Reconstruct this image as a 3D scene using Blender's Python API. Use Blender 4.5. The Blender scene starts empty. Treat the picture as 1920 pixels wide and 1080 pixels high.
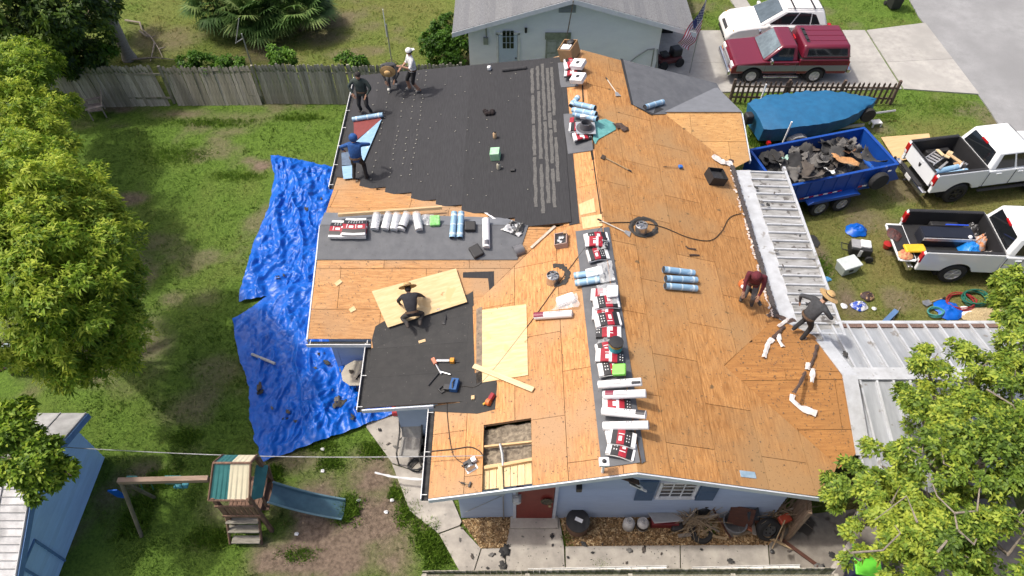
import bpy, bmesh, math, random
import numpy as np
from mathutils import Vector, Matrix
random.seed(7); rng = np.random.default_rng(7)
R = math.radians
S = bpy.context.scene; COL = S.collection
# ---------------------------------------------------------------- camera, sky, sun, exposure
FPX, PITCH, CH = 1330.0, R(51), 18.5
cd = bpy.data.cameras.new('camera'); cam = bpy.data.objects.new('camera', cd); COL.objects.link(cam)
cam.location = (0, 0, CH); cam.rotation_euler = (R(90) - PITCH, 0, 0)
cd.sensor_width = 36; cd.lens = 36 * FPX / 1920; cd.clip_start = .1; cd.clip_end = 1200
S.camera = cam
SUN_EL, SUN_AZ = R(60), R(-82)          # azimuth measured from +Y towards +X
W = bpy.data.worlds.new('World'); S.world = W; W.use_nodes = True
nt = W.node_tree; bg = nt.nodes['Background']
sky = nt.nodes.new('ShaderNodeTexSky'); sky.sky_type = 'NISHITA'; sky.sun_disc = False
sky.sun_elevation = SUN_EL; sky.sun_rotation = SUN_AZ; sky.air_density = .75; sky.dust_density = 6.0; sky.ozone_density = .6
nt.links.new(sky.outputs[0], bg.inputs[0]); bg.inputs[1].default_value = .15
sl = bpy.data.lights.new('sun', 'SUN'); sun = bpy.data.objects.new('sun', sl); COL.objects.link(sun)
sl.energy = 2.4; sl.angle = R(2.5); sl.color = (1, .95, .87)
tosun = Vector((math.sin(SUN_AZ) * math.cos(SUN_EL), math.cos(SUN_AZ) * math.cos(SUN_EL), math.sin(SUN_EL)))
sun.rotation_euler = tosun.to_track_quat('Z', 'Y').to_euler(); sun.location = tosun * 60
vs = S.view_settings; vs.view_transform = 'Standard'; vs.look = 'None'; vs.exposure = 0.46; vs.gamma = 1; vs.use_curve_mapping = False
# ---------------------------------------------------------------- measuring: photograph pixel -> point at a height / on a plane
_f = Vector((0, math.cos(PITCH), -math.sin(PITCH))); _u = Vector((0, math.sin(PITCH), math.cos(PITCH)))
def ray(px, py): return _f + Vector(((px - 960) / FPX, 0, 0)) + _u * ((540 - py) / FPX)
def P(px, py, z=0.0):
    d = ray(px, py); t = (z - CH) / d.z
    return Vector((0, 0, CH)) + d * t
class Pl:                                 # a plane z = a + b x + c y
    def __init__(s, p, q, r):
        n = (Vector(q) - Vector(p)).cross(Vector(r) - Vector(p)).normalized()
        if n.z < 0: n = -n
        s.n = n; s.p = Vector(p)
    def z(s, x, y): return s.p.z - (s.n.x * (x - s.p.x) + s.n.y * (y - s.p.y)) / s.n.z
    def at(s, px, py):
        d = ray(px, py); o = Vector((0, 0, CH)); t = (s.p - o).dot(s.n) / d.dot(s.n)
        return o + d * t
    def v(s, x, y, off=0.0): return Vector((x, y, s.z(x, y) + off))
def frame(pl, px, py, qx=None, qy=None, ang=0, lift=0.0):
    """matrix on a plane: origin at pixel, X towards the second pixel, Z the normal"""
    if isinstance(pl, (int, float)): pl = Pl((0, 0, pl), (1, 0, pl), (0, 1, pl))
    o = pl.at(px, py); n = pl.n
    x = (pl.at(qx, qy) - o) if qx is not None else Vector((1, 0, 0))
    x = (x - n * x.dot(n)).normalized(); y = n.cross(x)
    m = Matrix((x, y, n)).transposed().to_4x4(); m.translation = o + n * lift
    return m @ Matrix.Rotation(R(ang), 4, 'Z')
def dist(pl, a, b):
    if isinstance(pl, (int, float)): return (P(*a, pl) - P(*b, pl)).length
    return (pl.at(*a) - pl.at(*b)).length
# ---------------------------------------------------------------- numpy noise
def _h(ix, iy, s):
    n = (ix * 374761393 + iy * 668265263 + s * 1442695041) & 0x7fffffff
    n = ((n ^ (n >> 13)) * 1274126177) & 0x7fffffff
    return ((n ^ (n >> 16)) & 0xffff) / 65535.0
def vn(x, y, s=0):
    x = np.asarray(x, float); y = np.asarray(y, float)
    ix = np.floor(x).astype(np.int64); iy = np.floor(y).astype(np.int64); fx = x - ix; fy = y - iy
    fx = fx * fx * (3 - 2 * fx); fy = fy * fy * (3 - 2 * fy)
    a = _h(ix, iy, s); b = _h(ix + 1, iy, s); c = _h(ix, iy + 1, s); d = _h(ix + 1, iy + 1, s)
    return (a * (1 - fx) + b * fx) * (1 - fy) + (c * (1 - fx) + d * fx) * fy
def fbm(x, y, s=0, o=4):
    t = 0; a = .5
    for i in range(o): t = t + a * vn(x * 2 ** i, y * 2 ** i, s + i * 17); a *= .5
    return t
# ---------------------------------------------------------------- materials
_mc = {}
def M(key, col, col2=None, rough=.7, metal=0, scale=6, stretch=(1, 1, 1), bump=0, spec=None, rnd=0, detail=6, lo=.35, hi=.65, coat=0, spots=None, alpha=None, trans=0):
    if key in _mc: return _mc[key]
    m = bpy.data.materials.new(key); m.use_nodes = True; t = m.node_tree; N = t.nodes; L = t.links
    b = N['Principled BSDF']; b.inputs['Roughness'].default_value = rough; b.inputs['Metallic'].default_value = metal
    if spec is not None: b.inputs['Specular IOR Level'].default_value = spec
    if coat: b.inputs['Coat Weight'].default_value = coat; b.inputs['Coat Roughness'].default_value = .08
    if alpha is not None: b.inputs['Alpha'].default_value = alpha
    if trans: b.inputs['Transmission Weight'].default_value = trans
    if col2 is None: col2 = tuple(c * .82 for c in col)
    tc = N.new('ShaderNodeTexCoord'); mp = N.new('ShaderNodeMapping'); mp.inputs['Scale'].default_value = stretch
    L.new(tc.outputs['Object'], mp.inputs[0])
    n = N.new('ShaderNodeTexNoise'); n.inputs['Scale'].default_value = scale; n.inputs['Detail'].default_value = detail; n.inputs['Roughness'].default_value = .65
    L.new(mp.outputs[0], n.inputs['Vector'])
    r = N.new('ShaderNodeValToRGB'); r.color_ramp.elements[0].position = lo; r.color_ramp.elements[1].position = hi
    r.color_ramp.elements[0].color = (*col2, 1); r.color_ramp.elements[1].color = (*col, 1)
    L.new(n.outputs[0], r.inputs[0]); out = r.outputs[0]
    if spots:                             # (scale, size, colour): dark nail holes, scuffs, chips
        for i, (sc, sz, c3) in enumerate(spots):
            v = N.new('ShaderNodeTexNoise'); v.inputs['Scale'].default_value = sc; v.inputs['Detail'].default_value = 3
            L.new(tc.outputs['Object'], v.inputs['Vector'])
            g = N.new('ShaderNodeMapRange'); g.inputs['From Min'].default_value = sz; g.inputs['From Max'].default_value = sz + (.05 if sc > 1 else .22); L.new(v.outputs[0], g.inputs[0])
            x = N.new('ShaderNodeMix'); x.data_type = 'RGBA'; L.new(g.outputs[0], x.inputs[0]); L.new(out, x.inputs[6]); x.inputs[7].default_value = (*c3, 1); out = x.outputs[2]
    if rnd:
        oi = N.new('ShaderNodeObjectInfo'); h = N.new('ShaderNodeHueSaturation')
        g = N.new('ShaderNodeMapRange'); g.inputs['To Min'].default_value = 1 - rnd; g.inputs['To Max'].default_value = 1 + rnd
        L.new(oi.outputs['Random'], g.inputs[0]); L.new(g.outputs[0], h.inputs['Value']); L.new(out, h.inputs['Color']); out = h.outputs[0]
    L.new(out, b.inputs['Base Color'])
    if bump:
        bp = N.new('ShaderNodeBump'); bp.inputs['Strength'].default_value = bump; bp.inputs['Distance'].default_value = .02
        L.new(n.outputs[0], bp.inputs['Height']); L.new(bp.outputs[0], b.inputs['Normal'])
    _mc[key] = m; return m
def leafmat(key, c1, c2, c3, trans=.3):
    if key in _mc: return _mc[key]
    m = bpy.data.materials.new(key); m.use_nodes = True; t = m.node_tree; N = t.nodes; L = t.links
    b = N['Principled BSDF']; b.inputs['Roughness'].default_value = .55; b.inputs['Specular IOR Level'].default_value = .3
    a = N.new('ShaderNodeAttribute'); a.attribute_name = 'tint'
    r = N.new('ShaderNodeValToRGB'); e = r.color_ramp.elements
    e[0].position = 0; e[0].color = (*c1, 1); e[1].position = 1; e[1].color = (*c3, 1); k = e.new(.5); k.color = (*c2, 1)
    L.new(a.outputs['Fac'], r.inputs[0]); L.new(r.outputs[0], b.inputs['Base Color'])
    tr = N.new('ShaderNodeBsdfTranslucent'); L.new(r.outputs[0], tr.inputs[0])
    mx = N.new('ShaderNodeMixShader'); mx.inputs[0].default_value = trans
    L.new(b.outputs[0], mx.inputs[1]); L.new(tr.outputs[0], mx.inputs[2]); L.new(mx.outputs[0], N['Material Output'].inputs[0])
    _mc[key] = m; return m
# ---------------------------------------------------------------- mesh building
class MB:
    def __init__(s): s.v = []; s.f = []
    def add(s, vs_, fs):
        o = len(s.v); s.v += [tuple(a) for a in vs_]; s.f += [tuple(i + o for i in f) for f in fs]; return s
    def box(s, c, d, m=None, rz=0):
        x, y, z = (k / 2 for k in d); vs_ = [Vector((i * x, j * y, k * z)) for i in (-1, 1) for j in (-1, 1) for k in (-1, 1)]
        mm = Matrix.Translation(Vector(c)) @ (m if m is not None else Matrix.Rotation(R(rz), 4, 'Z'))
        return s.add([mm @ a for a in vs_], [(0, 1, 3, 2), (4, 6, 7, 5), (0, 4, 5, 1), (2, 3, 7, 6), (0, 2, 6, 4), (1, 5, 7, 3)])
    def tube(s, pts, r, n=8, r2=None, cap=True):
        pts = [Vector(p) for p in pts]; k = len(pts); rings = []
        for i, p in enumerate(pts):
            d = (pts[min(i + 1, k - 1)] - pts[max(i - 1, 0)]).normalized()
            a = d.cross(Vector((0, 0, 1)) if abs(d.z) < .9 else Vector((1, 0, 0))).normalized(); b = d.cross(a)
            rr = (r[i] if isinstance(r, (list, tuple)) else (r if r2 is None else r + (r2 - r) * i / (k - 1)))
            rings.append([p + (a * math.cos(2 * math.pi * j / n) + b * math.sin(2 * math.pi * j / n)) * rr for j in range(n)])
        fs = []
        for i in range(k - 1):
            for j in range(n): fs.append((i * n + j, (i + 1) * n + j, (i + 1) * n + (j + 1) % n, i * n + (j + 1) % n))
        if cap: fs.append(tuple(range(n))); fs.append(tuple((k - 1) * n + j for j in reversed(range(n))))
        return s.add([p for g in rings for p in g], fs)
    def lathe(s, prof, n=20, m=None, axis='Z', cap=True):
        m = m or Matrix()
        vs_ = []
        for r, z in prof:
            for j in range(n):
                a = 2 * math.pi * j / n; p = (r * math.cos(a), r * math.sin(a), z)
                if axis == 'Y': p = (p[0], z, p[1])
                if axis == 'X': p = (z, p[0], p[1])
                vs_.append(m @ Vector(p))
        fs = []
        for i in range(len(prof) - 1):
            for j in range(n): fs.append((i * n + j, i * n + (j + 1) % n, (i + 1) * n + (j + 1) % n, (i + 1) * n + j))
        if cap: fs.append(tuple(reversed(range(n)))); fs.append(tuple((len(prof) - 1) * n + j for j in range(n)))
        return s.add(vs_, fs)
    def prism(s, bot, top):
        k = len(bot); fs = [tuple(reversed(range(k))), tuple(range(k, 2 * k))]
        for i in range(k): j = (i + 1) % k; fs.append((i, j, k + j, k + i))
        return s.add(list(bot) + list(top), fs)
    def slab(s, pts, up, th):             # polygon pts is the top face; extruded against up
        up = Vector(up); return s.prism([Vector(p) - up * th for p in pts], pts)
    def side(s, poly, y0, y1, m=None):     # (x, z) outline extruded along y
        m = m or Matrix()
        return s.prism([m @ Vector((x, y1, z)) for x, z in poly], [m @ Vector((x, y0, z)) for x, z in poly])
    def sphere(s, c, r, n=10, k=7, sc=(1, 1, 1)):
        pr = [(max(.001, math.sin(math.pi * i / k)), -math.cos(math.pi * i / k)) for i in range(k + 1)]
        return s.lathe([(a * r, b * r) for a, b in pr], n, Matrix.Translation(Vector(c)) @ Matrix.Diagonal((*sc, 1)))
    def mesh(s, name, mat=None, smooth=False):
        me = bpy.data.meshes.new(name); me.from_pydata(s.v, [], s.f); me.validate()
        bm = bmesh.new(); bm.from_mesh(me); bmesh.ops.recalc_face_normals(bm, faces=bm.faces); bm.to_mesh(me); bm.free()
        if mat: me.materials.append(mat)
        if smooth:
            me.polygons.foreach_set('use_smooth', [True] * len(me.polygons))
            try: me.set_sharp_from_angle(angle=R(40))
            except Exception: pass
        return me
    def build(s, name, mat, parent=None, bevel=0, smooth=False, **kw):
        return link(name, s.mesh(name, mat, smooth), parent, bevel=bevel, **kw)
def link(name, me, parent=None, bevel=0, label=None, cat=None, group=None, kind=None, mtx=None):
    o = bpy.data.objects.new(name, me); COL.objects.link(o)
    if mtx is not None: o.matrix_world = mtx
    if parent:
        o.parent = parent
        if parent.get('wl') is not None: o.matrix_parent_inverse = Matrix.Translation(-Vector(parent['wl']))
    if bevel:
        b = o.modifiers.new('bevel', 'BEVEL'); b.width = bevel; b.segments = 2; b.limit_method = 'ANGLE'; b.angle_limit = R(35)
    return tag(o, label, cat, group, kind)
def tag(o, label=None, cat=None, group=None, kind=None):
    for k, v in (('label', label), ('category', cat), ('group', group), ('kind', kind)):
        if v: o[k] = v
    return o
def thing(name, label, cat, mtx=None, group=None, world=None):
    """an Empty at the base of a thing; world=point: its parts are written in world coordinates"""
    o = bpy.data.objects.new(name, None); COL.objects.link(o); o.empty_display_size = .2
    if world is not None: o.location = world; o['wl'] = tuple(world)
    elif mtx is not None: o.matrix_world = mtx
    return tag(o, label, cat, group)
def T(x, y, z=0, rz=0): return Matrix.Translation((x, y, z)) @ Matrix.Rotation(R(rz), 4, 'Z')
def dup(root, mtx, label=None, group=None):
    r = root.copy(); COL.objects.link(r); r.matrix_world = mtx
    if label: r['label'] = label
    if group: r['group'] = group
    for ch in list(root.children):
        c = ch.copy(); COL.objects.link(c); c.parent = r
        for g in list(ch.children):
            d = g.copy(); COL.objects.link(d); d.parent = c
    return r
def clip(poly, x0, x1, y0, y1):
    def cut(p, ins, isec):
        o = []
        for i in range(len(p)):
            a, b = p[i - 1], p[i]
            if ins(b):
                if not ins(a): o.append(isec(a, b))
                o.append(b)
            elif ins(a): o.append(isec(a, b))
        return o
    def lx(X): return lambda a, b: (X, a[1] + (b[1] - a[1]) * (X - a[0]) / (b[0] - a[0]))
    def ly(Y): return lambda a, b: (a[0] + (b[0] - a[0]) * (Y - a[1]) / (b[1] - a[1]), Y)
    for ins, fn in ((lambda p: p[0] >= x0, lx(x0)), (lambda p: p[0] <= x1, lx(x1)), (lambda p: p[1] >= y0, ly(y0)), (lambda p: p[1] <= y1, ly(y1))):
        if len(poly) < 3: return []
        poly = cut(poly, ins, fn)
    out = []
    for p in poly:
        if not out or (abs(p[0] - out[-1][0]) + abs(p[1] - out[-1][1])) > 1e-4: out.append(p)
    return out if len(out) > 2 else []
def area(p): return abs(sum(p[i - 1][0] * p[i][1] - p[i][0] * p[i - 1][1] for i in range(len(p)))) / 2
def inside(px, py, poly):
    """vectorised point in polygon"""
    r = np.zeros(np.shape(px), bool); n = len(poly)
    for i in range(n):
        (x1, y1), (x2, y2) = poly[i - 1], poly[i]
        if y1 == y2: continue
        r ^= ((y1 > py) != (y2 > py)) & (px < (x2 - x1) * (py - y1) / (y2 - y1) + x1)
    return r
def npmesh(name, verts, faces, mat, tint=None, smooth=False, attr='tint'):
    """big mesh from arrays; faces (n, k)"""
    me = bpy.data.meshes.new(name); nv = len(verts); nf, k = faces.shape
    me.vertices.add(nv); me.vertices.foreach_set('co', np.ascontiguousarray(verts, np.float32).ravel())
    me.loops.add(nf * k); me.loops.foreach_set('vertex_index', np.ascontiguousarray(faces, np.int32).ravel())
    me.polygons.add(nf); me.polygons.foreach_set('loop_start', np.arange(0, nf * k, k, dtype=np.int32))
    me.polygons.foreach_set('loop_total', np.full(nf, k, np.int32))
    if smooth: me.polygons.foreach_set('use_smooth', np.ones(nf, bool))
    me.update(calc_edges=True)
    if tint is not None:
        at = me.attributes.new(attr, 'FLOAT', 'POINT'); at.data.foreach_set('value', np.ascontiguousarray(tint, np.float32))
    me.materials.append(mat); return me
# ================================================================ GROUND
GX0, GX1, GY0, GY1, GS = -30, 30, 2.0, 44.0, .2
DIRT = [(655, 985, 2.0, 1.7, 1.2), (600, 940, 1.3, 1.0, 1.2), (700, 900, 1.1, 1.0, 1.1), (610, 1045, 2.2, .8, 1.0), (540, 870, 1.2, .6, .7), (440, 950, 1.0, .7, .5), (350, 760, 1.2, .9, .6), (260, 900, .8, 1.0, .75),
        (215, 203, 1.9, .35, .9), (330, 212, 1.5, .45, .8), (495, 308, .7, .5, 1), (245, 372, .8, .45, .9), (430, 245, 1.2, .5, .6), (300, 450, .9, .5, .5), (440, 225, 2.0, .7, .5), (200, 660, 2.2, 1.6, .7), (90, 620, 2, 2, .7),
        (330, 560, .5, .4, .6), (380, 560, .9, .5, .45), (400, 690, 1.0, .6, .5), (370, 480, .6, .4, .5), (1325, 95, 1.2, 2.2, 1), (1540, 20, .9, .4, .5), (620, 35, 2.5, 1.2, .7), (310, 70, 2.0, 1.6, .5), (470, 110, 3, .6, .5),
        (1590, 560, .6, 1.3, .9), (1540, 490, .5, 1.5, .8), (1680, 470, .6, .3, .7), (1520, 290, .8, .6, .6), (1650, 240, .7, .5, .7), (1490, 460, .9, .6, .6), (1850, 600, 1.0, .4, .8), (470, 300, .5, .4, .8), (655, 100, 1.5, .6, .5), (590, 70, 1.8, .8, .6)]
DIRTW = [(P(a, b), rx, ry, k) for a, b, rx, ry, k in DIRT]
def dirt_at(x, y):
    n = fbm(x * 1.1, y * 1.1, 3, 5); d = np.zeros_like(np.asarray(x, float))
    for p, rx, ry, k in DIRTW:
        q = 1 - np.sqrt(((x - p.x) / rx) ** 2 + ((y - p.y) / ry) ** 2)
        d = np.maximum(d, np.clip(q * 1.6 + (n - .5) * 2.2, 0, 1) * k)
    return np.clip(np.maximum(d, np.clip((fbm(x * .55, y * .55, 41, 5) - .60) * 5, 0, .6)), 0, 1)
def dry_at(x, y):
    base = np.clip((x - 7.5) / 2.0, 0, 1) * np.clip((24.5 - y) / 2, 0, 1) * .75
    far = np.clip((y - 25) / 1.0, 0, 1) * np.clip((4 - x) / 3, 0, 1) * .45
    return np.clip(base + far + (fbm(x * .7, y * .7, 9, 4) - .45) * np.where(x > 6, 1.2, .7), 0, 1)
xs = np.arange(GX0, GX1 + 1e-6, GS); ys = np.arange(GY0, GY1 + 1e-6, GS)
gx, gy = np.meshgrid(xs, ys); nx, ny = len(xs), len(ys)
gz = (fbm(gx * .9, gy * .9, 5, 3) - .45) * .05 - .03
v = np.stack([gx.ravel(), gy.ravel(), gz.ravel()], 1)
i = (np.arange(ny - 1)[:, None] * nx + np.arange(nx - 1)[None]).ravel()
f = np.stack([i, i + 1, i + nx + 1, i + nx], 1)
B0 = len(v)   # a wide skirt that carries the sheet to the horizon
far = np.array([[-400, -300, -.03], [400, -300, -.03], [400, 500, -.03], [-400, 500, -.03]], float)
c0, c1, c2, c3 = 0, nx - 1, ny * nx - 1, (ny - 1) * nx
f = np.concatenate([f, np.array([[B0, B0 + 1, c1, c0], [B0 + 1, B0 + 2, c2, c1], [B0 + 2, B0 + 3, c3, c2], [B0 + 3, B0, c0, c3]])])
v = np.concatenate([v, far])
dirtv = np.concatenate([dirt_at(gx.ravel(), gy.ravel()), np.zeros(4)]); dryv = np.concatenate([dry_at(gx.ravel(), gy.ravel()), np.full(4, .4)])
gm = bpy.data.materials.new('lawn_soil'); gm.use_nodes = True; N = gm.node_tree.nodes; L = gm.node_tree.links
b_ = N['Principled BSDF']; b_.inputs['Roughness'].default_value = .95; b_.inputs['Specular IOR Level'].default_value = .1
def _ramp(tex, a, c, lo, hi):
    r = N.new('ShaderNodeValToRGB'); r.color_ramp.elements[0].color = (*a, 1); r.color_ramp.elements[1].color = (*c, 1)
    r.color_ramp.elements[0].position = lo; r.color_ramp.elements[1].position = hi; L.new(tex, r.inputs[0]); return r.outputs[0]
def _noise(sc, d=6):
    n = N.new('ShaderNodeTexNoise'); n.inputs['Scale'].default_value = sc; n.inputs['Detail'].default_value = d; n.inputs['Roughness'].default_value = .7
    tc = N.new('ShaderNodeTexCoord'); L.new(tc.outputs['Object'], n.inputs[0]); return n.outputs[0]
def _mix(fac, a, c):
    m = N.new('ShaderNodeMix'); m.data_type = 'RGBA'; L.new(fac, m.inputs[0]); L.new(a, m.inputs[6]); L.new(c, m.inputs[7]); return m.outputs[2]
def _at(nm):
    a = N.new('ShaderNodeAttribute'); a.attribute_name = nm; return a.outputs['Fac']
fine = _noise(14, 8)
green = _ramp(fine, (.046, .086, .015), (.145, .235, .038), .3, .7)
dry = _ramp(fine, (.10, .092, .03), (.23, .20, .075), .3, .7)
soil = _ramp(_noise(9, 9), (.075, .055, .040), (.27, .205, .155), .3, .72)
out_ = _mix(_at('dirt'), _mix(_at('dry'), green, dry), soil)
L.new(out_, b_.inputs['Base Color'])
bp_ = N.new('ShaderNodeBump'); bp_.inputs['Strength'].default_value = .9; bp_.inputs['Distance'].default_value = .06; L.new(_noise(22, 8), bp_.inputs['Height']); L.new(bp_.outputs[0], b_.inputs['Normal'])
me = npmesh('ground', v, f, gm, dirtv, True, 'dirt')
at_ = me.attributes.new('dry', 'FLOAT', 'POINT'); at_.data.foreach_set('value', dryv.astype(np.float32))
link('ground', me, kind='structure')
# ---------------------------------------------------------------- paving
conc = M('concrete', (.40, .37, .325), (.26, .24, .215), .9, scale=2.2, bump=.15, detail=10, rnd=.07, spots=[(9, .68, (.22, .21, .19))])
drv = M('driveway_concrete', (.40, .385, .355), (.30, .29, .27), .9, scale=2.5, bump=.12, detail=10, rnd=.05, spots=[(.5, .46, (.30, .29, .27)), (14, .7, (.25, .24, .22))])
asph = M('road_asphalt', (.285, .287, .29), (.225, .228, .23), .95, scale=1.2, bump=.3, detail=12, spots=[(.25, .45, (.21, .212, .214)), (40, .64, (.16, .16, .16))])
EXC = []
def paving(name, polys, mat, z=.05, piece='concrete_slab', shrink=.008):
    c = sum((P(*p[0]) for p in polys), Vector()) / len(polys); c.z = 0
    root = thing(name, None, None, world=c); root['kind'] = 'structure'
    for pl in polys:
        EXC.append([(P(a, b).x, P(a, b).y) for a, b in pl])
        pts = [P(a, b, z) for a, b in pl]; ce = sum(pts, Vector()) / len(pts)
        pts = [p + (ce - p).normalized() * shrink for p in pts]
        MB().slab(pts, (0, 0, 1), z + .12).build(piece, mat, root, bevel=.008)
paving('driveway', [[(1236, 57), (1430, 56), (1428, 117), (1225, 118)], [(1430, 56), (1622, 56), (1660, 116), (1428, 117)], [(1225, 118), (1428, 117), (1440, 172), (1216, 172)], [(1428, 117), (1660, 116), (1692, 166), (1440, 172)],
                    [(1625, 56), (1735, 42), (1787, 110), (1663, 116)], [(1663, 116), (1787, 110), (1837, 176), (1695, 166)]], drv, .03)
paving('front_path', [[(1362, -12), (1392, -12), (1418, 26), (1388, 26)], [(1388, 27), (1418, 27), (1432, 55), (1402, 55)]], drv, .03)
paving('walkway', [[(686, 800), (700, 770), (745, 762), (800, 770), (808, 838), (770, 880), (735, 868)], [(735, 870), (770, 881), (808, 840), (866, 978), (862, 985), (822, 1000), (768, 958)],
                   [(823, 1001), (863, 986), (902, 1028), (885, 1082), (868, 1082)], [(903, 1028), (946, 1027), (950, 1082), (886, 1082)], [(957, 968), (1049, 968), (1058, 1024), (1060, 1082), (951, 1082), (947, 1030), (955, 985)],
                   [(1060, 1024), (1275, 1022), (1276, 1082), (1061, 1082)], [(1276, 1022), (1440, 1021), (1445, 1082), (1277, 1082)]], conc, .045)
paving('carport_floor', [[(1441, 1021), (1500, 965), (1640, 950), (1660, 1082), (1446, 1082)], [(1640, 950), (1900, 930), (1950, 1082), (1661, 1082)]], M('old_concrete', (.26, .235, .20), (.13, .115, .10), .95, scale=1.8, bump=.2, detail=10, spots=[(1.5, .58, (.07, .06, .05))]), .03)
MB().slab([P(686, 790, .03), P(650, 640, .03), P(640, 560, .03), P(860, 560, .03), P(860, 790, .03)], (0, 0, 1), .1).build('patio_floor', conc, kind='structure')
# road
rp = [(1690, -30), (1722, 30), (1762, 82), (1805, 138), (1850, 198), (1884, 250), (1925, 320), (2300, 700), (2900, 300), (2600, -60)]
MB().slab([P(a, b, .012) for a, b in rp], (0, 0, 1), .1).build('road', asph, kind='structure')
# mulch beds: wood chips nobody could count
mm = M('bark_mulch', (.42, .27, .12), (.16, .09, .04), .9, scale=30, detail=3, bump=.3)
def mulch(polys, n):
    vs_, fs_, tn = [], [], []
    for pp in polys:
        pts = [P(a, b) for a, b in pp]; poly = [(p.x, p.y) for p in pts]; X = [p[0] for p in poly]; Y = [p[1] for p in poly]
        x = rng.uniform(min(X), max(X), n * 3); y = rng.uniform(min(Y), max(Y), n * 3); k = inside(x, y, poly); x, y = x[k][:n], y[k][:n]; m = len(x)
        a = rng.uniform(0, 6.28, m); l = rng.uniform(.015, .045, m); w = rng.uniform(.008, .022, m); z = rng.uniform(.02, .06, m); t = rng.uniform(-.02, .02, m)
        dx, dy = np.cos(a), np.sin(a); o = sum(len(q) for q in vs_)
        q = np.stack([np.stack([x + dx * l * s1 - dy * w * s2, y + dy * l * s1 + dx * w * s2, z + t * s1 + .01 * s2], 1) for s1, s2 in ((-1, -1), (1, -1), (1, 1), (-1, 1))], 1).reshape(-1, 3)
        vs_.append(q); fs_.append(np.arange(m * 4).reshape(-1, 4) + o); tn.append(np.repeat(rng.uniform(0, 1, m), 4))
    return np.concatenate(vs_), np.concatenate(fs_), np.concatenate(tn)
chip = leafmat('wood_chips', (.10, .06, .03), (.30, .185, .085), (.56, .43, .25), .05)
q = mulch([[(868, 978), (960, 962), (948, 1026), (902, 1027)], [(1052, 972), (1300, 966), (1330, 1000), (1440, 1000), (1438, 1022), (1062, 1023)]], 5200)
link('mulch', npmesh('mulch', q[0], q[1], chip, q[2]), kind='stuff', label='loose tan wood chip mulch in the beds along the front wall')
MB().slab([P(a, b, .018) for a, b in [(866, 975), (960, 960), (948, 1027), (902, 1028)]], (0, 0, 1), .1).build('mulch_bed', mm, kind='structure')
MB().slab([P(a, b, .018) for a, b in [(1050, 970), (1500, 955), (1450, 1022), (1062, 1023)]], (0, 0, 1), .1).build('mulch_bed', mm, kind='structure')
# ================================================================ THE HOUSE BEING RE-ROOFED
RN, RS = Vector((2.52, 22.95, 3.95)), Vector((2.74, 6.62, 3.95))
def ridge_x(y): return RN.x + (RS.x - RN.x) * (y - RN.y) / (RS.y - RN.y)
PW = Pl(RN, RS, (-1.96, 8.0, 2.5)); PE = Pl(RN, RS, (7.42, 15.0, 2.5))
PB = Pl((-5.82, 22, 2.55), (-5.8, 16, 2.55), (1.6, 19, 3.66))
PWS = Pl((-5.6, 11.16, 2.5), (-3.8, 11.16, 2.5), (-2, 14.48, 3.51)); PWN = Pl((-5.6, 14.48, 3.51), (-2, 14.48, 3.51), (-5.8, 17.5, 2.55))
PP = Pl((-3.86, 11.15, 2.4), (-3.79, 9.07, 2.4), (-1.2, 10, 2.74))
NEz = PE.z(5.27, 20.3); PNS = Pl((5.27, 20.3, NEz), (8, 20.3, NEz), (7.6, 18.35, 2.5)); PNN = Pl((5.27, 20.3, NEz), (8, 20.3, NEz), (7.7, 22.4, 2.5))
SEz = PE.z(5.43, 9.9) - .02; PSN = Pl((5.43, 9.9, SEz), (8.5, 9.7, SEz), (7.3, 11.8, PE.z(7.3, 11.8) + .01)); PSS = Pl((5.43, 9.9, SEz), (8.5, 9.7, SEz), (8.2, 7.5, 2.33))
house = thing('house', 'long blue house with its roof stripped to bare plywood and felt', 'house', world=(2, 14, 0))
hs = M('house_siding', (.42, .50, .62), (.38, .455, .57), .6, scale=3, stretch=(1, 1, 6), rnd=.03, bump=.05)
hs2 = M('house_block', (.39, .47, .60), (.35, .42, .55), .7, scale=2, bump=.1)
trim = M('house_trim', (.62, .66, .72), (.52, .56, .63), .5, scale=4)
white = M('white_paint', (.78, .78, .77), (.62, .62, .60), .45, scale=5)
dark = M('dark_void', (.015, .015, .015), (.01, .01, .01), .9)
ply = dict(rough=.8, detail=9, rnd=.09, bump=.12)
def spots_ply(d): return [(.55, .44, tuple(c * .72 for c in d)), (16, .635, tuple(c * .38 for c in d)), (4.2, .69, tuple(c * .3 for c in d)), (38, .62, tuple(c * .5 for c in d))]
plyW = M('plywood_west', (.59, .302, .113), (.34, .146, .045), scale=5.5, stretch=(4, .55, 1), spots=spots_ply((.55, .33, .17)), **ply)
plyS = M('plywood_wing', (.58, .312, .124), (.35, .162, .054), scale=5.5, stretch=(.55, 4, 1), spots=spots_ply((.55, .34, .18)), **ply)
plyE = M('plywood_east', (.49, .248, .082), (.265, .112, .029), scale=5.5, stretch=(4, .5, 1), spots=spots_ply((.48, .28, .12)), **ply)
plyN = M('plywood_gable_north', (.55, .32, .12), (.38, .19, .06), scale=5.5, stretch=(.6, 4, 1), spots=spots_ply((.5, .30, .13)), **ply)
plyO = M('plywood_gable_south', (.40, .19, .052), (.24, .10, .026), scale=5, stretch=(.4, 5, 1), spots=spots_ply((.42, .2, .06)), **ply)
edge = M('plywood_edge', (.40, .24, .12), (.22, .12, .06), .9)
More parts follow.
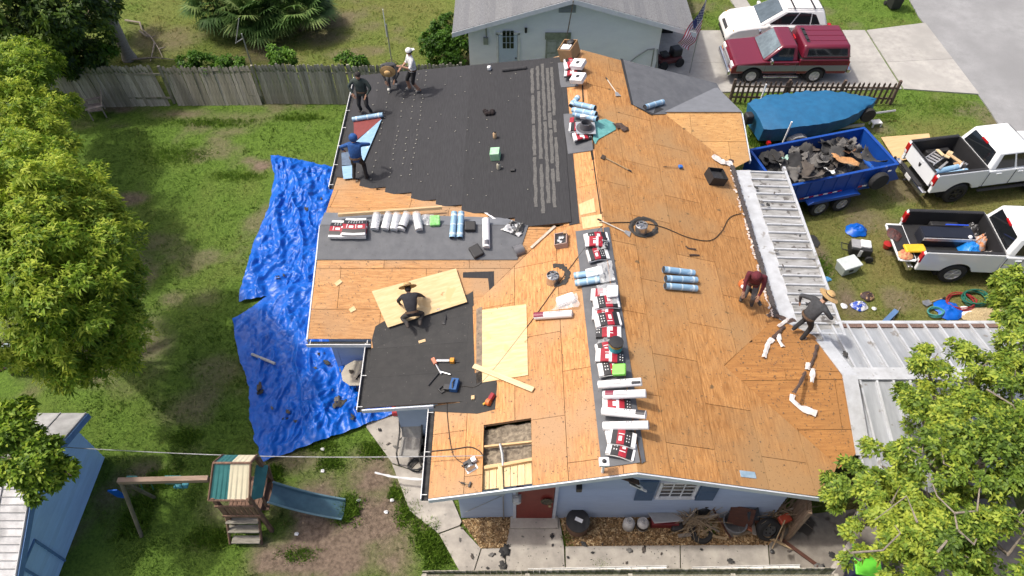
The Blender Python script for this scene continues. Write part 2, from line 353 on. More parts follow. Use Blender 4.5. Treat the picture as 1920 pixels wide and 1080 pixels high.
def deck(poly, pl, mat, along='y', ox=0, oy=0, skip=()):
    sx, sy = (1.19, 2.44) if along == 'y' else (2.44, 1.19)
    X = [p[0] for p in poly]; Y = [p[1] for p in poly]; r = 0; n = pl.n
    y = min(Y) - oy
    row = 0
    while y < max(Y) if along == 'x' else row == 0:
        x = min(X) - ox - (sx / 2 if (row % 2 and along == 'x') else 0)
        col = 0
        while x < max(X):
            yy = [y] if along == 'x' else [min(Y) - oy - (sy / 2 if col % 2 else 0) + k * sy for k in range(int((max(Y) - min(Y)) / sy) + 3)]
            for y0 in yy:
                c = clip(poly, x + .006, x + sx - .006, y0 + .006, y0 + sy - .006)
                if c and area(c) > .03:
                    lift = random.uniform(0, .004)
                    MB().slab([pl.v(a, b, lift) for a, b in c], n, .018).build('plywood_sheet', mat, house)
            x += sx; col += 1
        y += sy; row += 1
        if along == 'y': break
YS = 6.62
HOLE = [PW.at(*p) for p in ((907, 797), (996, 788), (999, 915), (907, 921))]
hx0, hx1, hy1 = HOLE[0].x, HOLE[1].x, HOLE[0].y
deck([(-1.96, YS), (hx0, YS), (hx0, hy1), (hx1, hy1), (hx1, YS), (ridge_x(YS), YS), (ridge_x(14.4), 14.4), (1.24, 14.4), (-1.2, 11.96), (-1.2, 9.1), (-1.96, 9.1)], PW, plyW, 'y', .35, .8)
deck([(1.5, 14.4), (ridge_x(14.4), 14.4), (ridge_x(22.9), 22.9), (1.5, 22.9)], PW, plyW, 'y', .1, 1)
deck([(-5.6, 11.16), (-3.86, 11.16), (-3.84, 10.9), (-1.2, 11.96), (1.24, 14.45), (-5.58, 14.48)], PWS, plyS, 'x', .5, .1)
deck([(-5.58, 14.50), (1.0, 14.50), (.4, 14.6), (-5.8, 17.6)], PWN, plyS, 'x', 1.0, .1)
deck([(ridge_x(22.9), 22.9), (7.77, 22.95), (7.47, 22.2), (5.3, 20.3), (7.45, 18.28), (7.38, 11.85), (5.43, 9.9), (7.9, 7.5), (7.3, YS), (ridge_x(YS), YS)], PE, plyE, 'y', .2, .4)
deck([(5.27, 20.28), (7.98, 20.28), (8.06, 18.5), (7.5, 18.2)], PNS, plyN, 'x', .3, .2)
deck([(5.27, 20.32), (7.98, 20.32), (7.75, 22.7), (7.5, 22.3)], PNN, plyN, 'x', .3, .2)
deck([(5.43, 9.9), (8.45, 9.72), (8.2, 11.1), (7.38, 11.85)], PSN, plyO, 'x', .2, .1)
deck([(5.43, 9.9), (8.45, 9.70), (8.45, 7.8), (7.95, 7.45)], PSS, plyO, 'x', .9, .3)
# unseen solid slab added underneath so that no light leaks between the sheets
def under(poly, pl, d=.045):
    MB().slab([pl.v(a, b, -d) for a, b in poly], pl.n, .05).build('light_stop_slab', edge, house, kind='structure')
under([(-1.9, YS + .05), (hx0, YS + .05), (hx0, hy1), (hx1, hy1), (hx1, YS + .05), (ridge_x(YS), YS + .05), (ridge_x(14.4), 14.4), (1.24, 14.4), (-1.2, 11.9), (-1.2, 9.2), (-1.9, 9.2)], PW)
under([(1.4, 14.4), (ridge_x(14.4), 14.4), (ridge_x(22.9), 22.85), (1.4, 22.85)], PW)
under([(ridge_x(22.9), 22.85), (7.7, 22.85), (7.3, 18.28), (7.3, YS + .05), (ridge_x(YS), YS + .05)], PE)
under([(-5.55, 11.22), (-3.9, 11.22), (-1.2, 11.98), (1.2, 14.45), (-5.5, 14.46)], PWS); under([(-5.5, 14.46), (.5, 14.46), (-5.75, 17.5)], PWN, .06)
under([(5.3, 20.3), (7.9, 20.3), (8.0, 18.55), (7.5, 18.3)], PNS); under([(5.3, 20.3), (7.9, 20.3), (7.7, 22.6)], PNN)
under([(5.5, 9.88), (8.4, 9.71), (8.15, 11.0), (7.4, 11.8)], PSN); under([(5.5, 9.88), (8.4, 9.71), (8.4, 7.9), (7.95, 7.55)], PSS)
# underlayments
felt = M('black_felt', (.034, .034, .037), (.020, .020, .022), .85, scale=7, stretch=(6, .4, 1), bump=.06, rnd=.12, spots=[(20, .7, (.06, .058, .05))])
feltg = M('grey_underlayment', (.115, .12, .13), (.085, .09, .10), .7, scale=3, bump=.06, rnd=.04)
felt_lit = M('grey_underlayment_lit', (.17, .18, .20), (.14, .15, .165), .7, scale=3, bump=.06)  # same grey sheet; brighter look of the north slopes put into its colour
def strip(poly, pl, mat, lift, name='felt_strip', th=.005, label=None):
    return MB().slab([pl.v(a, b, lift) for a, b in poly], pl.n, th).build(name, mat, house, label=label)
bx = [-5.84, -4.9, -4.0, -3.12, -2.3, -1.48, -.66, .14, .92, 1.72]
def edgeB(x): return 17.55 - (x + 5.8) * (3.1 / 6.33) if x < .53 else 14.42
for k in range(9):
    a, b = bx[k] - (.06 if k else 0), bx[k + 1]; y0 = edgeB((a + b) / 2) + (-.02 if k % 2 else .02); y1 = edgeB(a) if k == 0 else y0
    nn = 23.35 - (a + 5.8) * .075
    strip([(a, y1 + (.1 if k == 0 else 0)), (b, y0), (b, nn - .05), (a, nn)], PB, felt, .008 + .004 * k)
under([(-5.8, 17.6), (.53, 14.5), (1.6, 14.5), (1.6, 22.8), (-5.8, 23.3)], PB, .03)
strip([(1.66, 14.35), (1.95, 14.35), (1.88, 22.75), (1.6, 22.75)], PW, felt, .02)
# worn adhesive streaks along the top of the felt
sk = M('adhesive_residue', (.125, .122, .115), (.075, .073, .07), .9, scale=20)
for k, (t0, t1, xa) in enumerate([(15.2, 22.3, .72), (14.9, 22.4, .92), (15.3, 22.5, 1.10), (15.1, 22.2, 1.27), (16.2, 22.5, 1.42)]):
    mb = MB(); y = t0
    while y < t1:
        ln = random.uniform(.5, 2.2); pts = []; n = max(3, int(ln / .12)); ye = min(y + ln, t1)
        L_ = [(xa - .035 - random.uniform(0, .035), y + (ye - y) * q / n) for q in range(n + 1)]; R_ = [(xa + .035 + random.uniform(0, .03), y + (ye - y) * q / n) for q in range(n + 1)]
        for q in range(n):
            mb.slab([PB.v(*L_[q], .049), PB.v(*R_[q], .049), PB.v(*R_[q + 1], .049), PB.v(*L_[q + 1], .049)], PB.n, .004)
        y = ye + random.choice([.0, .0, .08, .25])
    mb.build('residue_streak', sk, house, kind='stuff')
# strips on the ridges and on the other slopes
def pxs(pl, pts): return [(pl.at(*p).x, pl.at(*p).y) for p in pts]
strip(pxs(PW, [(1040, 120), (1075, 115), (1085, 163), (1052, 165)]), PW, feltg, .03)
strip(pxs(PW, [(1055, 215), (1103, 212), (1112, 283), (1065, 290)]), PW, feltg, .03)
strip(pxs(PW, [(1079, 435), (1129, 428), (1158, 640), (1200, 868), (1128, 878)]), PW, feltg, .03)
strip(pxs(PE, [(1131, 428), (1142, 427), (1210, 866), (1203, 870), (1160, 640)]), PE, feltg, .03)
strip([(-5.62, 14.5), (.4, 14.5), (-.2, 14.92), (-5.66, 15.25)], PWN, felt_lit, .03)
strip([(-5.60, 13.42), (.15, 13.42), (.48, 14.48), (-5.62, 14.48)], PWS, feltg, .03)
strip(pxs(PE, [(1167, 113), (1343, 157), (1362, 190), (1262, 214), (1222, 216), (1186, 197)]), PE, feltg, .03)
strip([(5.15, 20.33), (8.02, 20.33), (7.78, 22.75), (7.2, 22.7)], PNN, felt_lit, .03)
strip(pxs(PE, [(1163, 111), (1168, 112), (1187, 197), (1183, 197)]), PE, felt, .036)
strip(pxs(PE, [(1186, 198), (1222, 217), (1245, 206), (1230, 200), (1225, 214)]), PE, felt, .034)
pf = M('patio_felt', (.042, .041, .040), (.030, .030, .030), .85, scale=4, bump=.05, rnd=.15, spots=[(18, .69, (.12, .11, .10))])
for y0, y1 in ((9.07, 9.98), (9.96, 10.9), (10.88, 11.8)):
    strip([(-3.84, y0), (-1.2, y0), (-1.2, min(y1, 11.96)), (-2.0, min(y1, 11.62)), (-3.84, min(y1, 10.9))], PP, pf, .012 + (y0 - 9) * .004)
strip(pxs(PWS, [(697, 638), (704, 612), (728, 598), (878, 552), (887, 546), (889, 592), (800, 634), (700, 655)]), PWS, pf, .012)
under([(-3.8, 9.1), (-1.2, 9.1), (-1.2, 11.9), (-3.8, 10.85)], PP, .03)
strip(pxs(PW, [(885, 545), (890, 700), (925, 690), (932, 720), (928, 768), (895, 776), (815, 772), (812, 762), (862, 755), (862, 560)]), PW, pf, .012)
strip(pxs(PWS, [(868, 511), (926, 509), (927, 560), (919, 560), (915, 522), (868, 521)]), PWS, felt, .012, 'felt_scrap')
strip(pxs(PW, [(893, 580), (904, 575), (905, 715), (893, 720)]), PW, M('stained_strip', (.30, .22, .15), (.12, .10, .08), .9, scale=6), .012, 'felt_scrap')
# nail caps in rows
capm = M('nail_cap', (.30, .29, .24), rough=.6); mb = MB()
for x0, st in ((-5.1, .45), (-4.6, .33), (-4.0, .26), (-3.62, .33), (-3.3, .26)):
    y = 17.3
    while y < 23:
        if random.random() < .86: mb.lathe([(.024, 0), (.02, .008)], 6, Matrix.Translation(PB.v(x0 + (y - 17) * .02 + random.uniform(-.03, .03), y, .045)))
        y += st + random.uniform(-.06, .06)
for k in range(34): mb.lathe([(.018, 0), (.016, .008)], 6, Matrix.Translation(PB.v(random.uniform(-3, .6), random.uniform(15.6, 22.6), .05)))
for x0 in (700, 760, 830): pass
mb.build('nail_caps', capm, house, kind='stuff')
# walls
def wall(a, b, z0=0, z1=2.4, th=.14, mat=hs2, name='wall'):
    a, b = Vector((*a, 0)), Vector((*b, 0)); n = (b - a).normalized().cross(Vector((0, 0, 1))) * th
    return MB().prism([a + Vector((0, 0, z0)), b + Vector((0, 0, z0)), b - n + Vector((0, 0, z0)), a - n + Vector((0, 0, z0))], [a + Vector((0, 0, z1)), b + Vector((0, 0, z1)), b - n + Vector((0, 0, z1)), a - n + Vector((0, 0, z1))]).build(name, mat, house)
FY = 7.1; FX0, FX1 = -1.35, 6.9
for a, b in (((-1.35, 9.5), (-1.35, FY + .16)), ((-3.1, 9.42), (-1.5, 9.42)), ((-3.1, 11.7), (-3.1, 9.57)), ((-5.15, 11.75), (-3.25, 11.75)), ((-5.3, 22.9), (-5.3, 11.75)), ((6.9, FY + .16), (6.9, 22.6)), ((6.9, 22.75), (-5.2, 22.75))): wall(a, b)
MB().prism([Vector((x, FY + .06, 0)) for x in (FX0,)] + [Vector((FX1, FY + .06, 0)), Vector((FX1, FY + .2, 0)), Vector((FX0, FY + .2, 0))], [Vector((FX0, FY + .06, 2.4)), Vector((FX1, FY + .06, 2.4)), Vector((FX1, FY + .2, 2.4)), Vector((FX0, FY + .2, 2.4))]).build('wall', hs2, house)
z = .02
while z < 3.5:                                   # lap boards of the front wall
    h = .185
    x0, x1 = FX0, FX1
    if z > 2.1: x0 = max(FX0, ridge_x(7) - (3.80 - z - h) / .32); x1 = min(FX1, ridge_x(7) + (3.80 - z - h) / .30)
    if x1 - x0 > .3: MB().prism([(x0, FY + .055, z), (x1, FY + .055, z), (x1, FY + .01, z), (x0, FY + .01, z)], [(x0, FY + .055, z + h), (x1, FY + .055, z + h), (x1, FY + .04, z + h), (x0, FY + .04, z + h)]).build('siding_board', hs, house)
    z += h
def onfront(px, py, off=0):
    d = ray(px, py); t = (FY + off - 0) / d.y; return Vector((0, 0, CH)) + d * t
# door
dA, dB = onfront(968, 966), onfront(1040, 906); dx0, dx1 = P(968, 966).x, P(1034, 966).x
door = MB().box(((dx0 + dx1) / 2, FY - .005, 1.06), (dx1 - dx0, .05, 2.02)).build('door', M('red_door', (.23, .028, .018), (.19, .022, .015), .5, scale=4), house, bevel=.01)
MB().sphere((dx1 - .09, FY - .06, 1.0), .045).build('door_handle', M('brass', (.5, .38, .2), metal=.8, rough=.35), door)
MB().lathe([(.13, 0), (.16, .03), (.13, .06), (.09, .03)], 14, Matrix.Translation((dx1 - .18, FY - .06, 1.35)) @ Matrix.Rotation(R(90), 4, 'X')).build('wreath', M('dry_wreath', (.16, .12, .07), (.05, .05, .03), .95, scale=30), door)
for x, w in ((dx0 - .05, .08), (dx1 + .05, .08)): MB().box((x, FY - .012, 1.05), (w, .05, 2.1)).build('door_frame', trim, house)
MB().box(((dx0 + dx1) / 2, FY - .13, .06), (1.25, .34, .1)).build('door_step', conc, house, bevel=.01)
# window with shutters, on the right half of the front
_a, _b, _c = onfront(1236, 918), onfront(1303, 920), onfront(1240, 893)
wx0, wx1, wz0, wz1 = _a.x, _b.x, _a.z - .42, _a.z + .46
wf = MB()
for c, d in (((wx0, 0, (wz0 + wz1) / 2), (.07, .07, wz1 - wz0 + .07)), ((wx1, 0, (wz0 + wz1) / 2), (.07, .07, wz1 - wz0 + .07)), (((wx0 + wx1) / 2, 0, wz1), (wx1 - wx0, .07, .07)), (((wx0 + wx1) / 2, 0, wz0), (wx1 - wx0 + .1, .11, .07))): wf.box((c[0], FY - .015, c[2]), d)
win = wf.build('window', white, house)
glass = M('window_glass', (.035, .04, .045), (.02, .022, .025), .08, scale=3)
xs_ = [wx0 + .035 + (wx1 - wx0 - .07) * k / 3 for k in range(4)]; zs_ = [wz0 + .035 + (wz1 - wz0 - .07) * k / 4 for k in range(5)]
for k in range(3):
    for j in range(4): MB().box(((xs_[k] + xs_[k + 1]) / 2, FY - .005, (zs_[j] + zs_[j + 1]) / 2), (xs_[1] - xs_[0] - .03, .02, zs_[1] - zs_[0] - .03)).build('pane', glass, win)
sash = MB()
for k in (1, 2): sash.box((xs_[k], FY - .018, (wz0 + wz1) / 2), (.03, .02, wz1 - wz0))
for j in (1, 2, 3): sash.box(((wx0 + wx1) / 2, FY - .014, zs_[j]), (wx1 - wx0, .02, .03))
sash.build('muntin', white, win)
shm = M('shutter_blue', (.065, .12, .20), (.05, .10, .17), .6, scale=6)
for x in (wx0 - .32, wx1 + .32):
    sh = MB().box((x, FY - .02, wz0 + .40), (.46, .04, 1.15)).build('shutter', shm, house, bevel=.008)
    for zz in (wz0 + .12, wz0 + .7): MB().box((x, FY - .043, zz), (.34, .012, .5)).build('shutter_panel', shm, sh, bevel=.005)
# meter, box and lamp on the front
MB().box((.12, FY - .05, 1.5), (.22, .12, .34)).box((.12, FY - .05, 1.85), (.06, .06, .5)).build('meter_box', M('grey_metal', (.35, .36, .36), metal=.5, rough=.5), house, bevel=.01)
MB().lathe([(.10, 0), (.10, .08), (.07, .1)], 16, Matrix.Translation((.12, FY - .11, 1.52)) @ Matrix.Rotation(R(90), 4, 'X')).build('meter', M('meter_glass', (.5, .5, .48), rough=.2), house)
MB().box((-.42, FY - .03, 1.9), (.5, .06, .5)).build('vent_panel', M('pale_vent', (.42, .46, .46), (.36, .4, .4)), house)
MB().box((1.62, FY - .08, 2.15), (.14, .14, .2)).build('wall_lamp', M('black_metal', (.02, .02, .02), rough=.4), house, bevel=.02)
MB().tube([(-.22, FY - .02, .05), (-.22, FY - .02, 2.2)], .018, 6).tube([(-1.2, FY - .02, .5), (-.25, FY - .02, 1.55)], .008, 5).build('conduit', M('grey_metal', (.35, .36, .36)), house)
# gable trim boards along the front edge and other fascias
def fascia(a, b, h=.16, th=.035, mat=trim, drop=.0, name='fascia'):
    a, b = Vector(a), Vector(b); d = (b - a).normalized(); n = d.cross(Vector((0, 0, 1))).normalized() * th; u = Vector((0, 0, 1))
    a, b = a - u * (drop + .03), b - u * (drop + .03)
    return MB().prism([a - u * h, b - u * h, b - u * h + n, a - u * h + n], [a, b, b + n, a + n]).build(name, mat, house)
fascia(PW.v(-1.96, YS), PW.v(ridge_x(YS), YS)); fascia(PE.v(ridge_x(YS), YS), PE.v(7.35, YS))
fascia(PP.v(-3.86, 9.05), PP.v(-2.0, 9.05), .14); fascia(PWS.v(-5.62, 14.5), PWS.v(-5.62, 11.16), .14)
fascia(PWN.v(-5.62, 17.4), PWN.v(-5.62, 14.5), .14); fascia(PNS.v(8.08, 18.5), PNS.v(8.02, 20.3), .14); fascia(PNN.v(8.02, 20.3), PNN.v(7.78, 22.7), .14)
# gutters: open troughs with white lip and spikes
gut = M('gutter_inside', (.05, .05, .05), (.02, .02, .02), .8, scale=8)
def gutter(a, b, w=.13, out=None):
    a, b = Vector(a), Vector(b); d = (b - a).normalized(); n = out if out else d.cross(Vector((0, 0, 1))).normalized(); n = Vector(n); u = Vector((0, 0, 1)); L0 = (b - a).length
    g = MB().prism([a - n * .04 - u * .12, b - n * .04 - u * .12, b + n * w - u * .12, a + n * w - u * .12], [a + n * .01 - u * .105, b + n * .01 - u * .105, b + n * w - u * .105, a + n * w - u * .105]).build('gutter', gut, house)
    MB().prism([a + n * w - u * .13, b + n * w - u * .13, b + n * (w + .02) - u * .13, a + n * (w + .02) - u * .13], [a + n * w, b + n * w, b + n * (w + .02), a + n * (w + .02)]).build('lip', white, g)
    k = int(L0 / .95)
    for q in range(k + 1):
        c = a + d * (.1 + (L0 - .2) * q / max(1, k)); MB().tube([c, c + n * w], .011, 5).build('spike', white, g)
gutter((-5.9, 23.3, 2.53), (-5.87, 17.2, 2.53), out=(-1, 0, 0)); gutter((-5.62, 11.13, 2.48), (-3.86, 11.13, 2.48), out=(0, -1, 0))
gutter((-3.89, 11.1, 2.38), (-3.85, 9.02, 2.38), out=(-1, 0, 0)); gutter((-2.0, 9.0, 2.48), (-2.0, 6.62, 2.48), out=(-1, 0, 0))
# the opening cut in the deck: joists, insulation, ceiling boards
wood = M('rafter_wood', (.62, .42, .22), (.48, .30, .14), .8, scale=5, stretch=(1, 6, 1)); wool = M('insulation', (.30, .25, .18), (.10, .08, .06), .95, scale=9, bump=1.0, detail=9)
mb = MB(); nxx = 26; nyy = 22; ym = PW.at(907, 868).y
for j in range(nyy + 1):
    for k in range(nxx + 1):
        x = hx0 + (hx1 - hx0) * k / nxx; y = ym + (hy1 - ym) * j / nyy
        mb.v.append((x, y, PW.z(x, y) - .22 + float(fbm(x * 5, y * 7, 8, 4) - .5) * .22))
for j in range(nyy):
    for k in range(nxx): q = j * (nxx + 1) + k; mb.f.append((q, q + 1, q + nxx + 2, q + nxx + 1))
mb.build('insulation', wool, house, smooth=True)
for k in range(7):
    x = hx0 + (hx1 - hx0) * (k + .5) / 7; w = (hx1 - hx0) / 7 - .012
    MB().slab([PW.v(x - w / 2, YS + .1, -.13), PW.v(x + w / 2, YS + .1, -.13), PW.v(x + w / 2, ym, -.13), PW.v(x - w / 2, ym, -.13)], PW.n, .02).build('soffit_plank', M('new_pine', (.66, .52, .30), (.52, .38, .19), .8, scale=4, stretch=(5, .6, 1), rnd=.1), house)
for py_a, py_b in ((836, 826), (876, 859)):
    a, b = PW.at(907, py_a), PW.at(1000, py_b); n = PW.n
    MB().box(((a + b) / 2 - n * .07), ((b - a).length, .045 if py_a < 850 else .075, .09), (b - a).to_track_quat('X', 'Z').to_matrix().to_4x4()).build('joist', wood, house)
a, b = PW.at(938, 918), PW.at(936, 870); MB().box((a + b) / 2 - PW.n * .06, ((b - a).length, .1, .06), (b - a).to_track_quat('X', 'Z').to_matrix().to_4x4()).build('joist', M('new_pine', (.66, .52, .3)), house)
MB().tube([PW.at(942, 872) - PW.n * .05, PW.at(941, 850) - PW.n * .03, PW.at(937, 832) - PW.n * .02], .035, 8).build('vent_stub', M('grey_metal', (.35, .36, .36)), house)
# ridge slot
dk = M('ridge_gap', (.02, .015, .01), (.012, .01, .008), .95)
for (a, b), w in ((((1092, 160), (1094, 200)), .05), (((1105, 262), (1112, 300)), .07), (((1112, 300), (1130, 425)), .03), (((1112, 240), (1113, 280)), .05)):
    p, q = PW.at(*a), PW.at(*b); strip([(p.x - w / 2, p.y), (q.x - w / 2, q.y), (q.x + w / 2, q.y), (p.x + w / 2, p.y)], PW, dk, .011, 'ridge_slot')
# lighter new patch sheets
for pts, pl in (([(1085, 384), (1113, 372), (1117, 398), (1088, 404)], PW), ([(1090, 408), (1128, 402), (1130, 424), (1093, 430)], PW)):
    strip(pxs(pl, pts), pl, M('patch_plywood', (.68, .46, .25), (.54, .34, .16), .8, scale=6, stretch=(4, .6, 1)), .016, 'patch_sheet')
# ================================================================ TREES, SHRUBS, GRASS
def crown_mesh(name, lobes, n, m, leaf, width, mat, seed=1, droop=.5, up=.35, shell=.55, tbase=.5, tvar=.5, lobe_tint=0):
    """rosettes of m leaves over and inside the lobes [(centre, radius)]"""
    g = np.random.default_rng(seed); C_ = np.array([list(c) for c, r in lobes]); Rr = np.array([r for c, r in lobes], float)
    per = 32; nc = max(14, n // per)            # clumps of rosettes spread over the lobes
    pr = Rr ** 2 / (Rr ** 2).sum(); cl = g.choice(len(lobes), nc * 2, p=pr)
    cd_ = g.normal(size=(nc * 2, 3)); cd_[:, 2] += up * 1.2; cd_ /= np.linalg.norm(cd_, axis=1)[:, None]
    cp = C_[cl] + cd_ * (Rr[cl] * np.where(g.random(nc * 2) < shell, g.uniform(.78, 1.08, nc * 2), g.uniform(.35, .85, nc * 2)))[:, None] * np.array([1, 1, .85])
    kc = np.ones(nc * 2, bool)
    for c, r in zip(C_, Rr): kc &= ~((np.linalg.norm((cp - c) / np.array([1, 1, .85]), axis=1) < r * .62) & (g.random(nc * 2) < .75))
    cp, cd_, cl = cp[kc][:nc], cd_[kc][:nc], cl[kc][:nc]; nc = len(cp)
    cr = np.clip(leaf * 1.9, .2, .34) * g.uniform(.75, 1.35, nc) * np.clip(Rr[cl] * .8 + .35, .5, 1.15); ct = g.normal(size=nc)
    ci = g.integers(0, nc, n); d = g.normal(size=(n, 3)) + cd_[ci] * .8; d[:, 2] += .5; d /= np.linalg.norm(d, axis=1)[:, None]
    p = cp[ci] + d * (cr[ci] * g.uniform(.55, 1.1, n))[:, None]; li = cl[ci]; rad = Rr[li] * (.72 + .3 * g.random(n)) + ct[ci] * .1 * Rr[li]
    ax = d + np.array([0, 0, .55]) + g.normal(size=(n, 3)) * .35; ax /= np.linalg.norm(ax, axis=1)[:, None]
    t1 = np.cross(ax, np.array([.3, .9, .1])); t1 /= np.linalg.norm(t1, axis=1)[:, None]; t2 = np.cross(ax, t1)
    size = g.uniform(.75, 1.2, n)
    a = (np.arange(m)[None] / m * 6.283 * 1.0 + g.uniform(0, 6.28, (n, 1)) + g.normal(size=(n, m)) * .25)
    el = g.uniform(.15, 1.0, (n, m)) * droop + .1
    dirv = (np.cos(a)[..., None] * t1[:, None] + np.sin(a)[..., None] * t2[:, None]) * np.cos(.9 - el)[..., None] + ax[:, None] * np.sin(.9 - el)[..., None]
    side = np.cross(dirv, ax[:, None]); side /= np.maximum(np.linalg.norm(side, axis=2), 1e-6)[..., None]
    L_ = leaf * size[:, None, None] * g.uniform(.7, 1.15, (n, m))[..., None]; Wd = width * size[:, None, None]
    base = p[:, None] + g.normal(size=(n, m, 3)) * leaf * .25
    sag = np.zeros((n, m, 3)); sag[..., 2] = -.28
    v0 = base; v1 = base + dirv * L_ * .5 + side * Wd; v2 = base + dirv * L_ + sag * L_; v3 = base + dirv * L_ * .5 - side * Wd
    v = np.stack([v0, v1, v2, v3], 2).reshape(-1, 3); f = np.arange(n * m * 4).reshape(-1, 4)
    lt = g.random(len(lobes)) - .5
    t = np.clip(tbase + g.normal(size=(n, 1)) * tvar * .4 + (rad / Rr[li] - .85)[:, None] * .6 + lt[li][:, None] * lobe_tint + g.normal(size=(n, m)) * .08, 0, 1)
    return npmesh(name, v, f, mat, np.repeat(t.ravel(), 4))
bark = M('bark', (.20, .16, .12), (.10, .08, .06), .95, scale=8, bump=.6); barkg = M('grey_bark', (.30, .26, .21), (.18, .15, .12), .95, scale=10, bump=.5)
def lob(l): return [(P(a, b, z), r) for a, b, z, r in l]
def tree(name, label, lobes, base, n, m, leaf, width, mat, seed, trunk_r=.16, bm_=bark, cat='tree', group=None, **kw):
    lobes = lob(lobes); b = Vector((base.x, base.y, -.05)); root = thing(name, label, cat, world=b, group=group)
    top = sum((c for c, r in lobes), Vector()) / len(lobes); fork = b.lerp(top, .45); fork.z = max(.3, min(c.z for c, r in lobes) * .55)
    MB().tube([b, b.lerp(fork, .5) + Vector((.05, .03, 0)), fork], [trunk_r * 1.25, trunk_r, trunk_r * .8], 10).build('trunk', bm_, root, smooth=True)
    for c, r in lobes:
        mid = fork.lerp(c, .5) + Vector((random.uniform(-.2, .2), random.uniform(-.2, .2), .15))
        MB().tube([fork, mid, c, c + Vector((random.uniform(-.3, .3), random.uniform(-.3, .3), r * .7))], [trunk_r * .6, trunk_r * .38, trunk_r * .2, trunk_r * .06], 7).build('limb', bm_, root, smooth=True)
    link('crown', crown_mesh('crown', lobes, n, m, leaf, width, mat, seed, **kw), root)
    return root
lfY = leafmat('bright_leaves', (.05, .105, .010), (.19, .32, .022), (.46, .54, .06), .42)
lfD = leafmat('dark_leaves', (.015, .038, .007), (.05, .10, .014), (.16, .24, .025), .25)
lfO = leafmat('olive_leaves', (.055, .105, .014), (.17, .27, .034), (.40, .47, .06), .34)
lfS = leafmat('sapling_leaves', (.03, .08, .008), (.08, .19, .015), (.18, .32, .03), .35)
tree('large_tree', 'large bright green tree with drooping leaf clusters beside the lawn, nearest the blue tarps', [(45, 430, 6.0, 1.6), (120, 425, 5.4, 1.3), (110, 535, 5.6, 1.6), (172, 480, 4.8, 1.1), (30, 550, 5.8, 1.6), (165, 605, 4.4, 1.1), (215, 555, 4.2, .75), (130, 650, 4.2, .95), (200, 668, 3.6, .62), (75, 370, 5.2, 1.35), (150, 395, 4.4, .65), (215, 618, 3.8, .6), (180, 705, 3.2, .45), (25, 620, 5, .85), (10, 480, 6, 1.6)],
     P(70, 640), 12500, 11, .165, .022, lfY, 11, .22, tbase=.64, tvar=.6, lobe_tint=.25)
tree('broad_tree', 'yellow green tree at the left frame edge in front of the wooden fence', [(30, 172, 3.6, 1.15), (15, 240, 3.8, 1.45), (50, 290, 3.6, 1.2), (85, 228, 3.0, .62), (20, 330, 3.8, 1.4), (88, 335, 3.4, .8), (50, 130, 3.4, .95), (155, 350, 3.0, .65), (125, 190, 2.6, .4)], P(20, 380), 7500, 11, .165, .022, lfY, 12, .2, tbase=.64, tvar=.6, lobe_tint=.3)
tree('small_leaved_tree', 'leafy branch crown hanging over the blue shed roof', [(8, 800, 4.4, .36), (42, 792, 4.3, .28), (25, 842, 4.2, .42), (72, 838, 4.1, .3), (104, 862, 3.9, .22), (58, 880, 4.1, .34), (92, 893, 3.8, .24), (18, 900, 4.2, .26), (68, 918, 3.9, .16), (120, 882, 3.8, .10), (38, 770, 4.3, .16)], P(-60, 900), 2400, 8, .14, .03, lfY, 13, .14, tbase=.4, tvar=.6)
tree('dark_tree', 'dense dark green tree behind the left end of the wooden fence', [(45, 35, 3.6, 1.9), (120, 40, 3.2, 1.7), (110, 85, 2.2, 1.5), (168, 20, 1.8, 1.1), (60, 85, 2.5, 1.5), (160, 85, 1.4, .75), (20, -10, 4, 1.8), (100, -10, 4.2, 1.9), (180, -18, 2, 1.0)], P(110, 120), 5200, 8, .22, .05, lfD, 14, .25, tbase=.42, tvar=.6, lobe_tint=.5)
tree('olive_tree', 'olive and yellow tree with bare grey twigs covering the lower right corner of the photo', [(1740, 690, 4, .5), (1820, 705, 4.2, .72), (1900, 740, 4.4, .85), (1725, 770, 4, .5), (1810, 795, 4.4, .75), (1655, 875, 4, .55), (1740, 870, 4.4, .75), (1850, 870, 4.6, .85), (1600, 910, 3.8, .52), (1570, 928, 3.5, .26), (1670, 945, 4.2, .6), (1720, 1005, 4.2, .65), (1800, 1040, 4.3, .75), (1890, 1040, 4.4, .8), (1690, 1060, 4, .5), (1610, 1050, 3.6, .22), (1920, 860, 4.5, .8), (1590, 985, 3.5, .22), (1740, 940, 4, .6), (1920, 660, 4.3, .55)],
     P(1800, 1010), 11500, 8, .115, .026, lfO, 15, .15, bm_=barkg, tbase=.56, tvar=.7, lobe_tint=.5, shell=.5)
tw = thing('bare_branch', 'twisting bare grey branches standing out of the olive tree at lower right', 'branch', world=P(1795, 990, 4.3))
for pts in ([(1758, 1035), (1795, 992), (1790, 962), (1757, 930), (1738, 880), (1760, 850)], [(1790, 962), (1832, 958), (1838, 905), (1850, 880)], [(1796, 994), (1826, 1021), (1836, 1000), (1828, 985)], [(1598, 1036), (1655, 1032), (1688, 1000), (1678, 985)], [(1700, 838), (1728, 855), (1732, 825)], [(1762, 820), (1770, 870), (1790, 880), (1775, 905)], [(1720, 980), (1700, 930), (1640, 975)], [(1920, 985), (1905, 975), (1925, 950)], [(1850, 730), (1900, 760), (1915, 790)]):
    q = [P(a, b, 5.0 - .3 * k / len(pts)) for k, (a, b) in enumerate(pts)]
    MB().tube(q, [.024 - .016 * k / (len(q) - 1) for k in range(len(q))], 6).build('twig', barkg, tw, smooth=True)
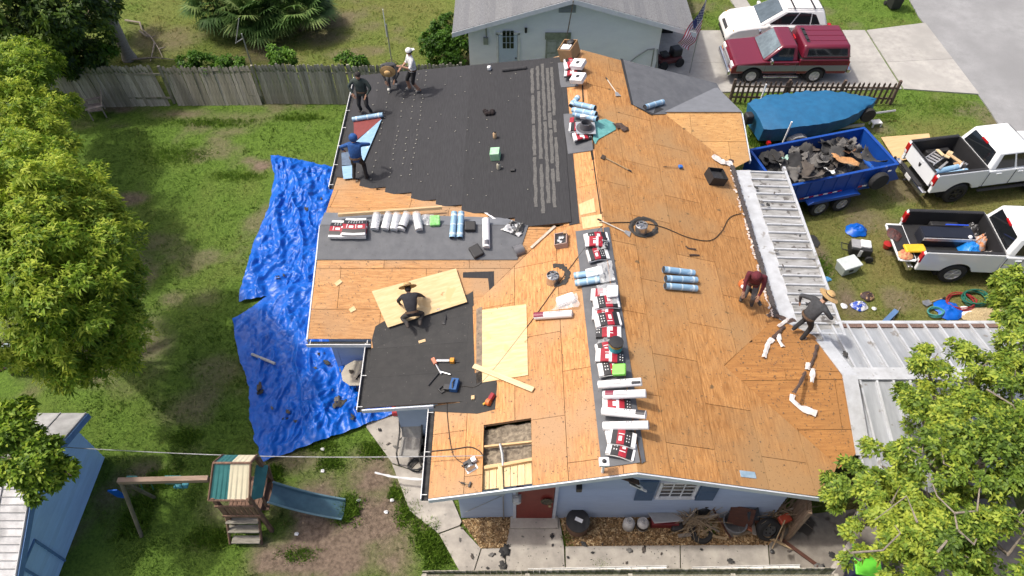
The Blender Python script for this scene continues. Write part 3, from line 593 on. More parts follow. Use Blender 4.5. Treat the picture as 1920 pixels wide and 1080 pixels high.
tree('young_tree', 'pale olive sapling beside the front door of the lower white pickup', [(1892, 535, 2.6, .42), (1915, 565, 2.8, .5), (1890, 590, 2.4, .32), (1925, 600, 2.5, .4), (1872, 560, 2.2, .22)], P(1930, 640), 1100, 8, .14, .03, lfO, 16, .06, bm_=barkg, tbase=.55, tvar=.6)
tree('round_shrub', 'round dark green shrub at the corner of the white neighbour house', [(838, 62, 1.3, .7), (825, 85, .9, .75), (850, 90, .8, .75), (835, 105, .6, .7), (815, 105, .5, .4), (860, 65, 1.1, .45)], P(838, 118), 2600, 6, .12, .032, lfS, 17, .07, cat='shrub', tbase=.25, tvar=.5)
for k, (lb, bs, lbl) in enumerate((([(180, 98, 1.7, .55), (200, 108, 1.6, .5), (165, 112, 1.5, .4), (140, 120, 1.3, .3)], (190, 150), 'bright green sapling behind the fence beside the leaning palm trunk'), ([(525, 105, 1.7, .38), (540, 112, 1.6, .33), (530, 122, 1.5, .3)], (532, 165), 'bright green bushy sapling rising over the fence right of the aerial mast'), ([(370, 118, 1.5, .35), (395, 122, 1.4, .3), (352, 120, 1.4, .25)], (372, 165), 'low leafy weed peeping over the fence left of the aerial mast'), ([(655, 118, 1.4, .35), (672, 122, 1.3, .3), (640, 122, 1.2, .25)], (655, 160), 'low leafy weed behind the fence next to the crouching roofer'), ([(436, 118, 1.3, .28), (450, 126, 1.3, .22), (420, 125, 1.4, .2)], (440, 160), 'creeping vine clump at the foot of the aerial mast'))):
    tree('sapling', lbl, lb, P(*bs), 420, 7, .15, .036, lfS, 30 + k, .04, cat='sapling', tbase=.55 if k < 2 else .35, tvar=.5)
# fan palms
frond = MB()
def fan_palm(label, bx_, by_, n, seed, hgt):
    g = random.Random(seed); b = P(bx_, by_); root = thing('fan_palm', label, 'palm', world=b, group='fan palms behind the fence')
    MB().tube([b, b + Vector((0, 0, hgt))], .16, 8).build('trunk', bark, root)
    vs_, fs_, tn = [], [], []
    for k in range(n):
        az = g.uniform(0, 6.283); el = g.uniform(-.1, 1.3); ln = g.uniform(.7, 1.25); o = b + Vector((0, 0, hgt))
        d = Vector((math.cos(az) * math.cos(el), math.sin(az) * math.cos(el), math.sin(el))); c = o + d * ln
        s_ = d.cross(Vector((0, 0, 1))).normalized(); u_ = s_.cross(d); t = g.uniform(.15, .85)
        vs_ += [o - s_ * .015, o + s_ * .015, c + s_ * .01, c - s_ * .01]; q = len(vs_) - 4; fs_.append((q, q + 1, q + 2, q + 3)); tn += [t] * 4
        for j in range(21):
            th = (j - 10) / 10 * 1.9; bl = (.95 - .14 * abs(th)) * g.uniform(.9, 1.1); e = d * math.cos(th) + s_ * math.sin(th)
            nrm = e.cross(u_).normalized() * .048; mid = c + e * bl * .55 + u_ * .02; tip = c + e * bl - Vector((0, 0, g.uniform(.10, .34)))
            q = len(vs_); vs_ += [c, mid + nrm, tip, mid - nrm]; fs_.append((q, q + 1, q + 2, q + 3)); tn += [min(1, max(0, t + g.uniform(-.15, .15)))] * 4
    link('crown', npmesh('crown', np.array([tuple(a) for a in vs_]), np.array(fs_), leafmat('palm_leaves', (.03, .075, .018), (.09, .17, .04), (.28, .36, .12), .3), np.array(tn)), root)
fan_palm('leftmost of the fan palms behind the fence with drooping fans', 418, 46, 64, 1, .9); fan_palm('middle fan palm behind the fence nearest the aerial mast', 490, 62, 70, 2, .8)
fan_palm('right hand fan palm behind the fence, fullest of the row', 566, 56, 70, 3, .9); fan_palm('rear fan palm standing between the others at the top edge', 520, 14, 60, 4, 1.3)
# tall palm
b = P(243, 110); pt = thing('palm_tree', 'bare grey trunk of a tall palm leaving the top of the photo', 'palm', world=b)
MB().tube([b, b + Vector((0, 0, .4)), b + Vector((.05, 0, 4)), b + Vector((.1, 0, 9))], [.34, .24, .2, .19], 14).build('trunk', M('palm_bark', (.36, .33, .29), (.24, .22, .19), .95, scale=5, stretch=(1, 1, 5), bump=.5), pt, smooth=True)
vs_, fs_, tn = [], [], []
for k in range(16):
    az = k * 2.4; o = b + Vector((.1, 0, 9)); d = Vector((math.cos(az), math.sin(az), .5)); pv = o
    for j in range(14):
        c = o + d * (j * .15) - Vector((0, 0, .012 * j * j)); s_ = d.cross(Vector((0, 0, 1))).normalized()
        for sg in (-1, 1): q = len(vs_); tip = c + s_ * sg * .55 + d * .2 - Vector((0, 0, .25)); vs_ += [c, c + d * .05, tip, tip - d * .04]; fs_.append((q, q + 1, q + 2, q + 3)); tn += [.4] * 4
link('crown', npmesh('crown', np.array([tuple(a) for a in vs_]), np.array(fs_), _mc['palm_leaves'], np.array(tn)), pt)
# fallen branch
fb = thing('fallen_branch', 'dead pale branch lying on the grass beside the palm trunk', 'branch', world=P(280, 70))
for pts in ([(235, 38), (262, 42), (266, 55), (282, 68), (290, 80), (298, 92), (305, 108)], [(262, 58), (275, 68), (286, 70), (292, 66)], [(290, 80), (286, 98), (282, 115)], [(298, 92), (310, 88)], [(245, 112), (290, 108), (330, 112)]):
    MB().tube([P(a, b, .08 + .05 * (k % 2)) for k, (a, b) in enumerate(pts)], [.05 - .035 * k / (len(pts) - 1) for k in range(len(pts))], 6).build('limb', barkg, fb, smooth=True)
# ---------------------------------------------------------------- grass blades
def poly_px(pp): return [(P(a, b).x, P(a, b).y) for a, b in pp]
EXC += [poly_px(rp), [(-1.4, FY), (6.9, FY), (6.9, 22.8), (-5.4, 22.8), (-5.4, 11.7), (-3.1, 11.7), (-3.1, 9.4), (-1.4, 9.4)], poly_px([(866, 975), (1500, 955), (1450, 1022), (902, 1028)]), [(-1.84, 27), (6.3, 27), (6.3, 40), (-1.84, 40)], poly_px([(686, 790), (650, 640), (640, 560), (860, 560), (860, 790)]), poly_px([(512, 296), (640, 310), (640, 560), (700, 700), (735, 775), (620, 815), (498, 866), (445, 602), (452, 565), (470, 470)])]
def grass(n):
    g = np.random.default_rng(3); yy = 5 + 31 * g.random(n) ** 1.15; hw = yy * .78 + 5.5; x = g.uniform(-1, 1, n) * hw; y = yy
    k = np.ones(n, bool)
    for e in EXC: k &= ~inside(x, y, e)
    d = dirt_at(x, y); k &= g.random(n) > d * 1.15 + .05; x, y, d = x[k], y[k], d[k]; n = len(x)
    dry = dry_at(x, y); z = (fbm(x * .9, y * .9, 5, 3) - .45) * .05 - .035
    tall = np.clip((fbm(x * 1.7, y * 1.7, 21, 4) - .46) * 4, 0, 1)
    h = g.uniform(.03, .06, n) * (1 + tall * 1.3)
    t = np.clip(g.normal(.34, .16, n) + tall * .12, 0, 1) * (1 - dry * .0)
    return x, y, z, h, np.clip(t, 0, 1) * .5 + np.where(g.random(n) < dry * .9, .5, 0), n, g
gl = leafmat('grass_blades', (.045, .09, .013), (.17, .295, .04), (.42, .36, .15), .25)
e_ = gl.node_tree.nodes['Color Ramp'].color_ramp; k_ = e_.elements.new(.62); k_.color = (.22, .20, .06, 1)
def blades(x, y, z, h, t, g, nb=4, spread=.035, w=.009, lean=.6):
    n = len(x); a = g.uniform(0, 6.28, (n, nb)); bx2 = x[:, None] + g.normal(size=(n, nb)) * spread; by2 = y[:, None] + g.normal(size=(n, nb)) * spread
    hh = h[:, None] * g.uniform(.6, 1.2, (n, nb)); le = hh * g.uniform(.2, 1, (n, nb)) * lean; b2 = g.uniform(0, 6.28, (n, nb)); ww = w * (1 + hh * 3)
    zz = z[:, None] + 0 * a
    v = np.stack([np.stack([bx2 - np.cos(a) * ww, by2 - np.sin(a) * ww, zz], 2), np.stack([bx2 + np.cos(a) * ww, by2 + np.sin(a) * ww, zz], 2), np.stack([bx2 + np.cos(b2) * le, by2 + np.sin(b2) * le, zz + hh], 2)], 2).reshape(-1, 3)
    return v, np.arange(n * nb * 3).reshape(-1, 3), np.repeat(np.clip(t[:, None] + g.normal(size=(n, nb)) * .05, 0, 1).ravel(), 3)
x, y, z, h, t, n, g = grass(125000)
q = blades(x, y, z, h, t, g)
link('grass', npmesh('grass', q[0], q[1], gl, q[2]), kind='stuff')
# rank grass and weeds in clumps
WEEDS = [(650, 955, .5, .5, .36, 170), (765, 965, .45, .55, .26, 110), (800, 1010, .5, .6, .26, 150), (822, 1045, .5, .5, .22, 120), (700, 845, .55, .35, .16, 220), (745, 925, .3, .25, .2, 120), (600, 835, .6, .25, .14, 160), (510, 890, .35, .35, .28, 160), (470, 960, .6, .5, .22, 300), (400, 1010, .8, .4, .2, 260), (260, 960, .5, .9, .3, 320), (300, 900, .6, .4, .2, 200), (1425, 265, .5, .6, .4, 240), (1500, 160, .1, .1, .1, 4), (190, 215, .3, .2, .2, 60), (1125, 1058, .28, .12, .15, 90), (1330, 995, .12, .12, .3, 50), (1062, 1010, .1, .2, .2, 60), (440, 330, 1.6, .4, .10, 300), (400, 230, 2.5, .4, .12, 400), (560, 220, 1.5, .35, .12, 260), (330, 290, 2.0, .9, .11, 500), (1780, 200, 2.0, 1.0, .08, 300), (1655, 215, 1.0, .6, .1, 150), (480, 150, 3.5, .2, .25, 260), (620, 870, .5, .25, .14, 120), (350, 820, .6, .4, .12, 160), (560, 1040, .7, .25, .12, 120), (1545, 500, .35, .8, .15, 120)]
X, Y, Hh, Tt = [], [], [], []
for a, b, rx, ry, hh, c in WEEDS:
    p = P(a, b); X.append(p.x + rx * .9 * g.uniform(-1, 1, c) * g.uniform(.3, 1, c)); Y.append(p.y + ry * .9 * g.uniform(-1, 1, c) * g.uniform(.3, 1, c)); Hh.append(hh * .75 * g.uniform(.2, 1.0, c)); Tt.append(np.clip(g.normal(.40, .13, c), .1, .65))
X, Y, Hh, Tt = map(np.concatenate, (X, Y, Hh, Tt))
q = blades(X, Y, np.full(len(X), -.02), Hh, Tt, g, nb=8, spread=.05, w=.011, lean=.9)
link('weeds', npmesh('weeds', q[0], q[1], leafmat('weed_blades', (.04, .085, .01), (.11, .21, .02), (.24, .35, .05), .3), q[2] * 1.4), kind='stuff')
# ================================================================ NEIGHBOUR HOUSE
NX0, NX1, NY = -1.84, 6.27, 27.05
nh = thing('neighbour_house', 'white block house with a grey shingled gable roof behind the stripped roof', 'house', world=(2.2, 31, 0))
nw = M('neighbour_wall', (.84, .85, .87), (.77, .78, .81), .75, scale=1.2, stretch=(1, 1, 2), bump=.06, detail=8)
RX, RZ, EZ, RY = 2.42, 3.95, 2.5, 26.45
PNL = Pl((RX, RY, RZ), (RX, 40, RZ), (-2.4, 30, EZ)); PNR = Pl((RX, RY, RZ), (RX, 40, RZ), (7.5, 30, EZ))
MB().prism([(NX0, NY, 0), (NX1, NY, 0), (NX1, NY, 2.55), (RX, NY, RZ - .2), (NX0, NY, 2.45)], [(NX0, NY + .2, 0), (NX1, NY + .2, 0), (NX1, NY + .2, 2.55), (RX, NY + .2, RZ - .2), (NX0, NY + .2, 2.45)]).build('front_wall', nw, nh)
for x in (NX0 + .1, NX1 - .1): MB().box((x, 33.2, 1.25), (.2, 11.9, 2.5)).build('side_wall', nw, nh)
shg = [M('shingle_grey_%d' % k, c, tuple(q * .6 for q in c), .95, scale=9, stretch=(4, 1, 1), bump=.3, rnd=.05, detail=10) for k, c in enumerate(((.185, .19, .20), (.195, .20, .208), (.205, .21, .216)))]
def courses(pl, xa, xb, y0, y1, n, root):
    for k in range(n):            # one course of shingles per strip, butt edges proud
        a, b = xa + (xb - xa) * k / n, xa + (xb - xa) * (k + 1) / n
        p = [pl.v(a, y0, .030), pl.v(b + (b - a) * .15, y0, .012), pl.v(b + (b - a) * .15, y1, .012), pl.v(a, y1, .030)]
        if xb < xa: p.reverse()
        MB().slab(p, pl.n, .012).build('shingle_course', random.choice(shg), root)
for pl, xe in ((PNL, -2.45), (PNR, 7.55)):
    pts = [pl.v(xe, RY), pl.v(RX, RY), pl.v(RX, 40), pl.v(xe, 40)]
    if xe > RX: pts.reverse()
    MB().slab(pts, pl.n, .12).build('roof_deck', trim, nh)
    courses(pl, xe, RX, RY - .02, 40, 22, nh)
def fasc(a, b, root, m, h=.2, y=.04):
    a, b = Vector(a), Vector(b); u = Vector((0, 0, h)); n = Vector((0, -y, 0))
    MB().prism([a - u, b - u, b - u + n, a - u + n], [a, b, b + n, a + n]).build('fascia', m, root)
ft = M('neighbour_fascia', (.66, .68, .70), (.58, .60, .62), .6)
fasc(PNL.v(-2.47, RY, .0), PNL.v(RX, RY, .0), nh, ft); fasc(PNR.v(RX, RY), PNR.v(7.57, RY), nh, ft)
def onnw(px, py):
    d = ray(px, py); t = NY / d.y; return Vector((0, 0, CH)) + d * t
a, b = onnw(934, 118), onnw(972, 52)
nd = MB().box(((a.x + b.x) / 2, NY - .02, 1.02), (b.x - a.x - .08, .05, 2.0)).build('door', M('pale_blue_door', (.50, .58, .68), (.46, .54, .64), .5), nh, bevel=.01)
g0, g1 = onnw(942, 90), onnw(964, 56)
for k in range(3):
    for j in range(3):
        w, h = (g1.x - g0.x) / 3, (g1.z - g0.z) / 3; MB().box((g0.x + w * (k + .5), NY - .05, g0.z + h * (j + .5)), (w - .035, .02, h - .035)).build('pane', M('dark_glass', (.02, .022, .025), rough=.1), nd)
MB().box((onnw(962, 100).x, NY - .05, .2), (.2, .02, .25)).build('pet_flap', M('tan_flap', (.35, .28, .2)), nd); MB().sphere((b.x - .1, NY - .08, .95), .035).build('door_knob', M('black_metal', (.02, .02, .02)), nd)
for x in (a.x - .02, b.x + .02): MB().box((x, NY - .03, 1.05), (.09, .06, 2.12)).build('door_trim', white, nh)
MB().box(((a.x + b.x) / 2, NY - .03, 2.1), (b.x - a.x + .13, .06, .09)).build('door_trim', white, nh)
c = onnw(986, 54); MB().box((c.x, NY - .06, c.z), (.1, .1, .12)).sphere((c.x, NY - .14, c.z + .08), .055).sphere((c.x, NY - .14, c.z - .06), .055).build('wall_lamp', M('black_metal', (.02, .02, .02)), nh)
c = onnw(911, 75); MB().box((c.x, NY - .06, c.z), (.2, .12, .3)).tube([(c.x + .03, NY - .04, c.z + .1), (c.x + .03, NY - .04, 2.5)], .03, 6).build('electric_meter', M('grey_metal', (.35, .36, .36)), nh)
c = onnw(1064, 14); MB().box((c.x, NY - .02, c.z), (.7, .03, .42)).build('gable_vent', M('vent_grey', (.34, .36, .36), (.28, .3, .3)), nh)
for k in range(6): MB().box((c.x, NY - .045, c.z - .17 + k * .068), (.64, .02, .02)).build('vent_slat', M('vent_grey', (.34, .36, .36)), nh)
c = onnw(1045, 88); pn = MB()
MB().box((c.x, NY - .03, c.z - .1), (1.0, .05, 1.5)).build('old_shutter', M('mossy_grey', (.34, .36, .31), (.22, .24, .19), .9, scale=6), nh)
MB().box((c.x, NY - .06, c.z + .55), (1.08, .05, .3)).build('shutter_hood', M('mossy_green', (.26, .29, .21), (.17, .19, .13), .9, scale=9), nh)
for x in (-.24, .24):
    for zz in (-.45, .12): MB().box((c.x + x, NY - .06, c.z + zz - .1), (.36, .02, .46)).build('shutter_panel', M('mossy_panel', (.40, .42, .38), (.3, .32, .28), .9, scale=6), nh)
MB().tube([(RX, RY - .06, RZ - .05), (RX - .12, NY - .12, 2.0), (RX - .16, NY - .1, 1.2)], .025, 6).build('service_mast', M('rust', (.16, .09, .05), (.3, .28, .26), .8, scale=12), nh)
MB().tube([PNL.v(-1.05, 28.3, 0), PNL.v(-1.05, 28.3, 1.0)], .05, 8).build('vent_pipe', M('black_metal', (.02, .02, .02)), nh)
MB().tube([(5.0, NY - .06, .6), (5.35, NY - .06, 1.0), (5.8, NY - .06, 1.35), (6.1, NY - .06, 1.4)], .025, 6).build('cable', M('grey_metal', (.35, .36, .36)), nh)
MB().tube([(6.05, NY - .15, 0), (6.05, NY - .15, 1.4)], .03, 6).tube([(6.35, 26.6, 0), (6.2, NY - .1, 1.4)], .035, 6).build('stair_rail', M('grey_metal', (.35, .36, .36)), nh)
# dark car port side with its stored things
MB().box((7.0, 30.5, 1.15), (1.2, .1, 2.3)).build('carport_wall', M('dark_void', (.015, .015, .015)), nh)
mb = thing('mower', 'dark red mower parked in the shade under the neighbour car port roof', 'mower', T(7.0, 27.9, 0, 20))
MB().box((0, 0, .35), (1.1, .6, .25)).build('deck', M('mower_red', (.10, .02, .02), rough=.4), mb, bevel=.08); MB().box((.3, 0, .65), (.45, .45, .35)).build('engine', M('black_metal', (.02, .02, .02)), mb, bevel=.05)
MB().box((-.25, 0, .62), (.35, .4, .1)).build('seat', M('black_metal', (.02, .02, .02)), mb, bevel=.04)
for x in (-.4, .4):
    for y in (-.32, .32): MB().lathe([(.2, -.06), (.22, 0), (.2, .06)], 14, T(x, y, .22), 'Y').build('wheel', M('tyre', (.025, .025, .026), (.015, .015, .015), .85), mb)
# kettle grill
kg = thing('kettle_grill', 'black kettle grill on legs below the neighbour wall beside the door', 'grill', T(*P(904, 122)[:2], 0))
bk = M('grill_black', (.015, .015, .016), (.02, .02, .02), .3)
MB().lathe([(.05, .45), (.22, .5), (.29, .66), (.3, .7)], 18).build('bowl', bk, kg, smooth=True); MB().lathe([(.31, .71), (.29, .8), (.18, .94), (.03, .98)], 18).build('lid', bk, kg, smooth=True)
for k in range(3): MB().tube([(.16 * math.cos(k * 2.1), .16 * math.sin(k * 2.1), .5), (.3 * math.cos(k * 2.1), .3 * math.sin(k * 2.1), 0)], .014, 6).build('leg', M('grey_metal', (.35, .36, .36)), kg)
MB().tube([(-.06, 0, .97), (-.04, 0, 1.03), (.04, 0, 1.03), (.06, 0, .97)], .014, 6).build('handle', bk, kg)
# ================================================================ FENCES
fw = [M('fence_grey_%d' % k, c, tuple(q * .55 for q in c), .95, scale=5, stretch=(3, 3, .5), bump=.3, rnd=.22, spots=[(2.2, .58, (.12, .13, .075))]) for k, c in enumerate(((.38, .35, .285), (.31, .285, .22), (.45, .415, .345)))]
wfence = thing('wooden_fence', 'weathered grey wooden privacy fence leaning between the two back lawns', 'fence', world=(-13, 24.9, 0))
pick = MB().prism([(-.068, -.01, 0), (.068, -.01, 0), (.068, .01, 0), (-.068, .01, 0)], [(-.068, -.01, 1.78), (.068, -.01, 1.78), (.068, .01, 1.78), (-.068, .01, 1.78)])
pm = []
for m_ in fw:
    q = MB(); q.v = list(pick.v); q.f = list(pick.f); q.v[4:] = [(-.04, -.01, 1.83), (.04, -.01, 1.83), (.04, .01, 1.83), (-.04, .01, 1.83)]
    q = MB(); q.prism([(-.068, -.01, 0), (.068, -.01, 0), (.068, -.01, 1.76), (.035, -.01, 1.83), (-.035, -.01, 1.83), (-.068, -.01, 1.76)], [(-.068, .01, 0), (.068, .01, 0), (.068, .01, 1.76), (.035, .01, 1.83), (-.035, .01, 1.83), (-.068, .01, 1.76)])
    pm.append(q.mesh('picket', m_))
def ondir(mw, me_, nm, par):
    o = bpy.data.objects.new(nm, me_); COL.objects.link(o); o.parent = par; o.matrix_parent_inverse = Matrix.Translation(-Vector(par['wl'])); o.matrix_basis = mw; return o
for (xa, ya), (xb, yb), lean, side_, h in (((-19.6, 24.8), (-14.35, 24.95), 8, -9, 1.0), ((-14.15, 24.95), (-10.6, 25.0), 13, -7, .93), ((-10.45, 25.1), (-6.7, 25.05), 3, -2, 1.02), ((-6.7, 25.05), (-2.1, 25.2), 3, 0, 1.0)):
    n = int((xb - xa) / .142)
    for k in range(n):
        x = xa + (k + .5) * .142; y = ya + (yb - ya) * k / n
        ondir(Matrix.Translation((x, y + random.uniform(-.008, .008), -.03 + random.uniform(-.02, .02))) @ Matrix.Rotation(R(-lean + random.uniform(-1, 1)), 4, 'X') @ Matrix.Rotation(R(side_ + random.uniform(-.8, .8)), 4, 'Y') @ Matrix.Diagonal((1, 1, h * random.uniform(.97, 1.02), 1)), random.choice(pm), 'picket', wfence)
    for zz in (.35, 1.4):
        o = Vector((0, math.sin(R(lean)) * zz + .05, zz)); MB().box((Vector((xa, ya, 0)) + Vector((xb, yb, 0))) / 2 + o, (xb - xa, .04, .09)).build('rail', fw[1], wfence)
    MB().box((xb, yb + .16, .9), (.1, .1, 1.8)).build('post', fw[1], wfence)
# brown picket fence by the driveway
pf_ = thing('picket_fence', 'low dark brown picket fence between the driveway and the covered boat', 'fence', world=P(1520, 190))
pb = M('picket_brown', (.14, .095, .07), (.07, .05, .04), .9, scale=6, stretch=(3, 3, .6), rnd=.2)
q = MB(); q.prism([(-.045, -.01, 0), (.045, -.01, 0), (.045, -.01, .98), (0, -.01, 1.06), (-.045, -.01, .98)], [(-.045, .01, 0), (.045, .01, 0), (.045, .01, .98), (0, .01, 1.06), (-.045, .01, .98)]); pme = q.mesh('picket', pb)
A, B = P(1368, 193), P(1670, 196)
for k in range(33):
    c = A.lerp(B, k / 32); ondir(Matrix.Translation((c.x, c.y, .03)) @ Matrix.Rotation(R(random.uniform(-1.5, 1.5)), 4, 'Y'), pme, 'picket', pf_)
for zz in (.28, .8): MB().box((A + B) / 2 + Vector((0, .035, zz)), ((B - A).length, .04, .08), (B - A).to_track_quat('X', 'Z').to_matrix().to_4x4()).build('rail', pb, pf_)
for k in range(4): c = A.lerp(B, k / 3); MB().box(c + Vector((0, .08, .55)), (.1, .1, 1.15)).build('post', pb, pf_)
# fence along the bottom edge of the picture
bf = thing('board_fence', 'top edge of the weathered board fence along the bottom of the photo', 'fence', world=(3, 5.1, 0))
q = MB(); q.box((0, 0, .85), (.138, .02, 1.7)); bme = [q.mesh('picket', m_) for m_ in fw]
for k in range(67): ondir(T(-2.0 + k * .143, 5.22 + random.uniform(-.006, .006) + k * .001, random.uniform(-.015, .015)), random.choice(bme), 'picket', bf)
for zz in (.4, 1.55): MB().box((2.7, 5.15, zz), (9.6, .04, .09)).build('rail', fw[1], bf)
for k in range(5): MB().box((-2 + k * 2.35, 5.08, .9), (.1, .1, 1.8)).build('post', fw[0], bf)
for k, (x0, x1, y0, y1, lb) in enumerate(((990, 1250, 1072, 1066, 'long white gutter length lying beside the board fence, left of two'), (1298, 1500, 1069, 1064, 'long white gutter length lying beside the board fence, right of two'))):
    a, b = P(x0, y0, .1), P(x1, y1, .1); m = Matrix.Translation((a + b) / 2) @ (b - a).to_track_quat('X', 'Z').to_matrix().to_4x4(); L0 = (b - a).length
    o = thing('gutter_length', lb, 'gutter', m, 'gutter lengths lying by the fence')
    MB().box((0, 0, 0), (L0, .11, .02)).build('base', white, o); MB().box((0, .055, .03), (L0, .012, .07)).build('back', white, o); MB().box((0, -.055, .02), (L0, .012, .05)).build('lip', white, o)
    for j in range(int(L0 / .4)): MB().tube([(-L0 / 2 + .2 + j * .4, -.055, .04), (-L0 / 2 + .2 + j * .4, .055, .05)], .008, 5).build('spike', M('grey_metal', (.35, .36, .36)), o)
# ================================================================ BLUE SHED
shd = thing('shed', 'blue wooden shed with a pale metal roof at the lower left', 'shed', world=(-12.5, 7, 0))
sb = M('shed_blue', (.42, .64, .90), (.36, .57, .83), .6, scale=2, stretch=(1, 1, 5), rnd=.05, bump=.05); sbd = M('shed_trim', (.13, .25, .46), (.10, .2, .4), .6)
sr = M('shed_roof', (.52, .52, .52), (.30, .30, .30), .6, metal=.3, scale=2.2, bump=.1, detail=9, spots=[(.9, .58, (.14, .14, .14))])
SX, sy0, sy1, sz, rz_, ry_ = -11.45, 5.15, 8.85, 2.15, 3.0, 7.0
z = 0.0
while z < rz_ - .05:
    h = .17; y0, y1 = sy0, sy1
    if z + h > sz: f_ = (rz_ - z - h) / (rz_ - sz); y0 = ry_ - (ry_ - sy0) * f_; y1 = ry_ + (sy1 - ry_) * f_
    if y1 - y0 > .1: MB().prism([(SX, y0, z), (SX - .06, y0, z), (SX - .06, y1, z), (SX, y1, z)], [(SX - .025, y0, z + h), (SX - .06, y0, z + h), (SX - .06, y1, z + h), (SX - .025, y1, z + h)]).build('siding_board', sb, shd)
    z += h
MB().prism([(SX - .08, sy0, 0), (SX - .08, sy1, 0), (SX - .08, sy1, sz), (SX - .08, ry_, rz_ - .08), (SX - .08, sy0, sz)], [(SX - 5, sy0, 0), (SX - 5, sy1, 0), (SX - 5, sy1, sz), (SX - 5, ry_, rz_ - .08), (SX - 5, sy0, sz)]).build('body', sb, shd)
PSl = Pl((-11, ry_, rz_), (-16, ry_, rz_), (-12, 9.0, sz - .02)); PSr = Pl((-11, ry_, rz_), (-16, ry_, rz_), (-12, 5.0, sz - .02))
for pl, ya in ((PSl, 9.1), (PSr, 4.95)):
    x = -11.08
    for k in range(9):
        pts = [pl.v(x, ya), pl.v(x, ry_), pl.v(x - .66, ry_), pl.v(x - .66, ya)]
        if ya < ry_: pts.reverse()
        MB().slab(pts, pl.n, .035).build('roof_sheet', sr, shd)
        for xx in (x - .02,): MB().tube([pl.v(xx, ya, .015), pl.v(xx, ry_, .015)], .02, 5).build('rib', sr, shd)
        x -= .66
    a, b = pl.v(-11.05, ya, -.02), pl.v(-11.05, ry_, -.02); u = Vector((0, 0, .2)); n = Vector((-.05, 0, 0))
    MB().prism([a - u, b - u, b - u + n, a - u + n], [a, b, b + n, a + n]).build('rake_board', sbd, shd)
for k in range(14): t_ = k / 13; MB().tube([PSr.v(-11.1, 4.95 + (ry_ - 4.95) * t_, .02), PSr.v(-16.5, 4.95 + (ry_ - 4.95) * t_, .02)], .008, 4).build('lap_line', M('lap_grey', (.25, .25, .25)), shd)
for yy in (5.35, 6.0): MB().box((SX + .01, yy, .75), (.05, .05, 1.5)).build('hatch_frame', sbd, shd)
MB().box((SX + .01, 5.67, 1.5), (.05, .7, .05)).build('hatch_frame', sbd, shd)
# wire from the shed to the roof
MB().tube([Vector((SX, 8.2, 1.95)).lerp(PW.at(905, 858) + Vector((0, 0, .1)), k / 14) - Vector((0, 0, .28 * math.sin(math.pi * k / 14))) for k in range(15)], .012, 6).build('power_wire', M('wire_grey', (.42, .42, .42), (.2, .2, .2), scale=3), label='thin grey overhead wire running from the blue shed to the front corner of the roof', cat='wire')
# ================================================================ METAL PATIO COVER AND CAR PORT ROOF
mw = M('white_metal', (.56, .58, .60), (.42, .43, .44), .38, metal=.15, scale=2.5, detail=10, spots=[(3.2, .64, (.30, .29, .27)), (15, .72, (.2, .19, .17))])
mg = M('grey_channel', (.44, .44, .43), (.20, .195, .18), .45, metal=.15, scale=3, stretch=(.6, 3, 1), detail=10, spots=[(4, .60, (.12, .11, .10))])
pc = thing('patio_cover', 'white ribbed metal patio cover along the right eave of the house', 'roof', world=(8.2, 14.5, 0))
ZM = 2.36; XI, XO = 8.05, 9.18
MB().slab([(7.42, 11.7, ZM), (XI + .02, 11.7, ZM), (XI + .02, 18.2, ZM), (7.5, 18.2, ZM)], (0, 0, 1), .03).build('flashing_sheet', mw, pc)
n = 20
for k in range(n):
    y = 11.1 + k * (18.1 - 11.1) / n; st = (18.1 - 11.1) / n; xi = XI - .06 * random.random()
    MB().slab([(xi, y, ZM + .01), (XO, y, ZM - .04), (XO, y + st - .05, ZM - .04), (xi, y + st - .05, ZM + .01)], (0, 0, 1), .02).build('roof_pan', mg, pc)
    MB().prism([(xi - .02, y + st - .05, ZM), (XO, y + st - .05, ZM - .05), (XO, y + st, ZM - .05), (xi - .02, y + st, ZM)], [(xi - .02, y + st - .05, ZM + .07), (XO, y + st - .05, ZM + .02), (XO, y + st, ZM + .02), (xi - .02, y + st, ZM + .07)]).build('rib', mw, pc)
MB().box((XO + .05, 14.4, ZM - .03), (.08, 7.9, .13)).build('edge_gutter', mw, pc)
for y in (10.6, 14.4, 18.1): MB().box((XO - .05, y, 1.15), (.07, .07, 2.3)).build('post', white, pc)
# torn shingle edge left along the eave
tm = M('torn_shingle', (.10, .085, .08), (.045, .04, .04), .95, scale=25, bump=.4); tp = M('torn_paper', (.68, .62, .56), (.42, .30, .24), .9, scale=9)
te = thing('torn_edge', 'ragged strip of torn shingle and pale paper left along the right eave', 'shingle strip', world=(7.4, 15, 2.5))
y = 11.9; mbk, mbp = MB(), MB()
while y < 18.2:
    h = random.uniform(.06, .16); x = 7.33; z = PE.z(x, y)
    mbk.box((x + .07, y, z + .03), (random.uniform(.1, .18), h * 1.3, .03), Matrix.Rotation(random.uniform(-.3, .3), 4, 'Z') @ Matrix.Rotation(.25, 4, 'Y'))
    if random.random() < .75: mbp.box((x - .05 + random.uniform(-.03, .03), y, z + .05), (random.uniform(.03, .08), h * .8, .012), Matrix.Rotation(random.uniform(-.8, .8), 4, 'Z') @ Matrix.Rotation(random.uniform(-.3, .5), 4, 'Y'))
    y += h * .8
mbk.build('shingle_bits', tm, te, kind='stuff'); mbp.build('paper_bits', tp, te, kind='stuff')
cp_ = thing('carport_roof', 'white standing seam metal roof below the olive tree', 'roof', world=(11, 9.6, 0))
ZR, ZEv = 2.75, 2.30; CRY = 9.85
PCN = Pl((9, CRY, ZR), (15, CRY, ZR), (10, 11.75, ZEv)); PCS = Pl((9, CRY, ZR), (15, CRY, ZR), (10, 7.0, ZEv - .1))
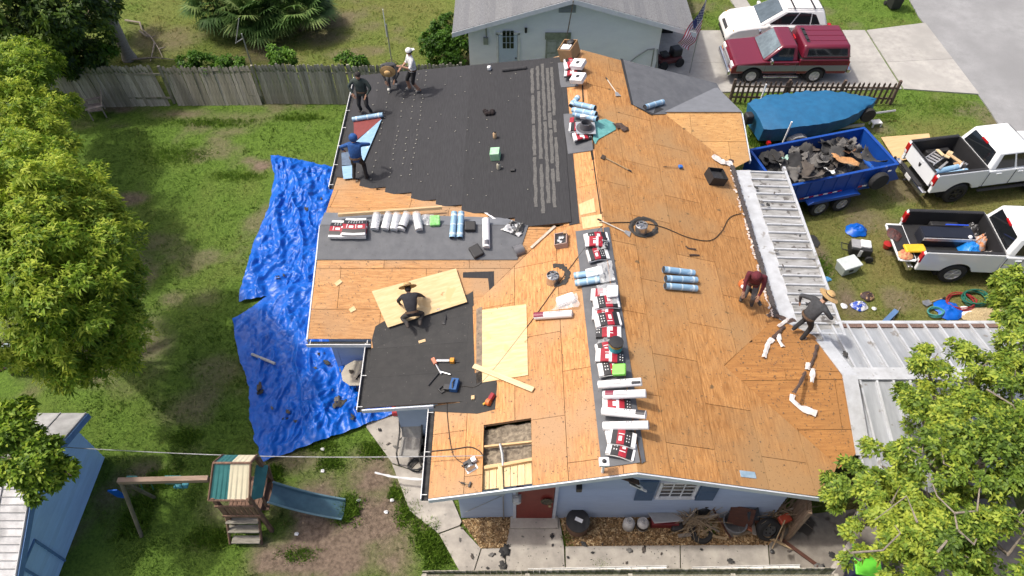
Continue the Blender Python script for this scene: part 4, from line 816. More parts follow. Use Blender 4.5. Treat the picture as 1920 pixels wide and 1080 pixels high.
x = 8.55; k = 0; mpan = M('pan_grey', (.36, .38, .40), (.26, .275, .29), .45, metal=.1, scale=2, stretch=(3, .4, 1), detail=10, rnd=.06, spots=[(3.2, .66, (.22, .21, .20))])
while x < 16.5:
    st = .43
    MB().slab([PCS.v(x, 6.9), PCS.v(x + st, 6.9), PCS.v(x + st, CRY), PCS.v(x, CRY)], PCS.n, .03).build('roof_pan', mpan, cp_)
    a, b = PCS.v(x, 6.9, .03), PCS.v(x, CRY, .03); MB().box((a + b) / 2, ((b - a).length, .05, .10), (b - a).to_track_quat('X', 'Z').to_matrix().to_4x4()).build('seam', mw, cp_)
    # the north slope's pans run askew to the corner of the patio cover
    ya = 11.75; xs2 = x
    MB().slab([PCN.v(xs2, CRY), PCN.v(xs2 + st, CRY), PCN.v(xs2 + st, ya), PCN.v(xs2, ya)], PCN.n, .03).build('roof_pan', mpan, cp_)
    a, b = PCN.v(x, CRY, .03), PCN.v(x, ya, .03); MB().box((a + b) / 2, ((b - a).length, .05, .11), (b - a).to_track_quat('X', 'Z').to_matrix().to_4x4()).build('seam', mw, cp_)
    x += st; k += 1
MB().box((12.6, CRY, ZR + .05), (8.2, .36, .05)).build('ridge_cap', mw, cp_)
MB().box((12.8, 11.82, ZEv + .02), (7.4, .1, .12)).build('edge_gutter', mw, cp_)
MB().box((12.8, 11.72, ZEv + .05), (7.2, .14, .05)).build('leaf_litter', M('litter', (.22, .14, .11), (.09, .06, .05), .95, scale=30, bump=.6), cp_)
for px, py in ((9.2, 7.2), (12.5, 7.2), (12.5, 11.6), (15.8, 11.6)): MB().box((px, py, 1.1), (.08, .08, 2.2)).build('post', white, cp_)
q = [PSN.at(1530, 638), PSN.at(1580, 704), PSS.at(1606, 855)]
for a, b in ((q[0], q[1]), (q[1], q[2])): MB().slab([a + Vector((-.02, 0, .05)), a + Vector((.34, 0, -.02)), b + Vector((.34, 0, -.02)), b + Vector((-.02, 0, .05))][::-1] if False else [a + Vector((-.02, 0, .045)), b + Vector((-.02, 0, .045)), b + Vector((.36, 0, .02)), a + Vector((.36, 0, .02))], (0, 0, 1), .03).build('rake_flashing', mw, cp_)
# ================================================================ BLUE TARPS
tb = M('tarp_blue', (.003, .115, .54), (.002, .080, .42), .40, scale=3, spec=.42, bump=.03)
def tarp(name, label, Lp, Rp, nu, nv, amp, seed, z0=.05, cat='tarp', fr=2.2):
    def curve(pts, t):
        s_ = np.clip(t * (len(pts) - 1), 0, len(pts) - 1.0001); i = s_.astype(int); f = (s_ - i)[:, None]; p = np.array([tuple(q) for q in pts]); return p[i] * (1 - f) + p[i + 1] * f
    tv = np.linspace(0, 1, nv); Lc = curve([P(*p) for p in Lp], tv); Rc = curve([P(*p) for p in Rp], tv); u = np.linspace(0, 1, nu)
    g = Lc[:, None] * (1 - u)[None, :, None] + Rc[:, None] * u[None, :, None]; x, y = g[..., 0], g[..., 1]
    wx = x + .5 * (fbm(x * .8, y * .8, seed, 3) - .5); wy = y + .5 * (fbm(x * .8 + 9, y * .8, seed + 3, 3) - .5)
    ca, sa = math.cos(.5), math.sin(.5); rx = (wx * ca - wy * sa) * fr * 1.5; ry = (wx * sa + wy * ca) * fr * .8
    r1 = 1 - np.abs(2 * fbm(wx * 2.0 + wy * .55, wy * .5, seed + 5, 2) - 1) * 2.6; r2 = 1 - np.abs(2 * fbm(wx * 4.2 - wy * 1.3, wy * 1.5, seed + 9, 2) - 1) * 3.0; r3 = 1 - np.abs(2 * fbm(wx * 4.5 - wy * 2, wy * 3.2 + wx, seed + 15, 2) - 1) * 3.4
    r4 = 1 - np.abs(2 * fbm(wx * 8.5 - wy * 3, wy * 7 + wx * 2, seed + 25, 2) - 1) * 2
    ed = np.minimum(np.minimum(u, 1 - u)[None] * 8, 1) * np.minimum(np.minimum(tv, 1 - tv)[:, None] * 10, 1)
    z = z0 + amp * (np.clip(r1, 0, 1) ** 1.6 * .9 + np.clip(r2, 0, 1) ** 1.6 * .55 + np.clip(r3, 0, 1) ** 1.3 * .27 + np.clip(r4, 0, 1) * .12) * (.35 + .65 * ed) + .0
    ex = .10 * (fbm(tv * 14, tv * 3, seed + 30, 3) - .5); x = x + (ex[:, None] * (1 - u)[None] * 2)
    v = np.stack([x, y, z], 2).reshape(-1, 3); i = (np.arange(nv - 1)[:, None] * nu + np.arange(nu - 1)[None]).ravel()
    f = np.stack([i, i + nu, i + nu + 1, i + 1], 1); me = npmesh(name, v, f, tb, None, True)
    o = link(name, me, label=label, cat=cat); return o
tarp('blue_tarp', 'crumpled blue tarp on the lawn, upper of the two beside the left wing', [(509, 293), (517, 330), (508, 390), (478, 455), (462, 510), (449, 569)], [(640, 318), (650, 350), (640, 420), (636, 480), (632, 520), (610, 536)], 120, 190, .21, 3)
tarp('blue_tarp', 'crumpled blue tarp on the lawn, lower of the two, with roof scraps on it', [(440, 602), (452, 680), (468, 730), (470, 790), (480, 830), (496, 869)], [(560, 520), (640, 545), (690, 640), (712, 700), (736, 745), (748, 776)], 150, 165, .21, 8, .07)
q = [P(472, 664, .22), P(516, 682, .22)]; MB().tube(q, .045, 10).build('grey_pipe', M('pipe_grey', (.42, .42, .42), (.34, .34, .34)), label='short grey pipe lying on the lower blue tarp', cat='pipe')
# ================================================================ PLAY SET
pw = M('play_wood', (.22, .13, .09), (.11, .065, .045), .9, scale=5, stretch=(4, 1, 1), rnd=.15); pgm = M('canvas_green', (.045, .19, .19), (.03, .15, .15), .7, scale=4); pcm = M('canvas_cream', (.78, .70, .50), (.70, .62, .44), .7, scale=4)
psx = P(447, 925, 1.0); ps = thing('play_set', 'wooden play tower with green and cream canvas roof and a blue slide', 'play set', world=(psx.x, psx.y, 0))
def W_(px, py, z): return P(px, py, z)
zt = 2.55; A_, B_ = P(397, 855, zt), P(482, 855, zt); rdg = 3.0
ra, rb = P(400, 868, rdg), P(470, 868, rdg); na, nb = P(391, 938, 2.15), P(467, 938, 2.15); fa, fb_ = P(418, 853, 2.2), P(482, 853, 2.2)
def lerp(a, b, t): return a.lerp(b, t)
for (a0, a1), (b0, b1), hint in (((na, nb), (ra, rb), 0), ((ra, rb), (fa, fb_), 1)):
    for t0, t1, m_, nm in ((0, .46, pgm, 'green_canvas'), (.46, 1, pcm, 'cream_canvas')):
        pp = [lerp(a0, a1, t0), lerp(a0, a1, t1), lerp(b0, b1, t1), lerp(b0, b1, t0)]; nn = (pp[1] - pp[0]).cross(pp[2] - pp[1]).normalized(); mb = MB(); K = 12
        for s in range(K):
            u0, u1 = s / K, (s + 1) / K; w0, w1 = .007 * math.sin(s * 2.1), .007 * math.sin((s + 1) * 2.1)
            q = [lerp(pp[0], pp[1], u0) + nn * w0, lerp(pp[0], pp[1], u1) + nn * w1, lerp(pp[3], pp[2], u1) + nn * w1 * .3, lerp(pp[3], pp[2], u0) + nn * w0 * .3]
            mb.slab(q, nn, .008)
        mb.build(nm, m_, ps, smooth=False)
for a, b in ((na, ra), (nb, rb), (ra, fa), (rb, fb_), (na, nb), (ra, rb)): MB().tube([a, b], .03, 6).build('roof_beam', pw, ps)
cx0, cx1, cy0, cy1 = na.x + .1, nb.x - .02, na.y + .05, fa.y - .1
for x in (cx0, cx1):
    for y in (cy0, cy1): MB().box((x, y, 1.1), (.09, .09, 2.2)).build('post', pw, ps)
zp = 1.15
for k in range(8): MB().box((cx0 + (cx1 - cx0) * (k + .5) / 8, (cy0 + cy1) / 2, zp), ((cx1 - cx0) / 8 - .015, cy1 - cy0, .04)).build('floor_board', pw, ps)
for k in range(7): MB().box((cx0 + (cx1 - cx0) * (k + .5) / 7, cy0 - .05, 1.5), (.09, .02, .62)).build('railing_slat', pw, ps)
for zz in (1.2, 1.82): MB().box(((cx0 + cx1) / 2, cy0 - .075, zz), (cx1 - cx0 + .1, .03, .09)).build('rail', pw, ps)
# green side awning towards the slide
a, b, c_, d_ = P(470, 938, 1.75), P(492, 932, 1.6), P(503, 872, 1.75), P(480, 872, 1.9); MB().slab([a, b, c_, d_], (0, 0, 1), .02).build('side_canvas', pgm, ps)
for a, b in ((P(492, 932, 1.6), P(500, 950, 1.0)), (P(503, 872, 1.75), P(512, 905, 1.0))): MB().tube([a, b], .03, 6).build('roof_beam', pw, ps)
MB().box((P(500, 930, 1.0)), (.28, .75, .05)).build('slide_deck', pw, ps)
# stair steps
for (px, py, z, w) in ((455, 975, .85, .82), (458, 992, .5, .8), (462, 1012, .2, .72)):
    c = P(px, py, z); MB().box(c, (w, .2, .045)).build('step', M('step_grey', (.27, .25, .21), (.15, .14, .11), .9, scale=5, stretch=(1, 5, 1)), ps); MB().box(c + Vector((0, .1, -.1)), (w * .95, .03, .1)).build('step', pw, ps)
for s in (-.42, .4): a, b = P(455, 965, 1.05) + Vector((s, 0, 0)), P(462, 1020, .0) + Vector((s, 0, 0)); MB().tube([a, b], .035, 6).build('stringer', pw, ps)
# slide
slm = M('slide_blue', (.055, .12, .16), (.04, .09, .125), .4, scale=5); slr = M('slide_rim', (.13, .22, .26), (.10, .18, .22), .5)
s0, s1 = P(508, 925, 1.1), P(645, 957, .12); dv = (s1 - s0).normalized(); sd = dv.cross(Vector((0, 0, 1))).normalized(); K = 14; mb = MB(); prf = [(-.27, .09), (-.22, .0), (0, -.03), (.22, 0), (.27, .09)]
ringp = []
for k in range(K + 1):
    t_ = k / K; c = s0.lerp(s1, t_) + Vector((0, 0, -.12 * math.sin(math.pi * t_)))
    ringp.append([c + sd * a + Vector((0, 0, b)) for a, b in prf] + [c + sd * a + Vector((0, 0, b - .02)) for a, b in reversed(prf)])
np_ = len(ringp[0]); fs = []
for k in range(K):
    for j in range(np_): fs.append((k * np_ + j, k * np_ + (j + 1) % np_, (k + 1) * np_ + (j + 1) % np_, (k + 1) * np_ + j))
fs += [tuple(range(np_)), tuple(K * np_ + j for j in range(np_))]
mb.add([p for r_ in ringp for p in r_], fs).build('slide', slm, ps)
for j in (0, 4): MB().tube([r_[j] for r_ in ringp], .028, 6).build('slide_rim', slr, ps)
# swing beam
e0, e1 = P(391, 898, 2.2), P(222, 902, 2.2); MB().box((e0 + e1) / 2, ((e1 - e0).length, .12, .14), (e1 - e0).to_track_quat('X', 'Z').to_matrix().to_4x4()).build('swing_beam', M('beam_wood', (.32, .23, .17), (.2, .14, .10), .9, scale=4, stretch=(.5, 4, 4)), ps)
for s in (-.55, .5): MB().tube([e1 + Vector((.05, 0, 0)), Vector((e1.x - .15, e1.y + s, 0))], .05, 8).build('leg', M('leg_wood', (.20, .17, .12), (.11, .1, .07), .9), ps)
for (px, z_, w, m_) in ((248, 2.12, .25, pgm), (325, 2.14, .4, pgm)): MB().box(P(px, 900, z_), (w, .15, .17)).build('bracket', m_, ps)
for px in (262, 282, 325, 338): MB().tube([P(px, 903, 2.1), P(px + 6, 918, 1.6)], .012, 5).build('chain', M('swing_green', (.03, .16, .13)), ps)
MB().box(P(340, 910, 1.7), (.35, .16, .06)).build('swing_seat', M('swing_teal', (.03, .2, .25)), ps, bevel=.02)
c = P(218, 930, .9); mb = MB(); mb.prism([c + Vector((-.1, 0, .3)), c + Vector((.16, 0, .35)), c + Vector((.14, .05, -.3)), c + Vector((-.08, .05, -.2))], [c + Vector((-.1, .04, .3)), c + Vector((.16, .03, .35)), c + Vector((.12, .12, -.3)), c + Vector((-.1, .12, -.2))]); mb.build('blue_rag', tb, label='blue plastic scrap hanging at the end of the swing beam', cat='plastic')
# ================================================================ VEHICLES
tyre = M('tyre', (.025, .025, .026), (.015, .015, .015), .85); alu = M('alloy', (.58, .58, .59), (.45, .45, .46), .35, metal=.35); steel = M('painted_steel', (.45, .45, .45), rough=.4, metal=.4)
chrome = M('chrome', (.75, .76, .78), (.6, .6, .62), .15, metal=.95); blackp = M('black_plastic', (.022, .022, .024), (.016, .016, .017), .6); carglass = M('car_glass', (.012, .014, .016), (.01, .012, .014), .05, spec=.8); clearglass = M('clear_windscreen', (.17, .22, .24), (.08, .10, .11), .06, scale=2, spec=.9)
redl = M('red_lens', (.45, .01, .015), (.35, .01, .01), .15); whl = M('white_lens', (.75, .75, .72), (.6, .6, .6), .12); ambl = M('amber_lens', (.65, .30, .06), rough=.2)
def carpaint(k, c): return M(k, c, tuple(q * .96 for q in c), .28, coat=.6, scale=1)
pwhite = carpaint('white_car_paint', (.80, .82, .83)); pmar = carpaint('maroon_car_paint', (.145, .010, .026)); pgry = carpaint('grey_car_paint', (.20, .205, .205)); psuv = carpaint('cream_car_paint', (.80, .785, .77))
def wheel(root, x, y, r, w, rimm, spoke=6, rr=.6):
    s = -1 if y < 0 else 1
    t = MB().lathe([(r * .62, -w / 2), (r * .9, -w / 2), (r, -w * .36), (r, w * .36), (r * .9, w / 2), (r * .62, w / 2)], 28, T(x, y, r), 'Y', False).build('wheel', tyre, root, smooth=True)
    mb = MB().lathe([(r * rr, 0), (r * rr, s * w * .46), (r * rr * .9, s * w * .46), (r * rr * .82, s * w * .30), (.01, s * w * .30)], 24, T(x, y, r), 'Y').lathe([(r * .16, s * w * .28), (r * .12, s * w * .50), (.01, s * w * .5)], 12, T(x, y, r), 'Y')
    mb.build('rim', rimm, t, smooth=True)
    sp = MB()
    for k in range(spoke): a = 6.283 * k / spoke; sp.box((x + math.cos(a) * r * rr * .52, y + s * w * .40, r + math.sin(a) * r * rr * .52), (r * rr * .78, .03, r * .15), Matrix.Rotation(-a, 4, 'Y'))
    sp.build('spoke', rimm, t)
def arch(top, zb, arches):
    """outline (x, z): the given top points left to right, a bottom with round wheel openings"""
    x0, x1 = top[0][0], top[-1][0]; bot = []
    for cx, r, cz in sorted(arches):
        h = zb - cz; w = math.sqrt(max(.01, r * r - h * h)); a0 = math.atan2(h, -w); a1 = math.atan2(h, w)
        bot += [(cx + r * math.cos(a0 + (a1 - a0) * k / 12), cz + r * math.sin(a0 + (a1 - a0) * k / 12)) for k in range(13)]
    return [(x0, zb)] + bot + [(x1, zb)] + list(reversed(top))
def pane(root, q, u0, u1, v0, v1, mat, name='window', off=.004, th=.012, cut=None):
    q = [Vector(a) for a in q]
    def b(u, v): return q[0] * (1 - u) * (1 - v) + q[1] * u * (1 - v) + q[2] * u * v + q[3] * (1 - u) * v
    n = (q[1] - q[0]).cross(q[3] - q[0]).normalized(); uv = cut or [(u0, v0), (u1, v0), (u1, v1), (u0, v1)]
    return MB().slab([b(u, v) + n * (off + th) for u, v in uv], n, th).build(name, mat, root)
def pickup(label, mtx, paint, bed=1.95, cab=2.2, zrail=1.45, zroof=1.98, zb=.58, wr=.42, ww=.30, wid=2.02, gate_open=False, rimm=alu, liner=blackp, group=None, topper=False, low=None, chrome_step=False):
    root = thing('pickup_truck', label, 'pickup', mtx, group); hw = wid / 2; xb = .22; xc = xb + bed + .03; xf = xc + cab + 1.28; zbelt = zrail - .10
    xr = xb + bed * (.60 if bed < 2.2 else .52); xfr = xf - .95; ar = wr + .10
    pol = arch([(xb, zrail - .1), (xb + .03, zrail), (xc - .01, zrail)], zb, [(xr, ar, wr)])
    for s in (-1, 1): MB().side(pol, s * hw, s * (hw - .13)).build('bed_side', paint, root, bevel=.03)
    zf = .84
    MB().box((xb + bed / 2, 0, zf), (bed - .02, wid - .27, .05)).build('bed_floor', liner, root); MB().box((xc - .05, 0, (zf + zrail) / 2), (.06, wid - .27, zrail - zf)).build('bed_bulkhead', liner, root)
    for s in (-1, 1):
        MB().box((xb + bed / 2, s * (hw - .137), (zf + zrail) / 2), (bed - .06, .012, zrail - zf)).build('bed_liner', liner, root)
        MB().box((xb + bed / 2, s * (hw - .075), zrail + .012), (bed - .04, .11, .025)).build('rail_cap', liner, root, bevel=.01)
        MB().box((xr, s * (hw - .26), zf + .12), (.95, .22, .25)).build('wheel_well', liner, root, bevel=.05)
        MB().box((xb + .02, s * (hw - .09), zrail - .30), (.12, .17, .40)).build('tail_light', redl, root, bevel=.02)
        MB().box((xb - .035, s * (hw - .09), zrail - .42), (.02, .12, .10)).build('reverse_light', whl, root)
    gw = wid - .40
    if gate_open:
        MB().box((xb - .27, 0, zf + .0), (.58, gw, .07)).build('tailgate', paint, root, bevel=.015); MB().box((xb - .27, 0, zf + .042), (.50, gw - .08, .012)).build('tailgate_liner', liner, root)
        for s in (-1, 1): MB().box((xb - .28, s * (gw / 2 + .02), zf + .015), (.5, .05, .03)).build('tailgate_edge', paint, root)
    else:
        g_ = MB().box((xb + .01, 0, zrail - .33), (.07, gw, .66)).build('tailgate', paint, root, bevel=.02)
        MB().box((xb - .03, 0, zrail - .14), (.012, .22, .06)).build('gate_handle', paint, g_, bevel=.01)
        MB().side([(-.07, .05), (-.05, .09), (0, .06), (.05, .09), (.07, .05), (.045, -.04), (0, -.09), (-.045, -.04)], -.006, .006, Matrix.Translation((xb - .03, 0, zrail - .33)) @ Matrix.Rotation(R(90), 4, 'Z')).build('emblem', blackp, g_)
        MB().box((xb - .028, 0, zrail + .015), (.07, gw, .03)).build('gate_cap', liner, g_)
    MB().box((.07, 0, .60), (.18, wid - .08, .2)).build('bumper', chrome, root, bevel=.04); MB().box((.06, 0, .715), (.17, wid * .62, .03)).build('bumper_step', blackp, root); MB().box((-.03, .0, .62), (.012, .32, .16)).build('number_plate', white, root)
    MB().tube([(-.16, 0, .48), (.3, 0, .48)], .035, 6).build('tow_hitch', blackp, root)
    # cab and bonnet
    top = [(xc, zbelt), (xc + cab - .05, zbelt), (xc + cab + .25, zbelt - .04), (xf - .18, zbelt - .12), (xf - .02, zbelt - .28), (xf, zbelt - .5)]
    MB().side(arch(top, zb, [(xfr, ar, wr)]), -hw + .01, hw - .01).build('body', paint, root, bevel=.05)
    B_ = [(xc + .03, -hw + .05), (xc + cab, -hw + .05), (xc + cab, hw - .05), (xc + .03, hw - .05)]; tr = hw - .24
    T_ = [(xc + .20, -tr), (xc + cab - .72, -tr), (xc + cab - .72, tr), (xc + .20, tr)]
    bq = [Vector((x, y, zbelt - .01)) for x, y in B_]; tq = [Vector((x, y, zroof)) for x, y in T_]
    MB().prism(bq, tq).build('cab', paint, root, bevel=.07, smooth=True)
    pane(root, [bq[3], bq[0], tq[0], tq[3]], .10, .90, .14, .90, carglass, 'rear_window'); pane(root, [bq[1], bq[2], tq[2], tq[1]], .06, .94, .06, .93, clearglass if topper else carglass, 'windscreen')
    for q in ([bq[0], bq[1], tq[1], tq[0]], [bq[2], bq[3], tq[3], tq[2]]):
        if cab > 1.8:
            a = q is not None and (q[0] == bq[0]); f_ = (lambda u: u) if a else (lambda u: 1 - u)
            for c in ([(.10, .10), (.45, .10), (.46, .86), (.16, .86)], [(.50, .10), (.93, .10), (.86, .86), (.51, .86)]): pane(root, q, 0, 1, 0, 1, carglass, 'side_window', cut=[(f_(u), v) for u, v in (c if a else reversed(c))])
        else:
            a = q[0] == bq[0]; f_ = (lambda u: u) if a else (lambda u: 1 - u); c = [(.18, .08), (.93, .08), (.84, .86), (.20, .86)]
            pane(root, q, 0, 1, 0, 1, carglass, 'side_window', cut=[(f_(u), v) for u, v in (c if a else reversed(c))])
    for s in (-1, 1):
        for xx in ((xc + .35, xc + cab * .55) if cab > 1.8 else (xc + .4,)): MB().box((xx + .1, s * (hw + .005), zbelt - .14), (.2, .035, .05)).build('door_handle', paint, root, bevel=.01)
        for xx in ((xc + .06, xc + cab * .5, xc + cab - .12) if cab > 1.8 else (xc + .1, xc + cab - .15)): MB().box((xx, s * (hw - .004), (zbelt + zb) / 2), (.012, .02, zbelt - zb - .08)).build('door_seam', blackp, root)
        MB().box((xc + cab - .3, s * (hw + .13), zbelt + .12), (.1, .2, .2)).build('mirror', chrome if topper else blackp, root, bevel=.03)
        MB().box((xf - .06, s * (hw - .28), zbelt - .30), (.1, .42, .2)).build('headlight', whl, root, bevel=.03)
        if topper: MB().box((xf - .05, s * (hw - .14), zbelt - .46), (.1, .2, .08)).build('indicator', ambl, root, bevel=.01)
        MB().box((xc + cab * .42, s * (hw + .04), zb - .10), (cab * .9 if not chrome_step else 1.5, .14, .05)).build('side_step', chrome if chrome_step else blackp, root, bevel=.02)
        for xx in (xr, xfr): wheel(root, xx, s * (hw - .16), wr, ww, rimm)
    MB().box((xf + .05, 0, zb + .02), (.16, wid - .04, .24)).build('front_bumper', chrome, root, bevel=.05); MB().box((xf, 0, zbelt - .35), (.06, wid * .5, .26)).build('grille', blackp if not topper else steel, root, bevel=.02)
    MB().box(((xb + xf) / 2, 0, .50), (xf - xb - .3, wid * .55, .2)).build('chassis', blackp, root)
    for cx in (xr, xfr): MB().box((cx, 0, wr + .12), (ar * 2 - .02, wid - .3, wr * 1.5)).build('wheel_housing', dark, root)
    MB().box((xc + .14, 0, zroof - .04), (.05, .34, .07)).build('brake_light', redl, root, bevel=.01)
    return root, dict(xb=xb, xc=xc, xf=xf, xr=xr, xfr=xfr, hw=hw, zf=zf, zrail=zrail, zbelt=zbelt, ar=ar)
def heading(c, ang, back): d = Vector((math.cos(R(ang)), math.sin(R(ang)), 0)); o = Vector((c.x, c.y, 0)) - d * back; return T(o.x, o.y, 0, ang)
c1 = (P(1709, 269, 1.5) + P(1757, 323, 1.5)) / 2; M1 = heading(c1, 9.5, .2)
ram1, d1 = pickup('white crew cab pickup towing the blue trailer, tailgate shut, rolls in its bed', M1, pwhite, bed=1.95, zrail=1.50, zroof=2.05, zb=.66, wr=.45, ww=.33, rimm=blackp, group='white work pickups')
c2 = (P(1706, 400, 1.46) + P(1730, 464, 1.46)) / 2; M2 = heading(c2, -3, .2)
ram2, d2 = pickup('white pickup with its tailgate dropped open and its bed full of tools', M2, pwhite, bed=2.55, zrail=1.46, zroof=2.02, zb=.60, wr=.43, ww=.29, gate_open=True, group='white work pickups')
MB().tube([(.3 + d2['xc'] * 0 + 3.1, -1.02, 1.3), (3.2, -1.03, .9), (3.0, -1.02, .75)], .01, 5).build('hanging_wire', blackp, ram2)
# maroon pickup with camper shell, facing left
mx, my = (P(1400, 157).x + P(1542, 153).x) / 2, P(1470, 155).y
mt, dm = pickup('maroon and grey pickup with a camper shell parked on the driveway', T(P(1598, 140, .9).x + .22, my + .92, 0, 180.5), pmar, bed=2.1, cab=1.55, zrail=1.20, zroof=1.72, zb=.52, wr=.37, ww=.23, topper=True, chrome_step=True, rimm=alu, liner=blackp)
bx0, bx1, hw = dm['xb'] - .02, dm['xc'] - .02, dm['hw']
tb_, tt_ = [(bx0, -hw + .03), (bx1 - .02, -hw + .03), (bx1 - .02, hw - .03), (bx0, hw - .03)], [(bx0 + .14, -hw + .20), (bx1 - .06, -hw + .20), (bx1 - .06, hw - .20), (bx0 + .14, hw - .20)]
bq = [Vector((x, y, 1.21)) for x, y in tb_]; tq = [Vector((x, y, 1.76)) for x, y in tt_]
sh_ = MB().prism(bq, tq).build('camper_shell', pmar, mt, bevel=.08, smooth=True)
for k in range(3): MB().box((bx0 + 1.05, -.4 + k * .4, 1.765), (1.7, .10, .02)).build('shell_ridge', pmar, sh_, bevel=.01)
MB().box((bx1 - .28, 0, 1.76), (.14, 1.1, .03)).build('shell_vent', blackp, sh_)
pane(mt, [bq[0], bq[1], tq[1], tq[0]], .07, .90, .22, .78, carglass, 'shell_window'); pane(mt, [bq[2], bq[3], tq[3], tq[2]], .10, .93, .22, .78, carglass, 'shell_window'); pane(mt, [bq[3], bq[0], tq[0], tq[3]], .08, .92, .15, .85, carglass, 'shell_rear_window')
for s in (-1, 1):
    ol = arch([(bx0 + .03, .93), (dm['xf'] - .22, .93)], .66, [(dm['xr'], dm['ar'] + .02, .37), (dm['xfr'], dm['ar'] + .02, .37)])
    MB().side(ol, s * (hw + .006), s * (hw - .004)).build('grey_side_band', pgry, mt)
# SUV
sv = thing('parked_suv', 'cream white sport utility car parked behind the maroon pickup', 'car', T(P(1552, 70, .8).x + .18, P(1470, 92).y + 1.05, 0, 180))
topl = [(.0, .62), (.03, .95), (.12, 1.06), (1.0, 1.10), (2.9, 1.08), (3.55, 1.0), (4.15, .90), (4.45, .74), (4.60, .52)]
MB().side(arch(topl, .30, [(.95, .40, .35), (3.65, .40, .35)]), -.93, .93).build('body', psuv, sv, bevel=.10, smooth=True)
bq = [Vector(p) for p in ((.10, -.88, 1.03), (3.25, -.88, 1.03), (3.25, .88, 1.03), (.10, .88, 1.03))]; tq = [Vector(p) for p in ((.42, -.64, 1.70), (2.15, -.64, 1.70), (2.15, .64, 1.70), (.42, .64, 1.70))]
MB().prism(bq, tq).build('cabin', psuv, sv, bevel=.09, smooth=True)
pane(sv, [bq[1], bq[2], tq[2], tq[1]], .06, .94, .10, .92, M('suv_windscreen', (.10, .13, .15), (.06, .08, .09), .06, scale=2, spec=.9), 'windscreen'); pane(sv, [bq[3], bq[0], tq[0], tq[3]], .10, .90, .2, .9, carglass, 'rear_window')
for q, a in (([bq[0], bq[1], tq[1], tq[0]], 1), ([bq[2], bq[3], tq[3], tq[2]], 0)):
    for c in ([(.12, .14), (.26, .14), (.28, .78), (.20, .72)], [(.28, .14), (.56, .14), (.56, .84), (.30, .80)], [(.58, .14), (.90, .14), (.84, .84), (.59, .84)]): pane(sv, q, 0, 1, 0, 1, carglass, 'side_window', cut=c if a else [(1 - u, v) for u, v in reversed(c)])
for s in (-1, 1):
    MB().tube([(.5, s * .60, 1.75), (2.1, s * .60, 1.76)], .022, 6).build('roof_rail', steel, sv)
    MB().box((2.85, s * 1.0, 1.12), (.16, .2, .15)).build('mirror', psuv, sv, bevel=.05); MB().box((4.28, s * .62, .80), (.35, .32, .10), Matrix.Rotation(R(25), 4, 'Y')).build('headlight', whl, sv, bevel=.03)
    MB().box((4.22, s * .84, .78), (.25, .08, .09)).build('indicator', ambl, sv, bevel=.02); MB().box((4.50, s * .62, .42), (.12, .2, .14)).build('fog_light', blackp, sv, bevel=.02); MB().box((.03, s * .78, .98), (.14, .22, .26)).build('tail_light', redl, sv, bevel=.03)
    for xx in (.95, 3.65): wheel(sv, xx, s * .80, .35, .22, alu, 5)
for xx in (.85, 1.75): MB().box((xx, 0, 1.765), (.06, 1.3, .03)).build('roof_bar', blackp, sv)
MB().box((4.50, 0, .66), (.14, .75, .14), Matrix.Rotation(R(25), 4, 'Y')).build('grille', blackp, sv, bevel=.03); MB().box((4.60, 0, .36), (.06, 1.1, .12)).build('lower_intake', blackp, sv); MB().box((2.3, 0, .32), (4.0, 1.5, .2)).build('chassis', blackp, sv)
for cx in (.95, 3.65): MB().box((cx, 0, .45), (.74, 1.6, .5)).build('wheel_housing', dark, sv)
# ================================================================ BLUE DUMP TRAILER
tbl = M('trailer_blue', (.008, .065, .33), (.007, .052, .27), .42, scale=3, spots=[(9, .70, (.10, .13, .25))], bump=.04); tbl2 = M('trailer_blue_in', (.02, .13, .50), (.015, .10, .42), .5, scale=2.5, spots=[(5, .62, (.06, .08, .14))])
tm0 = P(1404, 281, 1.6); TA = 15.5; L0, W0 = 4.78, 2.15; TM = T(tm0.x, tm0.y, 0, TA)   # x along the trailer, y = 0 far wall, y = -W0 near wall
tr = thing('dump_trailer', 'bright blue dump trailer heaped with torn roofing, hitched to the white pickup', 'trailer', TM)
MB().box((L0 / 2, -W0 / 2, .72), (L0, W0, .1)).build('floor', tbl2, tr)
for y, nm in ((-.03, 'far_wall'), (-W0 + .03, 'near_wall')):
    w = MB().box((L0 / 2, y, 1.14), (L0, .06, .92)).build('side_wall', tbl, tr); MB().box((L0 / 2, y, 1.60), (L0 + .02, .10, .06)).build('top_rail', tbl, w, bevel=.01)
    so = -.04 if y < -1 else .04
    for k in range(9): MB().box((.3 + k * .52, y + so, 1.12), (.06, .025, .9)).build('rib', tbl, w)
for x in (.03, L0 - .03):
    w = MB().box((x, -W0 / 2, 1.14), (.06, W0 - .13, .92)).build('end_wall', tbl, tr); MB().box((x, -W0 / 2, 1.60), (.10, W0 - .1, .06)).build('top_rail', tbl, w, bevel=.01)
fd = MB().side([(1.35, .72), (1.55, .80), (3.25, .80), (3.45, .72), (3.45, .68), (1.35, .68)], -W0 - .25, -W0).build('fender', tbl, tr)
MB().side([(1.35, .72), (1.55, .80), (3.25, .80), (3.45, .72), (3.45, .68), (1.35, .68)], 0, .28).build('fender', tbl, tr)
for x in (1.95, 2.85):
    for y in (-W0 - .14, .14): wheel(tr, x, y, .36, .22, steel if y < 0 else blackp, 5)
MB().box((L0 / 2, -W0 / 2, .58), (L0, W0 * .8, .16)).build('chassis', tbl, tr)
for k in range(9): MB().box((1.1 + k * .19, -W0 - .082, .93), (.18, .012, .05)).build('reflector_red' if k % 2 == 0 else 'reflector_white', redl if k % 2 == 0 else whl, tr)
for k in range(2): MB().box((3.45 + k * .17, -W0 - .082, .93), (.16, .012, .05)).build('reflector_red' if k % 2 == 0 else 'reflector_white', redl if k % 2 == 0 else whl, tr)
